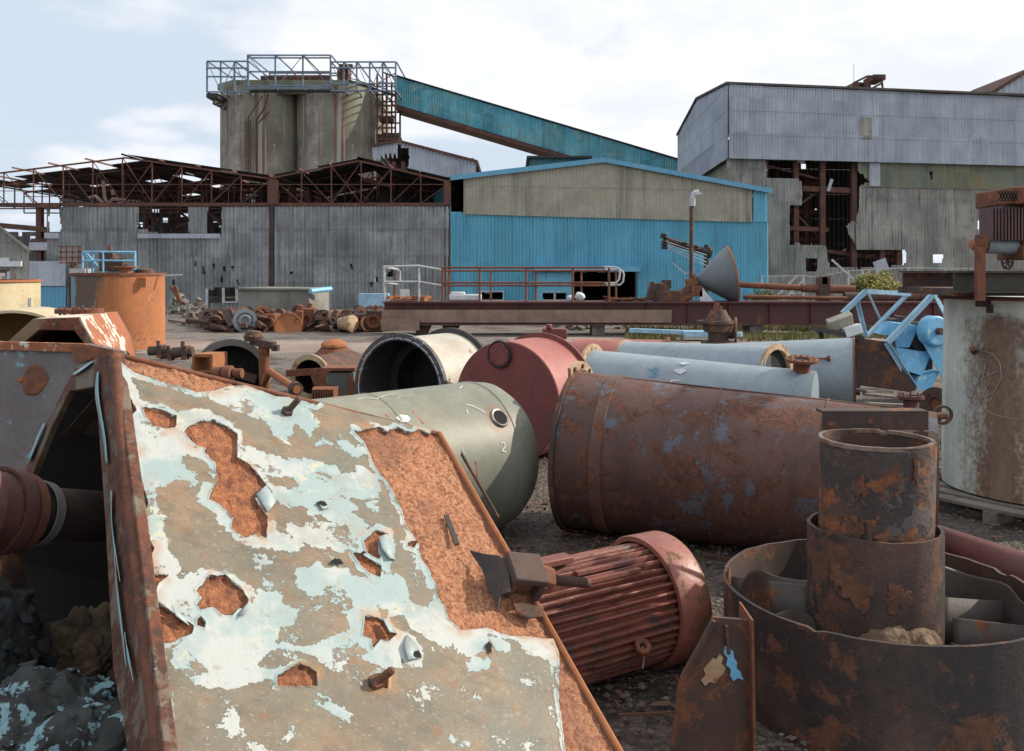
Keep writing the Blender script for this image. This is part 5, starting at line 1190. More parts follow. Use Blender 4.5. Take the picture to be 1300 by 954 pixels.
def crust(px, py, c, R, sx, sz, mat, nm, par, seed, n=40):
    p0, nn_ = hitcyl(px, py, c, (0, 0, 1), R); s_ = V((-nn_.y, nn_.x, 0)); pts = []
    for k in range(n):
        g = 2*PI*k/n; f_ = 1+.9*mnoise.noise(V((math.cos(g)*1.3, math.sin(g)*1.3, seed)))+.35*mnoise.noise(V((math.cos(g)*3.5, math.sin(g)*3.5, seed)))+.15*mnoise.noise(V((math.cos(g)*9, math.sin(g)*9, seed))); a_ = sx*f_*math.cos(g)/R; b_ = sz*f_*math.sin(g)
        g0 = math.atan2(nn_.y, nn_.x)+a_; pts.append((g0, p0.z+b_))
    gc = math.atan2(nn_.y, nn_.x); vs = []
    for q_, (off, k_) in enumerate(((.001, 1), (.006, .96), (.007, .6), (.009, .3))):
        for g0, z_ in pts:
            ga = gc+(g0-gc)*k_; zz = p0.z+(z_-p0.z)*k_; rr = R+off+.003*mnoise.noise(V((ga*9, zz*30, seed))); vs.append((c[0]+math.cos(ga)*rr, c[1]+math.sin(ga)*rr, zz))
    vs.append((c[0]+math.cos(gc)*(R+.008), c[1]+math.sin(gc)*(R+.008), p0.z))
    fs = [(r_*n+i, r_*n+(i+1) % n, (r_+1)*n+(i+1) % n, (r_+1)*n+i) for r_ in range(3) for i in range(n)]+[(3*n+i, 3*n+(i+1) % n, 4*n) for i in range(n)]
    m_ = MB(); m_.add(vs, fs); m_.build(nm, mat, par)
m_crust = M('orange_brown_scale', (.17, .078, .045), (.085, .046, .035), .5, 9, rough=.9, bump=.8, bscale=90, rust=.4, rscale=12, depth=.005)
crust(1085, 742, (hx, hy, 0), .263, .075, .075, m_crust, 'rust_scale', v, 3); crust(1140, 760, (hx, hy, 0), .263, .06, .05, m_crust, 'rust_scale', v, 8); crust(1062, 728, (hx, hy, 0), .263, .025, .05, m_crust, 'rust_scale', v, 14)
v2 = thing('scaly_drum', 'dark scaly upright drum stuck in the hub of the bladed ring', 'drum', (hx, hy, .5))
mb = MB(); barrel(mb, (hx, hy, .52), (.012, 0, 1), .222, .207, .545, 96, back=False, wob=.008); mb.lathe((hx, hy, .62), (0, 0, 1), [(0, .206), (0, .001)], 48, 1); ragged(mb, (hx, hy), 1.065, .003, .004, 2.2, 9, .52); mb.build('shell', [m_drum2, m_rust_dark], v2)
mb = MB(); q = V((hx-.22, hy, 1.055)); mb.lathe((hx, hy, 1.052), (0, 0, 1), [(0, .223), (.016, .221), (.016, .207), (0, .206)], 96, wob=.008); ragged(mb, (hx, hy), 1.065, .003, .004, 2.2, 9, .52); mb.build('rim', M('worn_bright_rim', (.22, .17, .14), (.14, .07, .045), .5, 9, rough=.5, metal=.2, rust=.3, rscale=8), v2)
mb = MB(); p, n = hitcyl(1103, 690, (hx, hy, 0), (0, 0, 1), .225); mb.path([p+V((0, 0, .08)), p+V((.002, -.006, .02)), p+V((0, -.012, -.05))], .010, 8); mb.build('drip_weld', m_rust_dark, v2)
for x_, y_, a_, b_, sd_ in ((1092, 622, .022, .045, 4), (1163, 595, .012, .05, 12), (1088, 668, .032, .04, 21), (1122, 684, .034, .022, 25)):
    crust(x_, y_, (hx, hy, 0), .2225, a_, b_, m_crust, 'rust_blister', v2, sd_, 28)
v3 = thing('angle_iron_frame', 'rusty angle iron post and crossbar standing behind the scaly drum', 'frame', G(1165, 4.05, 0))
d = 4.02; a = W(1044, 535, d); b_ = W(1178, 533, d)
mb = MB(); mb.box(((a.x+b_.x)/2, d+.0, W(0, 534, d).z), (b_.x-a.x, .012, .085)); mb.box(((a.x+b_.x)/2, d+.047, W(0, 534, d).z+.0365), (b_.x-a.x, .082, .012)); mb.build('crossbar', m_rust_dark, v3)
mb = MB(); mb.tube(W(1105, 535, d-.007), W(1105, 535, d-.012), .012, 12); mb.build('bolt_hole', m_rust, v3)
mb = MB(); xq = W(1169, 560, d).x; mb.box((xq, d+.0, .52), (.062, .012, 1.04)); mb.box((xq+.03, d+.045, .52), (.012, .078, 1.04)); mb.build('post', m_rust_dark, v3)
mb = MB(); mb.box((W(1050, 560, d).x, d+.006, .52), (.03, .012, 1.04)); mb.build('post', m_rust_dark, v3)

# gusset plate in the near foreground
gd = 2.9
v = thing('gusset_bracket', 'rusty upright gusset bracket with a flake of bright blue paint', 'bracket', G(915, gd, 0))
P = lambda x, y, dd=0: W(x, y, gd+dd)
bx = P(953, 776); mb = MB(); mb.prism([P(905, 784), P(953, 788), V((bx.x, gd, 0)), V((P(840, 870).x, gd, 0)), P(862, 868)], (0, .014, 0)); mb.build('plate', m_rust_dark, v)
mb = MB(); mb.prism([P(954, 787, -.04), P(957, 788, -.04), V((bx.x+.012, gd-.04, 0)), V((bx.x+.001, gd-.04, 0))], (0, .16, 0)); mb.build('edge_flange', m_rust, v)
mb = MB(); mb.beam(P(906, 788, -.012), P(866, 862, -.012), .022, .012); mb.beam(P(922, 794, -.008), P(925, 830, -.008), .01, .016); mb.build('weld_rib', m_rust_dark, v)
mb = MB(); mb.prism([P(x_, y_, -.008) for x_, y_ in ((920, 822), (924, 820), (927, 825), (931, 827), (932, 836), (936, 841), (935, 849), (940, 853), (944, 864), (937, 861), (931, 865), (927, 858), (928, 850), (922, 845), (924, 836), (919, 830))], (0, .006, 0)); mb.build('paint_flake', m_cblue, v)
mb = MB(); mb.prism([P(x_, y_, -.006) for x_, y_ in ((900, 842), (905, 836), (909, 838), (914, 831), (918, 835), (916, 843), (921, 848), (919, 856), (913, 860), (909, 868), (901, 866), (895, 871), (890, 864), (896, 857), (893, 850))], (0, .005, 0)); mb.build('pale_crust', m_flangecream, v)

# ------------------------------------------------------------------ red finned motor
ma = V((.84, .54, 0)).normalized(); mc = G(826, 4.05, .285)
v = thing('finned_motor', 'big red electric motor with ribbed body and smooth end cowl', 'motor', (mc.x-.3, mc.y-.2, 0))
mb = MB(); NR = 44
a, s_, u_ = basis(ma)
vs = []; prof = []
for k in range(NR*6):
    g = 2*PI*k/(NR*6); ph = k % 6; r_ = .268 if ph in (1, 2) else (.236 if ph in (4, 5) else .262 if ph == 0 else .241)
    fr_j = mnoise.noise(V((k//6*1.7, 3.3, 0)))*.008
    prof.append((g, r_+(fr_j if ph in (1, 2) else 0)))
n = len(prof)
tt = [-.95+.93*i/24 for i in range(25)]
for t_ in tt:
    for g, r_ in prof: vs.append(mc+ma*t_+(s_*math.cos(g)+u_*math.sin(g))*(r_-.012+.004*mnoise.noise(V((g*9, t_*3, 0)))-(.009 if r_ > .25 and mnoise.noise(V((round(g*7)*2.3, t_*6, 5))) > .38 else 0)))
fs = [(j*n+i, j*n+(i+1) % n, (j+1)*n+(i+1) % n, (j+1)*n+i) for j in range(len(tt)-1) for i in range(n)]+[tuple(range(n)), tuple((len(tt)-1)*n+i for i in range(n))]
mb.add(vs, fs); mb.build('finned_body', m_motor, v, smooth=25)
mb = MB(); mb.lathe(mc, ma, [(-.07, .262), (-.07, .283), (-.06, .287), (.085, .285), (.10, .278), (.115, .25), (.12, .001)], 80); mb.build('end_cowl', M('pinkish_cowl_paint', (.30, .11, .085), (.21, .075, .055), .5, 3, rough=.45, bump=.4, fine=.35, rust=.38, rscale=7, ra=(.16, .075, .04), rb=(.14, .10, .045)), v)
mb = MB(); g = PI*.63; q = mc-ma*.55+(s_*math.cos(g)+u_*math.sin(g))*.27; mb.box(mc-ma*.62+(s_*math.cos(PI*.47)+u_*math.sin(PI*.47))*.275, (.30, .07, .03), Matrix((ma, s_, u_)).transposed()); mb.build('mounting_foot', m_motor, v, bevel=.006)
p, n_ = hitcyl(812, 818, mc, ma, .262)
mb = MB(); mb.path(ring_pts(p+n_*.02, V((.2, -.6, .75)), .024, 16), .012, 8); mb.build('lifting_eye', m_rust, v)
mb = MB(); mb.path([p+n_*.02, p+n_*.02+V((.005, 0, -.05)), p+n_*.02+V((.0, .004, -.09))], .003, 5); mb.build('wire_tail', m_galv, v)
mb = MB()
for g0 in (.30, .36): 
    g = PI*g0; mb.beam(mc-ma*.5+(s_*math.cos(g)+u_*math.sin(g))*.262, mc-ma*.2+(s_*math.cos(g)+u_*math.sin(g))*.262, .03, .014)
mb.build('clamp_strip', m_motor, v)

# ------------------------------------------------------------------ orange tank with blue handrail on the left
q = G(151, 21, 0)
v = thing('orange_rust_tank', 'upright orange rusty tank with a small blue handrail on top', 'tank', q)
mb = MB(); mb.lathe(q, (0, 0, 1), [(0, 1.0), (1.70, 1.0), (1.71, .0)], 96, cap0=True, wob=.003); m_half = M('brown_orange_tank', (.40, .16, .065), (.36, .13, .05), .5, .8, rough=.85, bump=.3, bscale=25, rust=.4, rscale=.8, ra=(.42, .17, .07), rb=(.24, .10, .05), streak=.35, streak_col=(.20, .08, .045), fine=.2)
tt_ = NT(m_half.node_tree); bb_ = tt_.n['Principled BSDF']; old = bb_.inputs['Base Color'].links[0].from_socket
tco = tt_.new('ShaderNodeTexCoord').outputs['Object']; sp_ = tt_.new('ShaderNodeSeparateXYZ'); tt_.put(sp_.inputs[0], tco)
xx_ = tt_.math('ADD', sp_.outputs[0], tt_.math('MULTIPLY_ADD', tt_.noise(tco, 1.6, 6, .6), .8, -.4))
lf = tt_.math('SUBTRACT', 1, tt_.step(xx_, -.10, .12)); cc_ = tt_.mix(lf, old, (.12, .085, .065))  # left half browner, blended across object X
sp2 = tt_.math('MULTIPLY', tt_.step(tt_.noise(tco, 14, 6, .7), .56, .60), tt_.math('MULTIPLY', lf, tt_.step(tt_.noise(tco, 1.7, 3), .5, .6))); cc_ = tt_.mix(sp2, cc_, (.5, .5, .46))
cc_ = tt_.mix(tt_.math('MULTIPLY', tt_.math('SUBTRACT', 1, tt_.step(xx_, -.72, -.62)), .9), cc_, (.17, .32, .40)); tt_.put(bb_.inputs['Base Color'], cc_)
mb.build('shell', m_half, v)
mb = MB(); mb.lathe(q, (0, 0, 1), [(1.66, .99), (1.66, 1.03), (1.72, 1.03), (1.72, .9)], 80); mb.build('rim', m_rust, v)
mb = MB(); mb.box(hitcyl(176, 359, q, (0, 0, 1), 1.0)[0], (.35, .06, .22)); mb.build('name_plate', m_rust_orange, v)
mb = MB(); T = lambda x, y, dd=0: W(x, y, 20.6+dd)
for (x, dd) in ((105, 0), (118, 1), (131, -.2), (145, .8), (171, 0), (172, 1)): mb.tube(T(x, 346, dd), T(x, 320, dd), .022, 8)
for y in (320, 331):
    mb.path([T(105, y), T(131, y, -.2), T(171, y+.5)], .022, 8); mb.path([T(105, y), T(118, y, 1), T(172, y, 1), T(171, y+.5)], .022, 8)
mb.beam(T(105, 320), T(120, 340, .3), .03, .03); mb.beam(T(109, 320), T(124, 338, .3), .03, .03); mb.build('handrail', m_cblue, v)
mb = MB(); mb.box(T(138, 333, .6), (.32, .3, .42)); mb.box(T(150, 337, .3), (.3, .25, .3)); mb.lathe(T(140, 318, .5), (0, 0, 1), [(0, .06), (.1, .04)], 12, cap1=True); mb.build('gear_motor', m_rust_dark, v)
mb = MB(); mb.tube(T(160, 347, -.3), T(160, 341, -.3), .12, 16); mb.lathe(T(160, 341, -.3), (0, 0, 1), [(0, .12), (.02, .26), (.05, .26), (.05, .05)], 24); mb.build('nozzle', m_rust_orange, v)
mb = MB(); mb.lathe(T(184, 347, .1), (0, 0, 1), [(0, .22), (.08, .2), (.12, .05)], 20, cap1=True); mb.build('inspection_cover', m_rust_dark, v)
mb = MB(); mb.box(T(102, 344, -.2), (.35, .3, .1)); mb.beam(T(205, 350, .2), T(231, 349, .2), .03, .03); mb.build('side_bracket', m_galv, v)
v = thing('lattice_stand', 'spindly rusty stand with a lattice cage beside the orange tank', 'stand', G(93, 24, 0))
mb = MB()
for x in (78, 85, 92, 100, 103): mb.beam(W(x, 334, 24), W(x, 313, 24), .03, .03)
for y in (313, 320, 327, 334): mb.beam(W(74, y, 24), W(104, y, 24), .03, .03)
mb.build('cage', m_rust, v)
mb = MB(); mb.tube(G(93, 24, 0), W(93, 334, 24), .08, 8); mb.build('post', m_rust_dark, v)

# hut, cream tank, ochre pipe at the left edge
v = thing('fibre_cement_hut', 'small grey lichened hut with a sloping roof at the left edge', 'hut', G(-10, 20, 0))
hx0, hx1 = (-90-650)/F*20, (37-650)/F*20; hxm = (-26-650)/F*20
top_ = lambda s: EYE+(345-266)*20/F-abs((hx0+s)-hxm)*.80*.98 if True else 0
mb = MB(); corr(mb, (hx0, 20), (hx1, 20), top_, lambda s: 0, .14, .015, pixhole([[(-30, 346), (10, 346), (10, 356), (-30, 356)]]), lap=1.2, cell=.15); mb.build('wall', m_corr_mid, v)
mb = MB(); zr_ = top_(hxm-hx0)+.03; ze = top_(hx1-hx0)+.0
mb.prism([(hxm, 19.8, zr_), (hx1+.12, 19.8, ze-.1), (hx1+.12, 19.8, ze-.04), (hxm, 19.8, zr_+.07)], (-2.9, 5, 0)); mb.build('roof', m_corr_mid, v); mb = MB(); mb.prism([(hxm, 19.8, zr_), (hx0-.12, 19.8, ze-.1), (hx0-.12, 19.8, ze-.04), (hxm, 19.8, zr_+.07)], (-2.9, 5, 0)); mb.build('roof', m_corr_mid, v)
mb = MB(); mb.prism([(hx1-.03, 20.03, 0), (hx1-.03, 20.03, ze-.12), (hx1-2.9, 24.6, ze-.12), (hx1-2.9, 24.6, 0)], (-.05, 0, 0)); mb.build('side_wall', m_corr_mid, v)
mb = MB(); mb.box(((0-650)/F*19.93, 19.93, EYE+.26), (.42, .05, .09)); mb.box(((10-650)/F*19.93, 19.93, EYE+.17), (.6, .06, .12)); mb.box(((10.5-650)/F*19.93, 19.95, 1.6), (.05, .05, .3)); mb.build('window_lintel', m_signw, v)
q = G(-38, 13, 0)
v = thing('cream_tank', 'squat cream painted tank with blue spots at the left edge', 'tank', q)
mb = MB(); mb.lathe(q, (0, 0, 1), [(0, .90), (1.6, .90), (1.6, .0)], 80, cap0=True); mb.build('shell', m_creamp, v)
mb = MB(); mb.lathe(q, (0, 0, 1), [(1.60, .86), (1.60, .925), (1.635, .925), (1.635, .86)], 80); mb.build('rim', m_rust_orange, v)
mb = MB(); p, n_ = hitcyl(37, 388, q, (0, 0, 1), .905); mb.box(p, (.08, .02, .22)); mb.build('repair_patch', m_signw, v)
q = G(14, 8.2, .70)
v = thing('ochre_lined_pipe', 'large cream rimmed pipe with ochre lining behind the peeling ducts', 'pipe', (q.x, q.y+.4, 0))
mb = MB(); barrel(mb, q, (-.25, 1, 0), .70, .675, .9, 80); mb.build('shell', [m_creamp, m_yellow], v)

# ------------------------------------------------------------------ peeling ducts behind the big one
def hollow_duct(name, label, front, inner, off, mats, th=.02, cat='duct'):
    """front: outer loop (3D), inner: opening loop; extruded back by off; open frame with side plates"""
    c = sum((V(p) for p in front), V())/len(front); v = thing(name, label, cat, (c.x, c.y, 0))
    off = V(off); MBx = MB(); MBx.ring_plate(front, inner, off.normalized()*.03); MBx.build('end_frame', mats[0], v, bevel=.004)
    n = len(front); e = off.normalized()*.031
    nm = {0: 'top_plate'}
    for i in range(n):
        a, b_ = V(front[i]), V(front[(i+1) % n]); nn = (b_-a).cross(off).normalized()
        if nn.dot((a+b_)/2-c) < 0: nn = -nn
        if (b_-a).length < .05: continue
        m_ = mats[1] if not isinstance(mats[1], (list, tuple)) else mats[1][i % len(mats[1])]
        MB().prism([a+e, b_+e, b_+off, a+off], -nn*th).build('side_plate', m_, v)
    MB().prism([V(p)+off for p in front], off.normalized()*.02).build('back_plate', m_dark, v)
    return v
d = 5.0
fr_ = [W(42, 405, d), W(100, 403, d), W(122, 442, d), W(140, 520, d), W(-20, 520, d), W(8, 436, d)]
inn = [W(50, 419, d), W(94, 420, d), W(113, 444, d), W(125, 505, d), W(-5, 505, d), W(24, 440, d)]
hollow_duct('far_duct', 'smaller tapered duct with white flakes on orange rust, behind the grey panel', fr_, inn, V((-.29, 1.15, -.02)), [m_peel, m_peelwhite])
mb = MB(); q = W(88, 402, 5.8)
for i, (x, y, r_, lab) in enumerate(((88, 399, .055, 'rusty disc flange lying on the far duct, left of two'), (112, 402, .06, 'rusty disc flange lying on the far duct, right of two'))):
    mb = MB(); q = W(x, y, 5.9); q.z = 1.477; mb.flange(q, (0, 0, 1), r_*1.6, .02, .03, 6, .008, 24); tag(mb.build('disc_flange', m_rust), lab, 'flange')
# mid duct: broad grey-blue face with rust rosette
d = 3.9
mp0, mp1 = W(-260, 428, d+.15), W(112, 437, d-.1)
v = thing('grey_panel_duct', 'broad blue grey duct side with a round rust rosette, left edge', 'duct', (mp0.x*.5+mp1.x*.5, d, 0))
f_ = [mp0, mp1, W(158, 447, d-.15), V((W(190, 560, d-.2).x, d-.3, .25)), V((mp0.x, d-.1, .25))]
mb = MB(); mb.prism(f_, (0, .025, 0)); mb.build('front_plate', m_peelside, v)
mb = MB(); mb.prism([f_[0]+V((0, .03, 0)), f_[1]+V((0, .03, 0)), f_[1]+V((-.35, 1.0, -.12)), f_[0]+V((-.3, 1.0, -.12))], (0, 0, -.02)); mb.build('top_plate', m_peelwhite, v)
mb = MB(); mb.prism([f_[1]+V((0.003, .03, 0)), f_[2]+V((0, .03, 0)), f_[3]+V((0, .03, 0)), f_[3]+V((-.3, .9, 0)), f_[2]+V((-.35, .9, -.1)), f_[1]+V((-.35, .9, -.1))], (.01, 0, -.01)); mb.build('side_plate', m_rust, v)
mb = MB(); mb.beam(f_[0]+V((0, -.012, -.015)), f_[1]+V((0, -.012, -.015)), .02, .035); mb.build('top_edge_trim', m_peelwhite, v)
mb = MB(); mb.prism([W(88, 441, d-.14), W(112, 438, d-.14), W(156, 447, d-.19), W(150, 462, d-.19), W(118, 456, d-.16), W(96, 462, d-.16)], (0, .015, 0)); mb.build('rust_scab', m_rust, v)
q = onplane(44, 484, f_[0], V((0, 1, 0)) if False else (f_[1]-f_[0]).cross(f_[4]-f_[0]).normalized())
nn = (f_[1]-f_[0]).cross(f_[4]-f_[0]).normalized(); nn = nn if nn.y < 0 else -nn
mb = MB(); mb.lathe(q+nn*.002, nn, [(0, .062), (.006, .055), (.003, .03), (.012, .012), (.012, .001)], 28, wob=.2); mb.build('rust_rosette', m_rust, v)
for x, y in ((27, 482), (2, 437), (43, 440)):
    q = onplane(x, y, f_[0], nn); mb = MB(); mb.lathe(q+nn*.002, nn, [(0, .014), (.006, .01), (.006, .001)], 12); mb.build('rivet_hole', m_rust_orange, v)

# ------------------------------------------------------------------ scrap in the middle distance
q = G(293, 11, .47); aa = V((-.25, .97, 0)).normalized()
v = thing('dark_hoop_pipe', 'short wide dark pipe with a thick grey rim, beside an upright rusty pipe', 'pipe', (q.x, q.y, 0))
mb = MB(); barrel(mb, q, aa, .46, .38, .6, 64); mb.build('shell', [M('grey_hoop', (.14, .13, .125), (.09, .08, .078), .5, 3, rough=.6, rust=.3, rscale=3), m_inside], v)
mb = MB(); mb.box((q.x, q.y+.1, .35), (.5, .3, .12), Matrix.Rotation(.4, 3, 'Y')); mb.beam(q+V((-.2, .1, .1)), q+V((.25, .2, -.05)), .05, .1); mb.build('inner_baffle', m_rust_dark, v)
v = thing('upright_rust_pipe', 'upright rusty pipe with a clamp head standing in the scrap', 'pipe', G(337, 9.3, 0))
mb = MB(); mb.tube(G(338, 9.3, 0), W(335, 440, 9.3), .055, 20); mb.build('pipe', m_rust, v)
mb = MB(); mb.box(W(334, 436, 9.3), (.24, .14, .07), Matrix.Rotation(.2, 3, 'Y')); mb.lathe(W(322, 427, 9.3), (0, 0, 1), [(-.05, .09), (0, .1), (.05, .07), (.06, .02)], 20, cap0=True, cap1=True); mb.box(W(350, 442, 9.3), (.06, .1, .06)); mb.build('clamp_head', m_rust_dark, v)
v = thing('leaning_rust_pipe', 'thin orange rusty pipe slanting down with an end collar', 'pipe', G(362, 8.6, 0))
mb = MB(); mb.tube(W(342, 472, 8.9), W(377, 495, 8.3), .036, 16); mb.tube(W(342, 472, 8.9), G(335, 9.3, .6), .036, 16); mb.build('pipe', m_rust_orange, v)
mb = MB(); e = (W(377, 495, 8.3)-W(342, 472, 8.9)).normalized(); mb.tube(W(374, 493, 8.35), W(374, 493, 8.35)+e*.05, .065, 16); mb.build('collar', m_rust_dark, v)
q = G(394, 12.4, .31)
v = thing('cream_rim_pipe', 'small pipe with a cream painted rim and rusty bracket across it', 'pipe', (q.x, q.y+.3, 0))
mb = MB(); barrel(mb, q, (.35, 1, 0), .27, .25, 1.1, 48); mb.build('shell', [m_rust_dark, m_black], v)
mb = MB(); mb.flange(q-V((.01, .03, 0)), (.35, 1, 0), .31, .235, .04, 0, 0, 48); mb.build('rim', m_flangecream, v)
mb = MB(); mb.beam(q+V((-.30, -.12, .06)), q+V((.32, -.12, .1)), .04, .09); mb.prism([q+V((0, -.15, .12)), q+V((.24, -.15, .14)), q+V((.26, -.15, -.12)), q+V((.12, -.15, -.2))], (0, .04, 0)); mb.build('bracket', m_rust, v)
q = G(425, 14.5, 0)
v = thing('rusty_cone_cap', 'wide rusty cone shaped cap with a domed top, behind the open pipe', 'cone', q)
mb = MB(); mb.lathe(q, (-.0, -.1, 1), [(0, .62), (.3, .55), (.46, .30), (.58, .17)], 40, cap1=True, wob=.03); mb.build('cone', m_rust, v)
mb = MB(); mb.lathe(q+V((0, -.06, .57)), (0, -.1, 1), [(0, .21), (.04, .2), (.09, .12), (.11, .01)], 20); mb.build('dome', m_rust_orange, v)
v = thing('teal_scrap_box', 'rusty teal metal box between the cream rim pipe and open pipe', 'box', G(431, 9.9, 0))
mb = MB(); mb.box(W(432, 492, 9.9)+V((0, .15, -.15)), (.30, .3, .62)); mb.build('body', M('teal_rust_box', (.10, .13, .12), (.07, .08, .075), .5, 5, rust=.45, rscale=5), v, bevel=.01)
mb = MB(); mb.box(W(430, 469, 9.9)+V((0, .15, 0)), (.36, .34, .03)); mb.build('lid', m_rust, v)
v = thing('small_finned_motor', 'small red brown finned motor low beside the teal box', 'motor', G(410, 8.6, 0))
mb = MB()
for k in range(9): mb.box(W(400+k*3.2, 502, 8.6), (.012, .22, .14))
mb.tube(W(398, 503, 8.75), W(428, 503, 8.75), .09, 24); mb.box(G(412, 8.7, .26), (.3, .2, .5)); mb.build('body', m_rust, v)
mb = MB()
for k in range(260):
    px = r4.uniform(192, 440); d_ = r4.uniform(8.6, 10.6) if px < 250 or px > 345 else r4.uniform(8.6, 9.6); h_ = .62*(1-abs(px-250)/90) if px < 330 else .2
    h_ = max(h_, .12)
    if k % 3 == 0:
        q = G(px, d_, r4.uniform(.02, h_+.06)); u = V((r4.uniform(-1, 1), r4.uniform(-1, 1), r4.uniform(-.3, .5))).normalized(); mb.tube(q, q+u*r4.uniform(.1, .5), r4.uniform(.012, .05), 10); continue
    if k % 3 == 1:
        q = G(px, d_, r4.uniform(.02, h_)); r_ = r4.uniform(.04, .11); mb.lathe(q, (r4.uniform(-1, 1), -1, r4.uniform(-.5, .8)), [(-.02, r_*.5), (-.02, r_), (.03, r_), (.03, r_*.5), (-.02, r_*.5)], 16); continue
    mb.box(G(px, d_, r4.uniform(0, h_)), (r4.uniform(.08, .35), r4.uniform(.05, .3), r4.uniform(.05, .2)), Matrix.Rotation(r4.uniform(0, 3), 3, V((r4.random(), r4.random(), 1)).normalized()))
tag(mb.build('scrap_heap', m_rust_dark), kind='stuff')
v = thing('square_duct_stub', 'short square orange rusty duct stub open to the front, on the scrap heap', 'duct stub', G(256, 8.9, .6))
c = W(257, 461, 8.9); o_ = [c+V((x, 0, z)) for x, z in ((-.10, .085), (.10, .085), (.10, -.095), (-.10, -.095))]; i_ = [c+V((x, 0, z)) for x, z in ((-.08, .055), (.075, .055), (.075, -.08), (-.08, -.08))]
mb = MB(); mb.ring_plate(o_, i_, (.05, .3, 0)); mb.build('duct', m_rust_orange, v)
for i, (x, r_, lab) in enumerate(((277, .06, 'rusty pipe collar on the heap, left of three in a row'), (290, .072, 'rusty pipe collar on the heap, middle of three in a row'), (303, .045, 'smallest rusty pipe collar at the right end of the row'))):
    mb = MB(); q = W(x, 474, 8.5); mb.lathe(q, (1, -.15, .02), [(-.045, r_*.6), (-.045, r_), (.035, r_), (.035, r_*.6)], 24, cap0=True, cap1=True); tag(mb.build('pipe_collar', m_rust), lab, 'collar', 'pipe collars on the scrap heap')
for i, (x, y, s_, lab) in enumerate(((201, 446, .09, 'small dark rust casting leftmost on the heap crest'), (214, 451, .08, 'small rust lug just right of the leftmost casting'), (232, 448, .10, 'knobbly rust casting near the square duct stub'))):
    mb = MB(); q = W(x, y, 8.7); mb.tube(q+V((-s_, 0, 0)), q+V((s_, 0, .01)), s_*.5, 12); mb.box(q+V((s_*.3, 0, 0)), (s_*.5, s_*1.3, s_*1.3)); mb.tube(q, q+V((0, 0, s_*1.1)), s_*.2, 8); tag(mb.build('rust_casting', m_rust_dark), lab, 'casting', 'castings on the scrap heap')

# row of scrap machines on the far side of the road
def face_motor(px, d, r, lab, mat, facemat, dirx=.25, L=.7):
    q = G(px, d, r); v = thing('scrap_motor', lab, 'motor', (q.x, q.y+.2, 0), 'scrap machines along the road'); a = V((dirx, -1, 0)).normalized()
    mb = MB(); mb.lathe(q-a*L, a, [(0, r*.8), (0, r*.9), (L*.8, r), (L, r)], 32, cap0=True); mb.build('body', mat, v)
    mb = MB(); mb.lathe(q, a, [(-.01, r*1.04), (.02, r*1.04), (.02, r*.72), (-.06, r*.7), (-.06, .001)], 32); mb.lathe(q, a, [(.01, r*.55), (.04, r*.5), (.04, r*.35), (.0, r*.33)], 32)
    for k in range(8):
        aa, s_, u_ = basis(a); g = 2*PI*k/8; mb.beam(q-a*.02+(s_*math.cos(g)+u_*math.sin(g))*r*.1, q-a*.02+(s_*math.cos(g)+u_*math.sin(g))*r*.7, .02, .04)
    mb.build('end_face', facemat, v)
face_motor(311, 26.2, .33, 'scrap motor with concentric ring face, nearest the orange tank', m_dark, m_pipeblue)
face_motor(410, 26.6, .31, 'dark tyre like scrap motor in the middle of the row', m_rust_dark, m_dark, .1)
v = thing('dished_lid', 'orange rusty dished lid leaning on the scrap row', 'lid', G(366, 26, 0), 'scrap machines along the road')
mb = MB(); mb.lathe(W(366, 415, 26), (.2, -1, .25), [(0, .38), (.0, .36), (-.02, .1), (-.03, .001)], 40); mb.lathe(W(366, 415, 26), (.2, -1, .25), [(-.04, .38), (.02, .40), (.03, .38)], 40); mb.build('dish', m_rust_orange, v)
spec = [('scrap_box', 'upright rusty square flange box in the scrap row', 380, 26.4, (.22, .4, .62), m_rust, .2),
        ('scrap_casing', 'brown scrap casing between the ring faced motor and dished lid', 344, 26.8, (.42, .5, .5), m_rust, -.1),
        ('scrap_casing', 'blue grey scrap casing directly right of the ring faced motor', 330, 27.2, (.3, .5, .45), M('scrap_blue', (.09, .11, .13), rust=.4, rscale=3), .1),
        ('scrap_crate', 'rusty red open crate beside the square flange box', 392, 27, (.4, .6, .66), m_rust, .15),
        ('scrap_gearbox', 'rust gearbox left of the cream bucket in the row', 425, 26.8, (.35, .5, .5), m_rust_dark, -.2),
        ('scrap_gearbox', 'grey gearbox right of the cream bucket in the row', 458, 27, (.4, .5, .5), m_dark, .3),
        ('scrap_gearbox', 'dark gearbox at the right end of the row against the girder', 476, 26.5, (.5, .5, .62), m_rust_dark, .1)]
for nm, lab, px, d_, sz, m_, rot in spec:
    v = thing(nm, lab, 'scrap', G(px, d_, 0), 'scrap machines along the road'); c = G(px, d_, sz[2]/2); R_ = Matrix.Rotation(rot, 3, 'Z')
    mb = MB(); mb.box(c, sz, R_); mb.build('casing', m_, v, bevel=.03)
    mb = MB(); mb.lathe(c+V((0, -sz[1]*.5, 0)), (rot, -1, .1), [(0, sz[0]*.42), (.12, sz[0]*.42), (.12, sz[0]*.25), (.02, sz[0]*.2)], 20, cap1=True); mb.build('boss', m_rust, v); mb = MB(); mb.tube(c+V((-.05, 0, sz[2]*.4)), c+V((.06, 0, sz[2]*.72)), .07, 12); mb.build('spigot', m_rust, v)
v = thing('cream_bucket', 'cream painted bucket shaped casting lying in the scrap row', 'bucket', G(443, 26, 0), 'scrap machines along the road')
mb = MB(); mb.lathe(G(441, 26, .26), (.8, -.5, 0), [(-.25, .17), (.2, .25), (.22, .22), (.22, .001)], 32, cap0=True); mb.build('shell', m_flangecream, v)
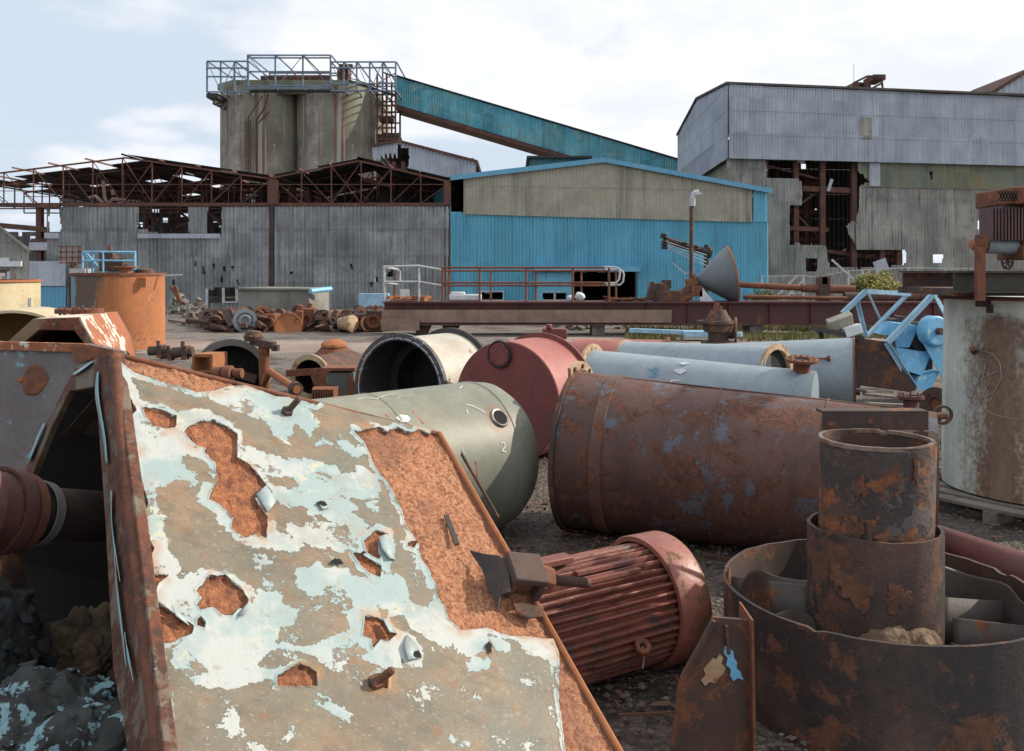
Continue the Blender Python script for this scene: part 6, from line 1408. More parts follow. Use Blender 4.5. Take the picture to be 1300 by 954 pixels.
for i, (x, r_) in enumerate(((464, .22), (333, .3))):
    mb = MB(); c = W(x, 412 if i == 0 else 402, 26.2+i*1.5); mb.lathe(c, (.3 if i else .9, -.7, .2), [(0, r_*.8), (0, r_), (.08, r_), (.08, r_*.8), (0, r_*.8)], 32); tag(mb.build('rusty_ring', m_rust), ('rusty ring in the scrap row beside the cream bucket', 'rusty hoop standing at the back of the scrap row')[i], 'ring', 'scrap machines along the road')
mb = MB()
for k in range(320):
    px = r4.uniform(262, 484); d_ = r4.uniform(26.2, 29.5)
    if k % 3 == 0:
        q = G(px, d_, r4.uniform(.02, .5)); q.z *= .6; u = V((r4.uniform(-1, 1), r4.uniform(-.4, .4), r4.uniform(-.08, .08))).normalized(); mb.tube(q, q+u*r4.uniform(.3, 1.0), r4.uniform(.02, .11), 10); continue
    if k % 3 == 1:
        q = G(px, d_, r4.uniform(.05, .45)); r_ = r4.uniform(.1, .28); mb.lathe(q, (r4.uniform(-1, 1), -1, r4.uniform(-.5, .8)), [(-.05, r_*.5), (-.05, r_), (.07, r_), (.07, r_*.5), (-.05, r_*.5)], 16); continue
    mb.box(G(px, d_, r4.uniform(.02, .4)), (r4.uniform(.1, .6), r4.uniform(.1, .4), r4.uniform(.05, .25)), Matrix.Rotation(r4.uniform(0, 3), 3, V((r4.random()-.5, r4.random()-.5, 1)).normalized()))
tag(mb.build('scrap_pile', m_rust_dark), kind='stuff')
bars = [(214, 407, 286, 422, 'lowest'), (232, 412, 290, 398, 'crossing'), (240, 412, 288, 405, 'middle'), (262, 400, 300, 392, 'upper')]
for x0, y0, x1, y1, w_ in bars:
    mb = MB(); d_ = 2012/(y0-345)*.98; a = G(x0, d_, .04); b_ = G(x1, 2012/(y1-345)*.98 if y1 > 410 else 27.5, .12 if y1 > 410 else .5); mb.beam(a, b_, .06, .05); tag(mb.build('scrap_bar', m_rust_dark), '%s long rusty bar lying left of the scrap motors' % w_, 'bar', 'bars left of the scrap motors')
def rubble(px0, px1, d0, d1, h, n, mat, lab):
    mb = MB(); 
    for k in range(n):
        px = r4.uniform(px0, px1); e = 1-abs(px-(px0+px1)/2)/((px1-px0)/2); s_ = r4.uniform(.06, .28)
        c = G(px, r4.uniform(d0, d1), r4.random()*h*e); mb.box(c, (s_, s_*.7, s_*.5), Matrix.Rotation(r4.uniform(0, 3), 3, V((r4.random()-.5, r4.random()-.5, 1)).normalized()))
    tag(mb.build('rubble', mat), kind='stuff')
rubble(205, 248, 37, 40, .9, 160, m_block, ''); rubble(236, 268, 34, 38, .7, 120, m_palletw, ''); rubble(950, 1060, 39, 43, .9, 150, m_block, ''); rubble(700, 830, 27, 31, .15, 60, m_palletw, '')
for i, (x0, y0, x1, y1) in enumerate(((217, 364, 231, 385), (228, 384, 222, 364))):
    mb = MB(); mb.beam(W(x0, y0, 36), W(x1, y1, 36), .14, .1); tag(mb.build('rusty_prop', m_rust), ('rusty prop leaning right on the rubble by the shed', 'rusty prop crossing behind the other one by the shed')[i], 'prop')
# block hut
v = thing('block_bunker', 'low grey blockwork bunker against the long shed with a blue pipe on top', 'bunker', G(360, 36, 0))
z_ = EYE-(368-345)*36/F
mb = MB(); A_, B_, C_ = G(302, 36), G(392, 34.8), G(418, 37); up = V((0, 0, z_)); mb.prism([A_, B_, C_, A_+V((.5, 3, 0))], up); mb.build('walls', m_block, v)
mb = MB(); mb.prism([A_+up+V((-.1, -.1, .003)), B_+up+V((.02, -.12, .003)), C_+up+V((.1, 0, .003)), A_+up+V((.5, 3, .003))], (0, 0, .07)); mb.build('roof_slab', m_block, v)
mb = MB(); mb.tube(W(394, 370, 34.6), W(420, 367, 35.5), .1, 10); mb.build('gutter_pipe', m_cblue, v)
mb = MB(); v = tag(mb.box(W(475, 385, 33), (1.1, .3, .7)).build('pale_blue_cabinet', m_palerail, bevel=.02), 'pale blue metal cabinet left of the girder end', 'cabinet')
# oddments seen under the girder
mb = MB(); v = tag(mb.box(W(666, 420, 29), (.95, .4, .28)).build('white_crate', m_signw, bevel=.02), 'pale white and blue crate seen beneath the girder', 'crate')
mb = MB(); v = tag(mb.tube(G(590, 30, .14), G(620, 30, .14), .13, 16).build('white_drum', m_signw), 'small white drum lying beneath the girder', 'drum')
mb = MB(); v = tag(mb.box(G(724, 28, .14), (.9, .3, .2)).build('timber_sleeper', m_palletw, bevel=.01), 'short timber sleeper on the grass beneath the girder', 'sleeper')
mb = MB(); mb.beam(G(800, 23.6, .22), G(942, 22.6, .18), .25, .1); tag(mb.build('blue_plank', m_palerail), 'long pale blue plank lying in the grass beneath the girder', 'plank')
mb = MB(); mb.box(W(889, 424, 23), (.9, .5, .16)); tag(mb.build('blue_white_tray', m_palerail, bevel=.02), 'blue and white tray on the grass behind the gate valve', 'tray')
# ------------------------------------------------------------------ the big peeling duct in the foreground
P1 = W(147, 447, 2.7); PBL = W(195, 865, 1.9); PTR = W(558, 549, 3.0)
pn = (PTR-P1).cross(PBL-P1).normalized(); pn = pn if pn.z > 0 else -pn
def onp(px, py): return onplane(px, py, P1, pn)
def sdist(X, Y, poly):
    """signed distance in photo pixels, positive inside"""
    n = len(poly); best = np.full(X.shape, 1e9); ins = np.zeros(X.shape, bool)
    for i in range(n):
        x0, y0 = poly[i]; x1, y1 = poly[(i+1) % n]; dx, dy = x1-x0, y1-y0; L2 = dx*dx+dy*dy+1e-9
        t_ = np.clip(((X-x0)*dx+(Y-y0)*dy)/L2, 0, 1); best = np.minimum(best, np.hypot(X-x0-t_*dx, Y-y0-t_*dy))
        c_ = ((y0 > Y) != (y1 > Y)) & (X < dx*(Y-y0)/(dy if abs(dy) > 1e-9 else 1e-9)+x0); ins ^= c_
    return np.where(ins, best, -best)
zB = lambda *p: [(130+x/3.534, 430+y/3.534) for x, y in p]
zC = lambda *p: [(400+x/2.578, 500+y/2.578) for x, y in p]
zD = lambda *p: [(100+x/3.421, 640+y/3.421) for x, y in p]
rustp = [zB((185,310),(260,318),(330,350),(325,395),(280,400),(230,385),(200,350)),
 zB((365,415),(400,385),(440,370),(495,367),(560,400),(600,430),(605,490),(600,540),(650,565),(690,600),(725,650),(760,690),(720,705),(680,710),(700,750),(735,800),(735,895),(690,870),(640,890),(580,850),(590,800),(530,740),(480,720),(490,690),(520,640),(510,560),(460,510),(470,490),(430,480),(400,460)),
 zD((510,375),(545,335),(570,308),(600,315),(635,308),(660,335),(700,360),(715,390),(735,415),(725,455),(695,450),(665,480),(620,478),(600,455),(580,445),(535,455),(512,432),(540,405)),
 zD((300,410),(350,430),(430,490),(495,535),(490,560),(440,580),(400,600),(360,600),(310,580),(285,480)),
 zD((515,500),(530,492),(548,515),(545,535),(515,525)),
 zC((160,480),(200,445),(238,460),(200,485),(212,540),(170,520)), zC((122,520),(150,530),(215,560),(212,597),(180,585),(150,560)),
 zC((165,725),(230,740),(265,785),(240,805),(215,800),(190,830),(185,800),(160,790)), zD((865,745),(960,700),(1000,712),(1030,730),(1035,790),(860,790)),
 zC((305,485),(335,482),(325,500),(305,497)), zD((1290,740),(1340,730),(1340,800),(1290,790)),
 [(100,430)]+zB((52,88),(75,150),(62,200),(120,260),(150,320),(110,360),(130,410),(110,440),(150,500),(165,600),(185,680),(205,740),(180,790),(190,870),(230,940))+zD((265,140),(325,190),(305,240),(325,305),(385,310),(345,340),(320,400),(300,470),(330,540),(350,600),(340,680),(370,770),(380,840),(400,1300))+[(60,1020)],
 [(120,400)]+zB((60,82),(140,148),(200,165),(280,195),(340,205),(420,240),(480,235),(560,215),(640,205),(700,225),(780,258),(840,258),(880,270),(960,290))+[(420,500),(400,440)],
 zC((128,120),(160,118),(210,108),(235,125),(265,110),(310,128),(350,120),(372,133),(450,60),(900,400),(1500,1000),(1500,1400),(1000,1400),(840,1300),(800,1000),(800,940),(802,850),(780,800),(740,800),(700,790),(640,792),(560,765),(480,772),(440,735),(430,700),(405,665),(410,640),(385,600),(380,580),(350,540),(340,490),(300,430),(280,360),(240,290),(215,260),(195,230),(165,160))]
whitep = [zB((50,85),(95,150),(160,250),(180,310),(230,330),(330,345),(480,315),(500,360),(590,400),(610,520),(560,480),(480,500),(380,490),(340,560),(390,625),(330,610),(260,650),(200,640),(250,800),(300,950),(230,960),(170,880),(190,780),(170,600),(110,400),(150,330),(70,200)),
 zB((480,240),(560,225),(650,215),(780,260),(900,290),(960,370),(940,440),(900,420),(860,400),(830,460),(760,430),(720,380),(640,330),(560,300),(500,280)),
 zB((605,510),(700,510),(850,545),(950,550),(1050,570),(1080,700),(1040,715),(990,680),(960,600),(850,600),(750,590),(660,560)), zB((1075,620),(1160,590),(1230,600),(1237,700),(1150,720),(1085,700)),
 zB((690,580),(790,600),(800,625),(740,620),(770,690),(690,705),(740,800),(780,880),(860,900),(870,945),(760,940),(640,930),(560,860),(480,740),(430,700),(440,670),(500,640),(520,560),(460,510),(380,470),(400,520),(480,560),(505,640),(470,720),(540,760),(600,870),(700,900),(735,890),(735,790),(690,700)),
 zB((830,840),(880,850),(980,830),(1080,880),(1150,940),(1080,945),(960,905),(880,880)), zB((780,680),(860,680),(920,740),(840,740),(780,710)), zB((900,650),(1000,690),(1150,765),(1010,770),(930,750)),zB((930,720),(1050,740),(1200,830),(1150,900),(1110,830),(1000,800),(940,780)), zB((1130,400),(1150,380),(1170,440),(1200,520),(1150,520),(1060,470),(1090,455),(1140,470)),
 zD((370,330),(440,300),(480,280),(580,278),(660,300),(740,350),(880,380),(885,430),(960,455),(945,540),(880,540),(860,600),(980,600),(1060,590),(1190,580),(1200,640),(1160,650),(1170,700),(1100,730),(1050,690),(900,640),(850,650),(780,700),(800,710),(880,700),(900,760),(700,790),(500,790),(400,700),(410,600),(490,560),(480,500),(400,450),(330,400)),
 zD((265,60),(340,40),(380,180),(460,280),(400,330),(330,300),(310,240),(330,180)), zD((270,360),(300,330),(310,400),(300,460),(275,420)), zD((950,290),(1160,285),(1180,320),(1300,330),(1300,400),(1160,385),(1140,350),(1080,360),(1000,410),(940,350)),
 zC((0,430),(60,430),(150,490),(200,520),(160,525),(130,520),(60,500),(0,490)), zC((0,575),(60,580),(120,600),(280,600),(310,640),(330,690),(370,700),(400,650),(440,735),(540,770),(550,830),(500,850),(450,830),(390,810),(330,790),(280,730),(150,700),(80,640),(0,610)),
 zC((0,800),(60,810),(120,790),(130,840),(90,860),(60,905),(0,880)), zC((130,720),(170,718),(240,735),(280,770),(330,790),(360,860),(350,895),(260,890),(170,850),(140,800)), zC((650,790),(720,792),(770,800),(800,850),(785,945),(760,940),(755,880),(700,850)),
 zC((120,430),(160,440),(200,450),(240,440),(262,510),(240,560),(225,590),(190,560),(150,520),(120,470)), zC((280,380),(300,430),(345,500),(400,620),(380,640),(350,600),(330,540),(290,480)), zC((180,365),(235,390),(215,402),(180,385)), zC((590,805),(650,810),(640,845),(600,835)), zC((500,885),(540,870),(555,890),(510,905))]
NXg, NYg = 460, 460
lx = lambda t_: 128+(110)*t_            # left border of the sheet, in photo columns
yt = lambda t_: 0
U, T = np.meshgrid(np.linspace(0, 1, NXg), np.linspace(0, 1, NYg))
xl_ = 147+65*T; yl_ = 447+573*T; xr_ = 558+262*T; yr_ = 549+460*T
PXs = xl_+(xr_-xl_)*U; PYs = yl_+(yr_-yl_)*U
rf = np.full(PXs.shape, -99.0); wf = rf.copy()
for i, q in enumerate(rustp): rf = np.maximum(rf, sdist(PXs, PYs, q))
for q in whitep: wf = np.maximum(wf, sdist(PXs, PYs, q))
band = np.maximum(np.maximum(sdist(PXs, PYs, rustp[-1]), sdist(PXs, PYs, rustp[-2])), sdist(PXs, PYs, rustp[-3]))
holes_px = [(427, 715, 7, 5), (408, 641, 6, 4), (460, 704, 3, 2), (620, 824, 4, 6), (528, 833, 5, 7)]
duct = thing('peeling_duct', 'huge rusty duct with white and tan paint peeling off its sloping top', 'duct', (P1.x+.4, 2.7, 0))
verts = []; o = V((0, 0, EYE)); num = (P1-o).dot(pn)
for j in range(NYg):
    for i in range(NXg):
        x, y = PXs[j, i], PYs[j, i]; d_ = V(((x-650)/F, 1, -(y-HOR)/F)); p = o+d_*(num/d_.dot(pn))
        r_ = rf[j, i]; h = .0
        k = min(max((r_+.8)/2.4, 0), 1); h -= .011*k*k*(3-2*k)
        # curled lip of the paint just outside a rust patch
        if -7 < r_ < 0: h += .0022*math.exp(-((r_+1.8)/1.6)**2)*max(0, .3+1.6*mnoise.noise(V((x*.07, y*.07, 0))))
        h += .0035*mnoise.noise(V((p.x*3, p.y*3, p.z*3)))+.0015*mnoise.noise(V((p.x*11, p.y*11, 2)))
        if k > .5: h += .005*mnoise.noise(V((x*.05, y*.05, 1)))+.003*mnoise.noise(V((x*.14, y*.14, 1)))+.0016*mnoise.noise(V((x*.4, y*.4, 1)))
        verts.append(p+pn*h)
mb = MB(); mb.add(verts, [(j*NXg+i, j*NXg+i+1, (j+1)*NXg+i+1, (j+1)*NXg+i) for j in range(NYg-1) for i in range(NXg-1)])
m, t, b, tc = mat_base('peeling_paint_layers')
aR = t.attr('rustf'); aW = t.attr('whitef'); aB = t.attr('bandf')
nA = t.noise(tc, 26, 7, .62); nB = t.noise(tc, 90, 5, .7); nC = t.noise(tc, 5, 7, .62, .4); nD = t.noise(tc, 260, 3, .8); nE = t.noise(tc, 2.2, 5, .6)
rsd = t.math('ADD', aR, t.math('MULTIPLY_ADD', nA, 9, -4.5))
rsd = t.math('ADD', rsd, t.math('MULTIPLY_ADD', nB, 4, -2))
rm = t.step(rsd, -.4, .5)
wsd = t.math('ADD', aW, t.math('MULTIPLY_ADD', nA, 24, -11)); wsd = t.math('ADD', wsd, t.math('MULTIPLY_ADD', nB, 9, -4)); wsd = t.math('ADD', wsd, t.math('MULTIPLY_ADD', nC, 44, -21))
wm0 = t.step(wsd, -.25, .3)
sv = t.vmul(tc, (1, 1, 1)); nF = t.noise(sv, 9, 9, .68, .3)
nF = t.math('ADD', nF, t.math('MULTIPLY_ADD', nB, .16, -.08)); wspeck = t.step(nF, .585, .595); wm = t.math('MAXIMUM', wm0, wspeck)
rim = t.math('MULTIPLY', t.step(t.math('ADD', rsd, t.math('MULTIPLY_ADD', nA, 12, -6)), -8, -6), t.step(nE, .44, .50)); wm = t.math('MAXIMUM', wm, rim)
wholes = t.step(nF, .405, .395); wm = t.math('MULTIPLY', wm, t.math('SUBTRACT', 1, t.math('MULTIPLY', wholes, .9)))
tan = t.mix(t.step(nC, .4, .62), (.20, .175, .125), (.27, .185, .115)); tan = t.mix(t.step(nE, .5, .66), tan, (.165, .165, .13)); nS = t.noise(t.vmul(tc, (1.2, 5, 5)), 5, 8, .7); tan = t.mix(t.math('MULTIPLY', t.step(nS, .48, .66), .55), tan, (.13, .105, .075)); tan = t.mix(t.math('MULTIPLY', t.step(nA, .58, .7), .5), tan, (.36, .31, .23)); tan = t.mix(t.math('MULTIPLY', t.step(nD, .52, .7), .35), tan, (.10, .08, .055))
tan = t.mix(t.math('MULTIPLY', t.step(nB, .5, .75), .35), tan, (.13, .10, .07))
tan = t.mix(t.math('MULTIPLY', t.step(nF, .30, .45), .0), tan, (.1, .1, .1))
wh = t.mix(t.step(t.noise(tc, 4, 5, .6), .44, .56), (.31, .40, .40), (.45, .475, .455)); wh = t.mix(t.step(t.noise(tc, 13, 6, .65), .58, .68), wh, (.50, .50, .38))
wh = t.mix(t.math('MULTIPLY', t.step(nB, .56, .72), .4), wh, (.26, .22, .16)); wh = t.mix(t.math('MULTIPLY', t.step(t.noise(tc, 19, 7, .7), .56, .66), .6), wh, (.33, .30, .22))
tan = t.mix(t.math('MULTIPLY', t.step(t.noise(tc, 3.1, 8, .7), .50, .62), .55), tan, (.115, .105, .08)); tan = t.mix(t.math('MULTIPLY', t.step(t.noise(tc, 17, 7, .75), .56, .64), .6), tan, (.24, .12, .06)); tan = t.mix(t.math('MULTIPLY', t.step(t.noise(t.vmul(tc, (1, 3.5, 3.5)), 42, 4, .7), .60, .66), .5), tan, (.40, .38, .31)); ng = t.noise(tc, 30, 6, .75)
ru = t.mix(t.step(ng, .35, .65), (.19, .066, .033), (.43, .17, .070)); ru = t.mix(t.math('MULTIPLY', t.step(nD, .48, .62), .8), ru, (.09, .036, .024)); ru = t.mix(t.math('MULTIPLY', t.step(nB, .58, .68), .6), ru, (.44, .21, .10))
ru = t.mix(t.math('MULTIPLY', t.step(aB, 0, 8), t.step(nB, .42, .6)), ru, (.42, .215, .12))
ru = t.mix(t.math('MULTIPLY', t.step(t.noise(tc, 7, 5, .6), .5, .68), .5), ru, (.14, .06, .042))
stain = t.math('MULTIPLY', t.step(rsd, -16, -3), t.step(t.noise(tc, 8, 4), .5, .62))
wh = t.mix(t.math('MULTIPLY', t.step(t.noise(tc, 6, 8, .7), .52, .62), .35), wh, (.27, .27, .22)); pa_ = t.mix(wm, tan, wh); pa_ = t.mix(t.math('MULTIPLY', stain, .55), pa_, (.40, .20, .075))
edge = t.math('MULTIPLY', t.step(rsd, -1.1, -.5), t.math('SUBTRACT', 1, t.step(rsd, -.2, .3)))
c = t.mix(rm, pa_, ru); c = t.mix(t.math('MULTIPLY', edge, .75), c, (.06, .032, .024))
t.put(b.inputs['Base Color'], c); t.put(b.inputs['Roughness'], t.math('MULTIPLY_ADD', rm, .35, .55))
h1 = t.math('MULTIPLY_ADD', wm, .50, .0); h1 = t.math('ADD', h1, t.math('MULTIPLY', nA, .25)); h1 = t.math('ADD', h1, t.math('MULTIPLY', nB, .12))
h2 = t.math('MULTIPLY_ADD', nD, .30, -1.0); h2 = t.math('ADD', h2, t.math('MULTIPLY', nB, .45)); h2 = t.math('ADD', h2, t.math('MULTIPLY', ng, .3))
mx = t.new('ShaderNodeMix', data_type='FLOAT'); t.put(mx.inputs[0], rm); t.put(mx.inputs[2], h1); t.put(mx.inputs[3], h2)
lip = t.math('MULTIPLY', t.step(rsd, -4, -.6), t.math('SUBTRACT', 1, rm))
bp = t.new('ShaderNodeBump'); bp.inputs['Strength'].default_value = 1; bp.inputs['Distance'].default_value = .0045
t.put(bp.inputs['Height'], t.math('ADD', mx.outputs[0], t.math('MULTIPLY', lip, .35))); t.put(b.inputs['Normal'], bp.outputs[0])
sl_ = mb.build('sloping_plate', m, duct, smooth=60)
for nm, arr in (('rustf', rf), ('whitef', wf), ('bandf', band)):
    at = sl_.data.attributes.new(nm, 'FLOAT', 'POINT'); at.data.foreach_set('value', np.clip(arr, -60, 60).astype(np.float32).ravel())
# body under the plate, so it is a closed duct with thickness
cor = [onp(147, 447), onp(558, 549), onp(820, 1009), onp(212, 1020)]
dn = V((0, 0, -1))
TR_, BR_, BL_ = cor[1], cor[2], cor[3]
mb = MB(); mb.prism([TR_-pn*.004+V((.001, 0, 0)), BR_-pn*.004+V((.001, 0, 0)), V((BR_.x, BR_.y, 0)), V((TR_.x+.02, TR_.y+.6, 0))], (-.03, .0, 0)); mb.build('right_side_plate', m_rust, duct)
mb = MB(); mb.prism([BL_-pn*.004, BR_-pn*.004, V((BR_.x, BR_.y, .0)), V((BL_.x, BL_.y, 0))], (0, .03, 0)); mb.build('front_skirt', m_peel, duct)
# end frame on the left: triangle-like flange lying in the plane through ridge, foot and back slope
P2 = W(35, 590, 3.3); PF = V((W(195, 954, 1.75).x, 1.72, .0))
en = (P2-P1).cross(BL_-P1).normalized(); en = en if en.x < 0 else -en
def one(px, py): return onplane(px, py, P1+en*.004, en)
outer = [one(145, 446), one(96, 466), one(62, 530), one(34, 592), one(-14, 700), one(-60, 900), one(-40, 1060), one(222, 1075), one(197, 865), one(170, 640)]
inner = [one(121, 491), one(88, 497), one(64, 545), one(42, 600), one(2, 710), one(-25, 880), one(-10, 1000), one(172, 1010), one(143, 850), one(133, 660)]
mb = MB(); mb.ring_plate(outer, inner, -en*.03); mb.build('end_flange', m_peel, duct, bevel=.004)
# rounded rusty nosing where the flange meets the plate
mb = MB(); mb.path([P1-pn*.010, onp(158, 560)-pn*.012, onp(177, 720)-pn*.012, onp(194, 865)-pn*.012, onp(212, 1018)-pn*.012], .017, 16); mb.build('corner_nosing', M('dark_crumbly_rust', (.16, .06, .035), (.09, .04, .028), .5, 8, rough=.9, bump=.8, rust=.4, rscale=9, bscale=90, depth=.006), duct)
mb = MB(); mb.path([P1+V((0, 0.01, -.010)), onp(350, 497)-pn*.009, TR_-pn*.009], .009, 12); mb.build('ridge_nosing', m_rust, duct)
mb = MB(); mb.path([TR_-pn*.004, onp(645, 700)-pn*.004, onp(745, 878)-pn*.004, BR_-pn*.004], .009, 8); mb.build('edge_bead', m_rust_orange, duct)
# back slope and inner walls
bk = P2+V((.85, .6, .0))
mb = MB(); mb.prism([P1-en*.03+V((0, .012, -.02)), P2-en*.03, bk+V((.1, 0, -.05)), TR_+V((0, .02, -.02))], (0, .02, .01)); mb.build('back_slope_plate', m_rust_dark, duct)
mb = MB(); mb.prism([P2-en*.04, V((P2.x-.15, P2.y, 0)), V((bk.x, bk.y, 0)), bk+V((.1, 0, -.05))], (0, .02, 0)); mb.build('back_plate', m_rust_dark, duct)
rg_ = (TR_-P1).normalized()*.75-pn*.05; mb = MB(); n = len(inner); mb.add([V(p)-en*.02 for p in inner]+[V(p)-en*.02+rg_ for p in inner], [(i, (i+1) % n, n+(i+1) % n, n+i) for i in range(n)]+[tuple(range(n, 2*n))]); mb.build('shade_backing', M('shade_black_lining', (.012, .010, .009), (.008, .007, .006), .5, 4, rough=.95, bump=.5), duct)  # added backing; the opening's deep shade is put into its near-black colour
# paint strips curling off the flange
for k, pts in enumerate(([(128, 470), (126, 500), (131, 530), (137, 560), (140, 590)], [(96, 476), (108, 468), (121, 458)], [(146, 620), (144, 660), (150, 700), (158, 740)], [(60, 536), (50, 556), (40, 586)], [(150, 690), (152, 740), (160, 790), (166, 850)], [(163, 800), (168, 830), (176, 865)])):
    vs = []; n = len(pts)
    for i, (x, y) in enumerate(pts):
        w_ = (3.5 if k else 4.5)*(1-.6*abs(i/(n-1)-.5)*2)+1+.8*math.sin(i*3.1+k)
        vs += [one(x-w_, y)+en*(.004+.004*math.sin(i*2.0+k)), one(x+w_*.8, y+2)+en*.013]
    mb = MB(); mb.add(vs, [(2*i, 2*i+2, 2*i+3, 2*i+1) for i in range(n-1)]); o_ = mb.build('paint_curl', M('mint_blue_flake_%d' % k, (.24, .46, .54), (.33, .33, .25), .4, 18, rough=.5), duct)
    s2 = o_.modifiers.new('u', 'SUBSURF'); s2.levels = 2; s2.render_levels = 2; s2 = o_.modifiers.new('s', 'SOLIDIFY'); s2.thickness = .0018
# curled flakes standing up at the edges of the big rust patches
def flake(pts, lift, mat):
    c = [onp(x, y) for x, y in pts]; n = len(c); cc = sum(c, V())/n
    mb = MB(); vs = [p+pn*(.003 if i < n/2 else lift) for i, p in enumerate(c)]+[cc+pn*lift*.35]
    mb.add(vs, [(i, (i+1) % n, n) for i in range(n)]); o_ = mb.build('paint_curl', mat, duct); q = o_.modifiers.new('s', 'SOLIDIFY'); q.thickness = .002
mwf = M('white_flake', (.36, .44, .44), (.26, .31, .30), .5, 9, rough=.5)
flake(zC((262, 545),(248, 500),(235, 460),(205, 478),(215, 515),(240, 548)), .012, mwf); flake(zC((350, 865),(330, 820),(300, 790),(288, 830),(300, 880)), .011, mwf)
flake(zC((265, 785),(235, 745),(215, 742),(240, 790)), .012, mwf); flake(zC((45, 375),(30, 352),(5, 355),(15, 372),(22, 385)), .008, mwf)
flake(zD((690, 480),(735, 430),(742, 455),(700, 500)), .01, mwf); flake(zB((755, 690),(735, 660),(690, 700),(740, 790),(775, 740)), .008, mwf); flake(zD((480, 530),(440, 480),(400, 455),(420, 500)), .012, mwf)
for x, y, a, b_ in holes_px:
    mb = MB(); vs = [onp(x+a*math.cos(g)*(1+.4*math.sin(g*3+x)), y+b_*math.sin(g)*(1+.4*math.cos(g*2+x)))+pn*.0065 for g in [2*PI*k/12 for k in range(12)]]; mb.add(vs, [tuple(range(12))]); mb.build('corroded_hole', m_black, duct)
# studs
def stud(px, py, L, lean, r=.012):
    p = onp(px, py); a = (pn+V(lean)).normalized(); mb = MB(); mb.tube(p-pn*.01, p+pn*.012, r*1.9, 6); mb.tube(p, p+a*L, r, 12); mb.lathe(p+a*L, a, [(0, r), (.006, r*.7), (.007, .001)], 12); mb.build('stud_bolt', m_rust_dark, duct)
stud(364, 524, .055, (.35, .3, 0), .010); stud(476, 868, .05, (.6, .3, 0), .010)
# slot weld and bracket with nut and threaded rod
e1 = (onp(700, 760)-onp(560, 550)).normalized(); e0 = (onp(640, 700)-onp(560, 700)).normalized()
mb = MB(); a_, b_ = onp(566, 655), onp(580, 692); mb.beam(a_+pn*.002, b_+pn*.002, .014, .006); mb.build('slot', m_dark, duct)
mb = MB(); a_, b_ = onp(598, 600)+pn*.004, onp(640, 668)+pn*.004; mb.beam(onp(585, 578)+pn*.006, onp(632, 660)+pn*.006, .004, .012); mb.build('torn_edge_strip', m_rust_dark, duct)
br = thing('bolted_bracket', 'dark rusty clamp bracket with a nut and threaded rod on the duct', 'bracket', onp(680, 760))
X = lambda px, py, h: onplane(px, py, P1+pn*h, pn)
mb = MB()
# bent plate: a fin standing off the duct then folding down
pts = [X(595, 699, .015), X(614, 704, .03), X(634, 706, .06), X(637, 742, .05), X(631, 772, .015), X(622, 752, .012), X(612, 724, .010)]
mb.prism(pts, (.006, .004, .0)); 
mb.prism([X(632, 708, .058), X(642, 708, .062), X(644, 752, .055), X(634, 756, .03)], (.010, 0, 0)); mb.build('angle_plate', M('black_brown_iron', (.035, .028, .026), (.06, .035, .027), .5, 8, rough=.6, bump=.6, rust=.25, rscale=9), br, bevel=.002)
u1 = (X(776, 742, .04)-X(664, 732, .05)); u1.normalize(); 
cc = X(664, 730, .05); up1 = pn; s1_ = u1.cross(up1).normalized(); up1 = s1_.cross(u1).normalized(); Rb = Matrix((u1, s1_, up1)).transposed()
mb = MB(); mb.box(cc+up1*.024, (.108, .10, .024), Rb); mb.box(cc+u1*.048+up1*-.02, (.020, .10, .064), Rb); mb.box(cc-u1*.040+up1*-.02, (.016, .09, .06), Rb); mb.build('clamp_block', m_rust_dark, br, bevel=.005)
mb = MB(); mb.lathe(cc-up1*.018-s1_*.0, u1, [(-.05, .02), (-.03, .034), (.0, .036), (.02, .036), (.034, .03)], 28, cap0=True, cap1=True, wob=.12); mb.build('sleeve', M('wet_rust_sleeve', (.11, .05, .035), (.07, .035, .03), .5, 12, rough=.35, bump=.8), br)
mb = MB(); q = cc+u1*.059-up1*.010; mb.tube(q, q+u1*.034, .040, 6); mb.build('hex_nut', m_rust, br, bevel=.003)
mb = MB(); q = cc+u1*.094-up1*.010; prof = [(0, .0125)]; k = 0.0
while k < .118: prof += [(k+.0015, .0150), (k+.0036, .0120)]; k += .0042
prof += [(.119, .0135), (.134, .0135), (.136, .001)]
mb.lathe(q, u1, prof, 20); mb.build('threaded_rod', m_rust_dark, br, smooth=50)
# flap under the bracket
mb = MB(); mb.prism([X(650, 766, .01), X(690, 772, .02), X(688, 784, .02), X(670, 786, .012), X(655, 778, .008)], pn*.005); mb.build('rust_flap', m_rust_dark, br)

# pipe running into the duct opening
q0, q1 = W(-120, 632, 2.42), W(34, 652, 2.62)
ax = (W(170, 658, 3.0)-q1).normalized()
v = thing('inner_flanged_pipe', 'dark rusty pipe with stacked flanges entering the duct opening at left', 'pipe', G(20, 2.6, 0))
mb = MB(); mb.tube(q1-ax*.02, q1+ax*.42, .078, 40); mb.build('pipe', m_ring, v)
mb = MB(); mb.lathe(q1-ax*.05, ax, [(-.06, .05), (-.06, .118), (-.02, .12), (-.012, .095), (.0, .095), (.0, .112), (.03, .112), (.035, .09), (.05, .088)], 48); mb.build('flange', m_rust, v)
mb = MB(); mb.lathe(q1-ax*.13, ax, [(-.22, .05), (-.22, .135), (-.06, .14), (-.05, .11), (.02, .11), (.02, .125), (.06, .125), (.06, .05)], 48, cap0=True); mb.build('flange', M('maroon_flange', (.13, .05, .04), (.09, .04, .033), .5, 5, rough=.7, bump=.5, rust=.3, rscale=6), v)
mb = MB(); 
for k in range(6): mb.path(ring_pts(q1+ax*(.022+.006*k), ax, .095-.001*k, 32), .003, 6)
mb.build('wire_binding', m_peelside, v)
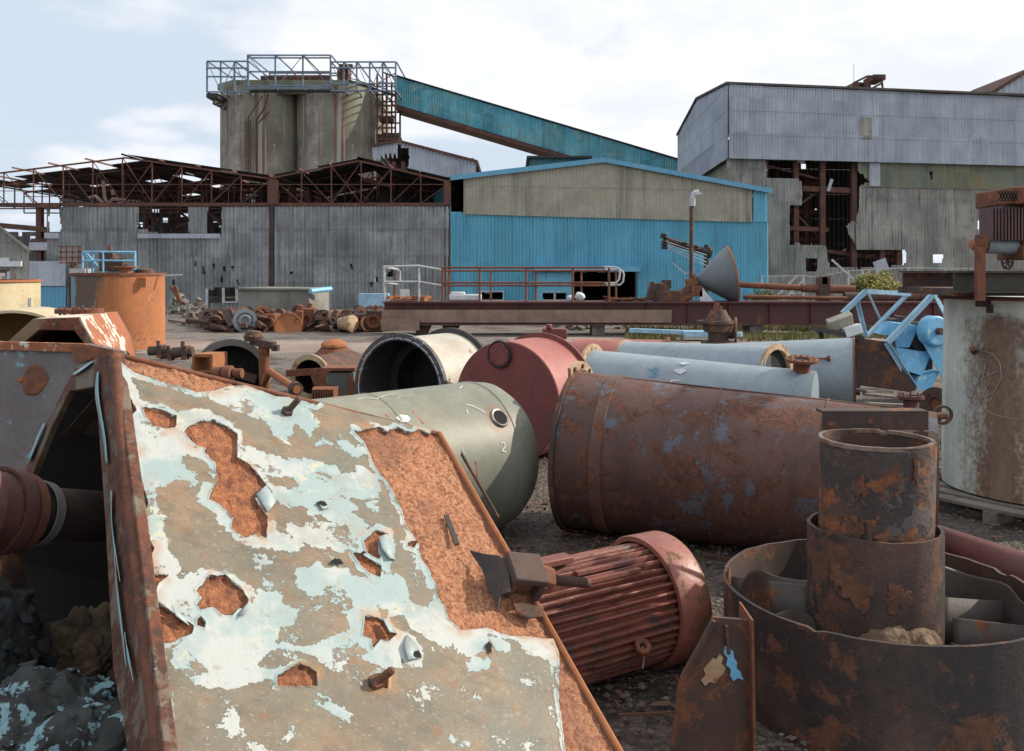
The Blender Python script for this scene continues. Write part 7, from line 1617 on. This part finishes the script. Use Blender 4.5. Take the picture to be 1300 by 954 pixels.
mb = MB(); c0 = W(-10, 700, 2.5); mb.box((c0.x, c0.y, .5), (.12, .12, .95)); mb.build('stand', m_rust_dark, v)
# rubble in and before the opening
r6 = random.Random(8)
def heap(c, size, seed, n, s0, s1, flat, amp=.28):
    mb = MB(); rough_blob(mb, c, size, seed, 6, amp=amp); base = list(mb.v); k = 0
    while k < n:
        p = V(base[r6.randrange(len(base))])
        if p.z < c[2]-.02: continue
        chunk(mb, p, r6.uniform(s0, s1), r6, 12, flat=flat); k += 1
    return mb
tag(heap(W(-12, 870, 2.35), (.12, .16, .25), 4, 110, .012, .05, .8).build('rubble_heap', m_rock, smooth=20), kind='stuff')
tag(heap(W(50, 1010, 2.05), (.33, .3, .24), 6, 240, .008, .03, .35).build('flaked_paint_heap', M('flaky_teal_rubble', (.035, .04, .04), (.02, .02, .02), .5, 9, rough=.8, bump=1, bscale=45, chips=(.19, .33, .37), chip_amt=.34, chip_scale=14, depth=.008), smooth=20), kind='stuff')
mb = MB(); rough_blob(mb, W(112, 850, 2.6), (.15, .12, .17), 12, 6, amp=.3); tag(mb.build('soil_lump', m_dirtlump), 'tan soil lump inside the dark duct opening', 'soil')
# ------------------------------------------------------------------ sky, sun, camera
SUN = V((.86, .20, .50)).normalized()
el = math.asin(SUN.z); az = math.atan2(SUN.x, SUN.y)
w = bpy.data.worlds.new('World'); scene.world = w; w.use_nodes = True
t = NT(w.node_tree); bg = t.n['Background']
sky = t.new('ShaderNodeTexSky', sky_type='NISHITA'); sky.sun_disc = False
sky.sun_elevation = el; sky.sun_rotation = az; sky.air_density = 1.0; sky.dust_density = 1.5; sky.ozone_density = 1.2
tc = t.new('ShaderNodeTexCoord').outputs['Generated']
sx = t.new('ShaderNodeSeparateXYZ'); t.put(sx.inputs[0], tc)
dv = t.math('ADD', t.math('MAXIMUM', sx.outputs[2], 0), .22)
cx = t.math('DIVIDE', sx.outputs[0], dv); cy = t.math('DIVIDE', sx.outputs[1], dv)
cv = t.new('ShaderNodeCombineXYZ'); t.put(cv.inputs[0], cx); t.put(cv.inputs[1], cy); cv.inputs[2].default_value = 13.7
n1 = t.noise(cv.outputs[0], 1.15, 9, .52, .25)
n2 = t.noise(cv.outputs[0], 3.0, 6, .55)
cov = t.step(t.math('ADD', t.math('ADD', t.math('ADD', n1, t.math('MULTIPLY', t.step(sx.outputs[2], .35, .8), .12)), t.math('MULTIPLY', sx.outputs[0], .22)), t.math('MULTIPLY', t.math('SUBTRACT', n2, .5), .25)), .41, .54)  # cover raised overhead, out of view, to lift the ambient light
base = t.mix(.93, sky.outputs[0], (7.3, 8.4, 9.8))
cl = t.mix(t.step(n2, .35, .7), (11.2, 11.2, 11.4), (9.3, 9.7, 10.4))
c = t.mix(cov, base, cl)
t.put(bg.inputs[0], c); bg.inputs[1].default_value = .090
sl = bpy.data.lights.new('sun', 'SUN'); sl.energy = 4.6; sl.angle = math.radians(.6); sl.color = (1, .89, .74)
so = bpy.data.objects.new('sun', sl); COL.objects.link(so); so.location = (20, 5, 30)
so.rotation_euler = SUN.to_track_quat('Z', 'Y').to_euler()
cam = bpy.data.cameras.new('camera'); co = bpy.data.objects.new('camera', cam); COL.objects.link(co)
co.location = (0, 0, EYE); co.rotation_euler = (PI/2, 0, 0)
cam.sensor_fit = 'HORIZONTAL'; cam.sensor_width = 36; cam.lens = F/1300*36; cam.shift_y = -(477-HOR)/1300
cam.clip_start = .05; cam.clip_end = 3000
scene.camera = co
scene.view_settings.view_transform = 'Standard'; scene.view_settings.look = 'None'
scene.view_settings.exposure = .08; scene.view_settings.gamma = 1; scene.view_settings.use_curve_mapping = False
scene.render.resolution_x = 1024; scene.render.resolution_y = 751
for o in bpy.data.objects:
    if '_base' in o: del o['_base']
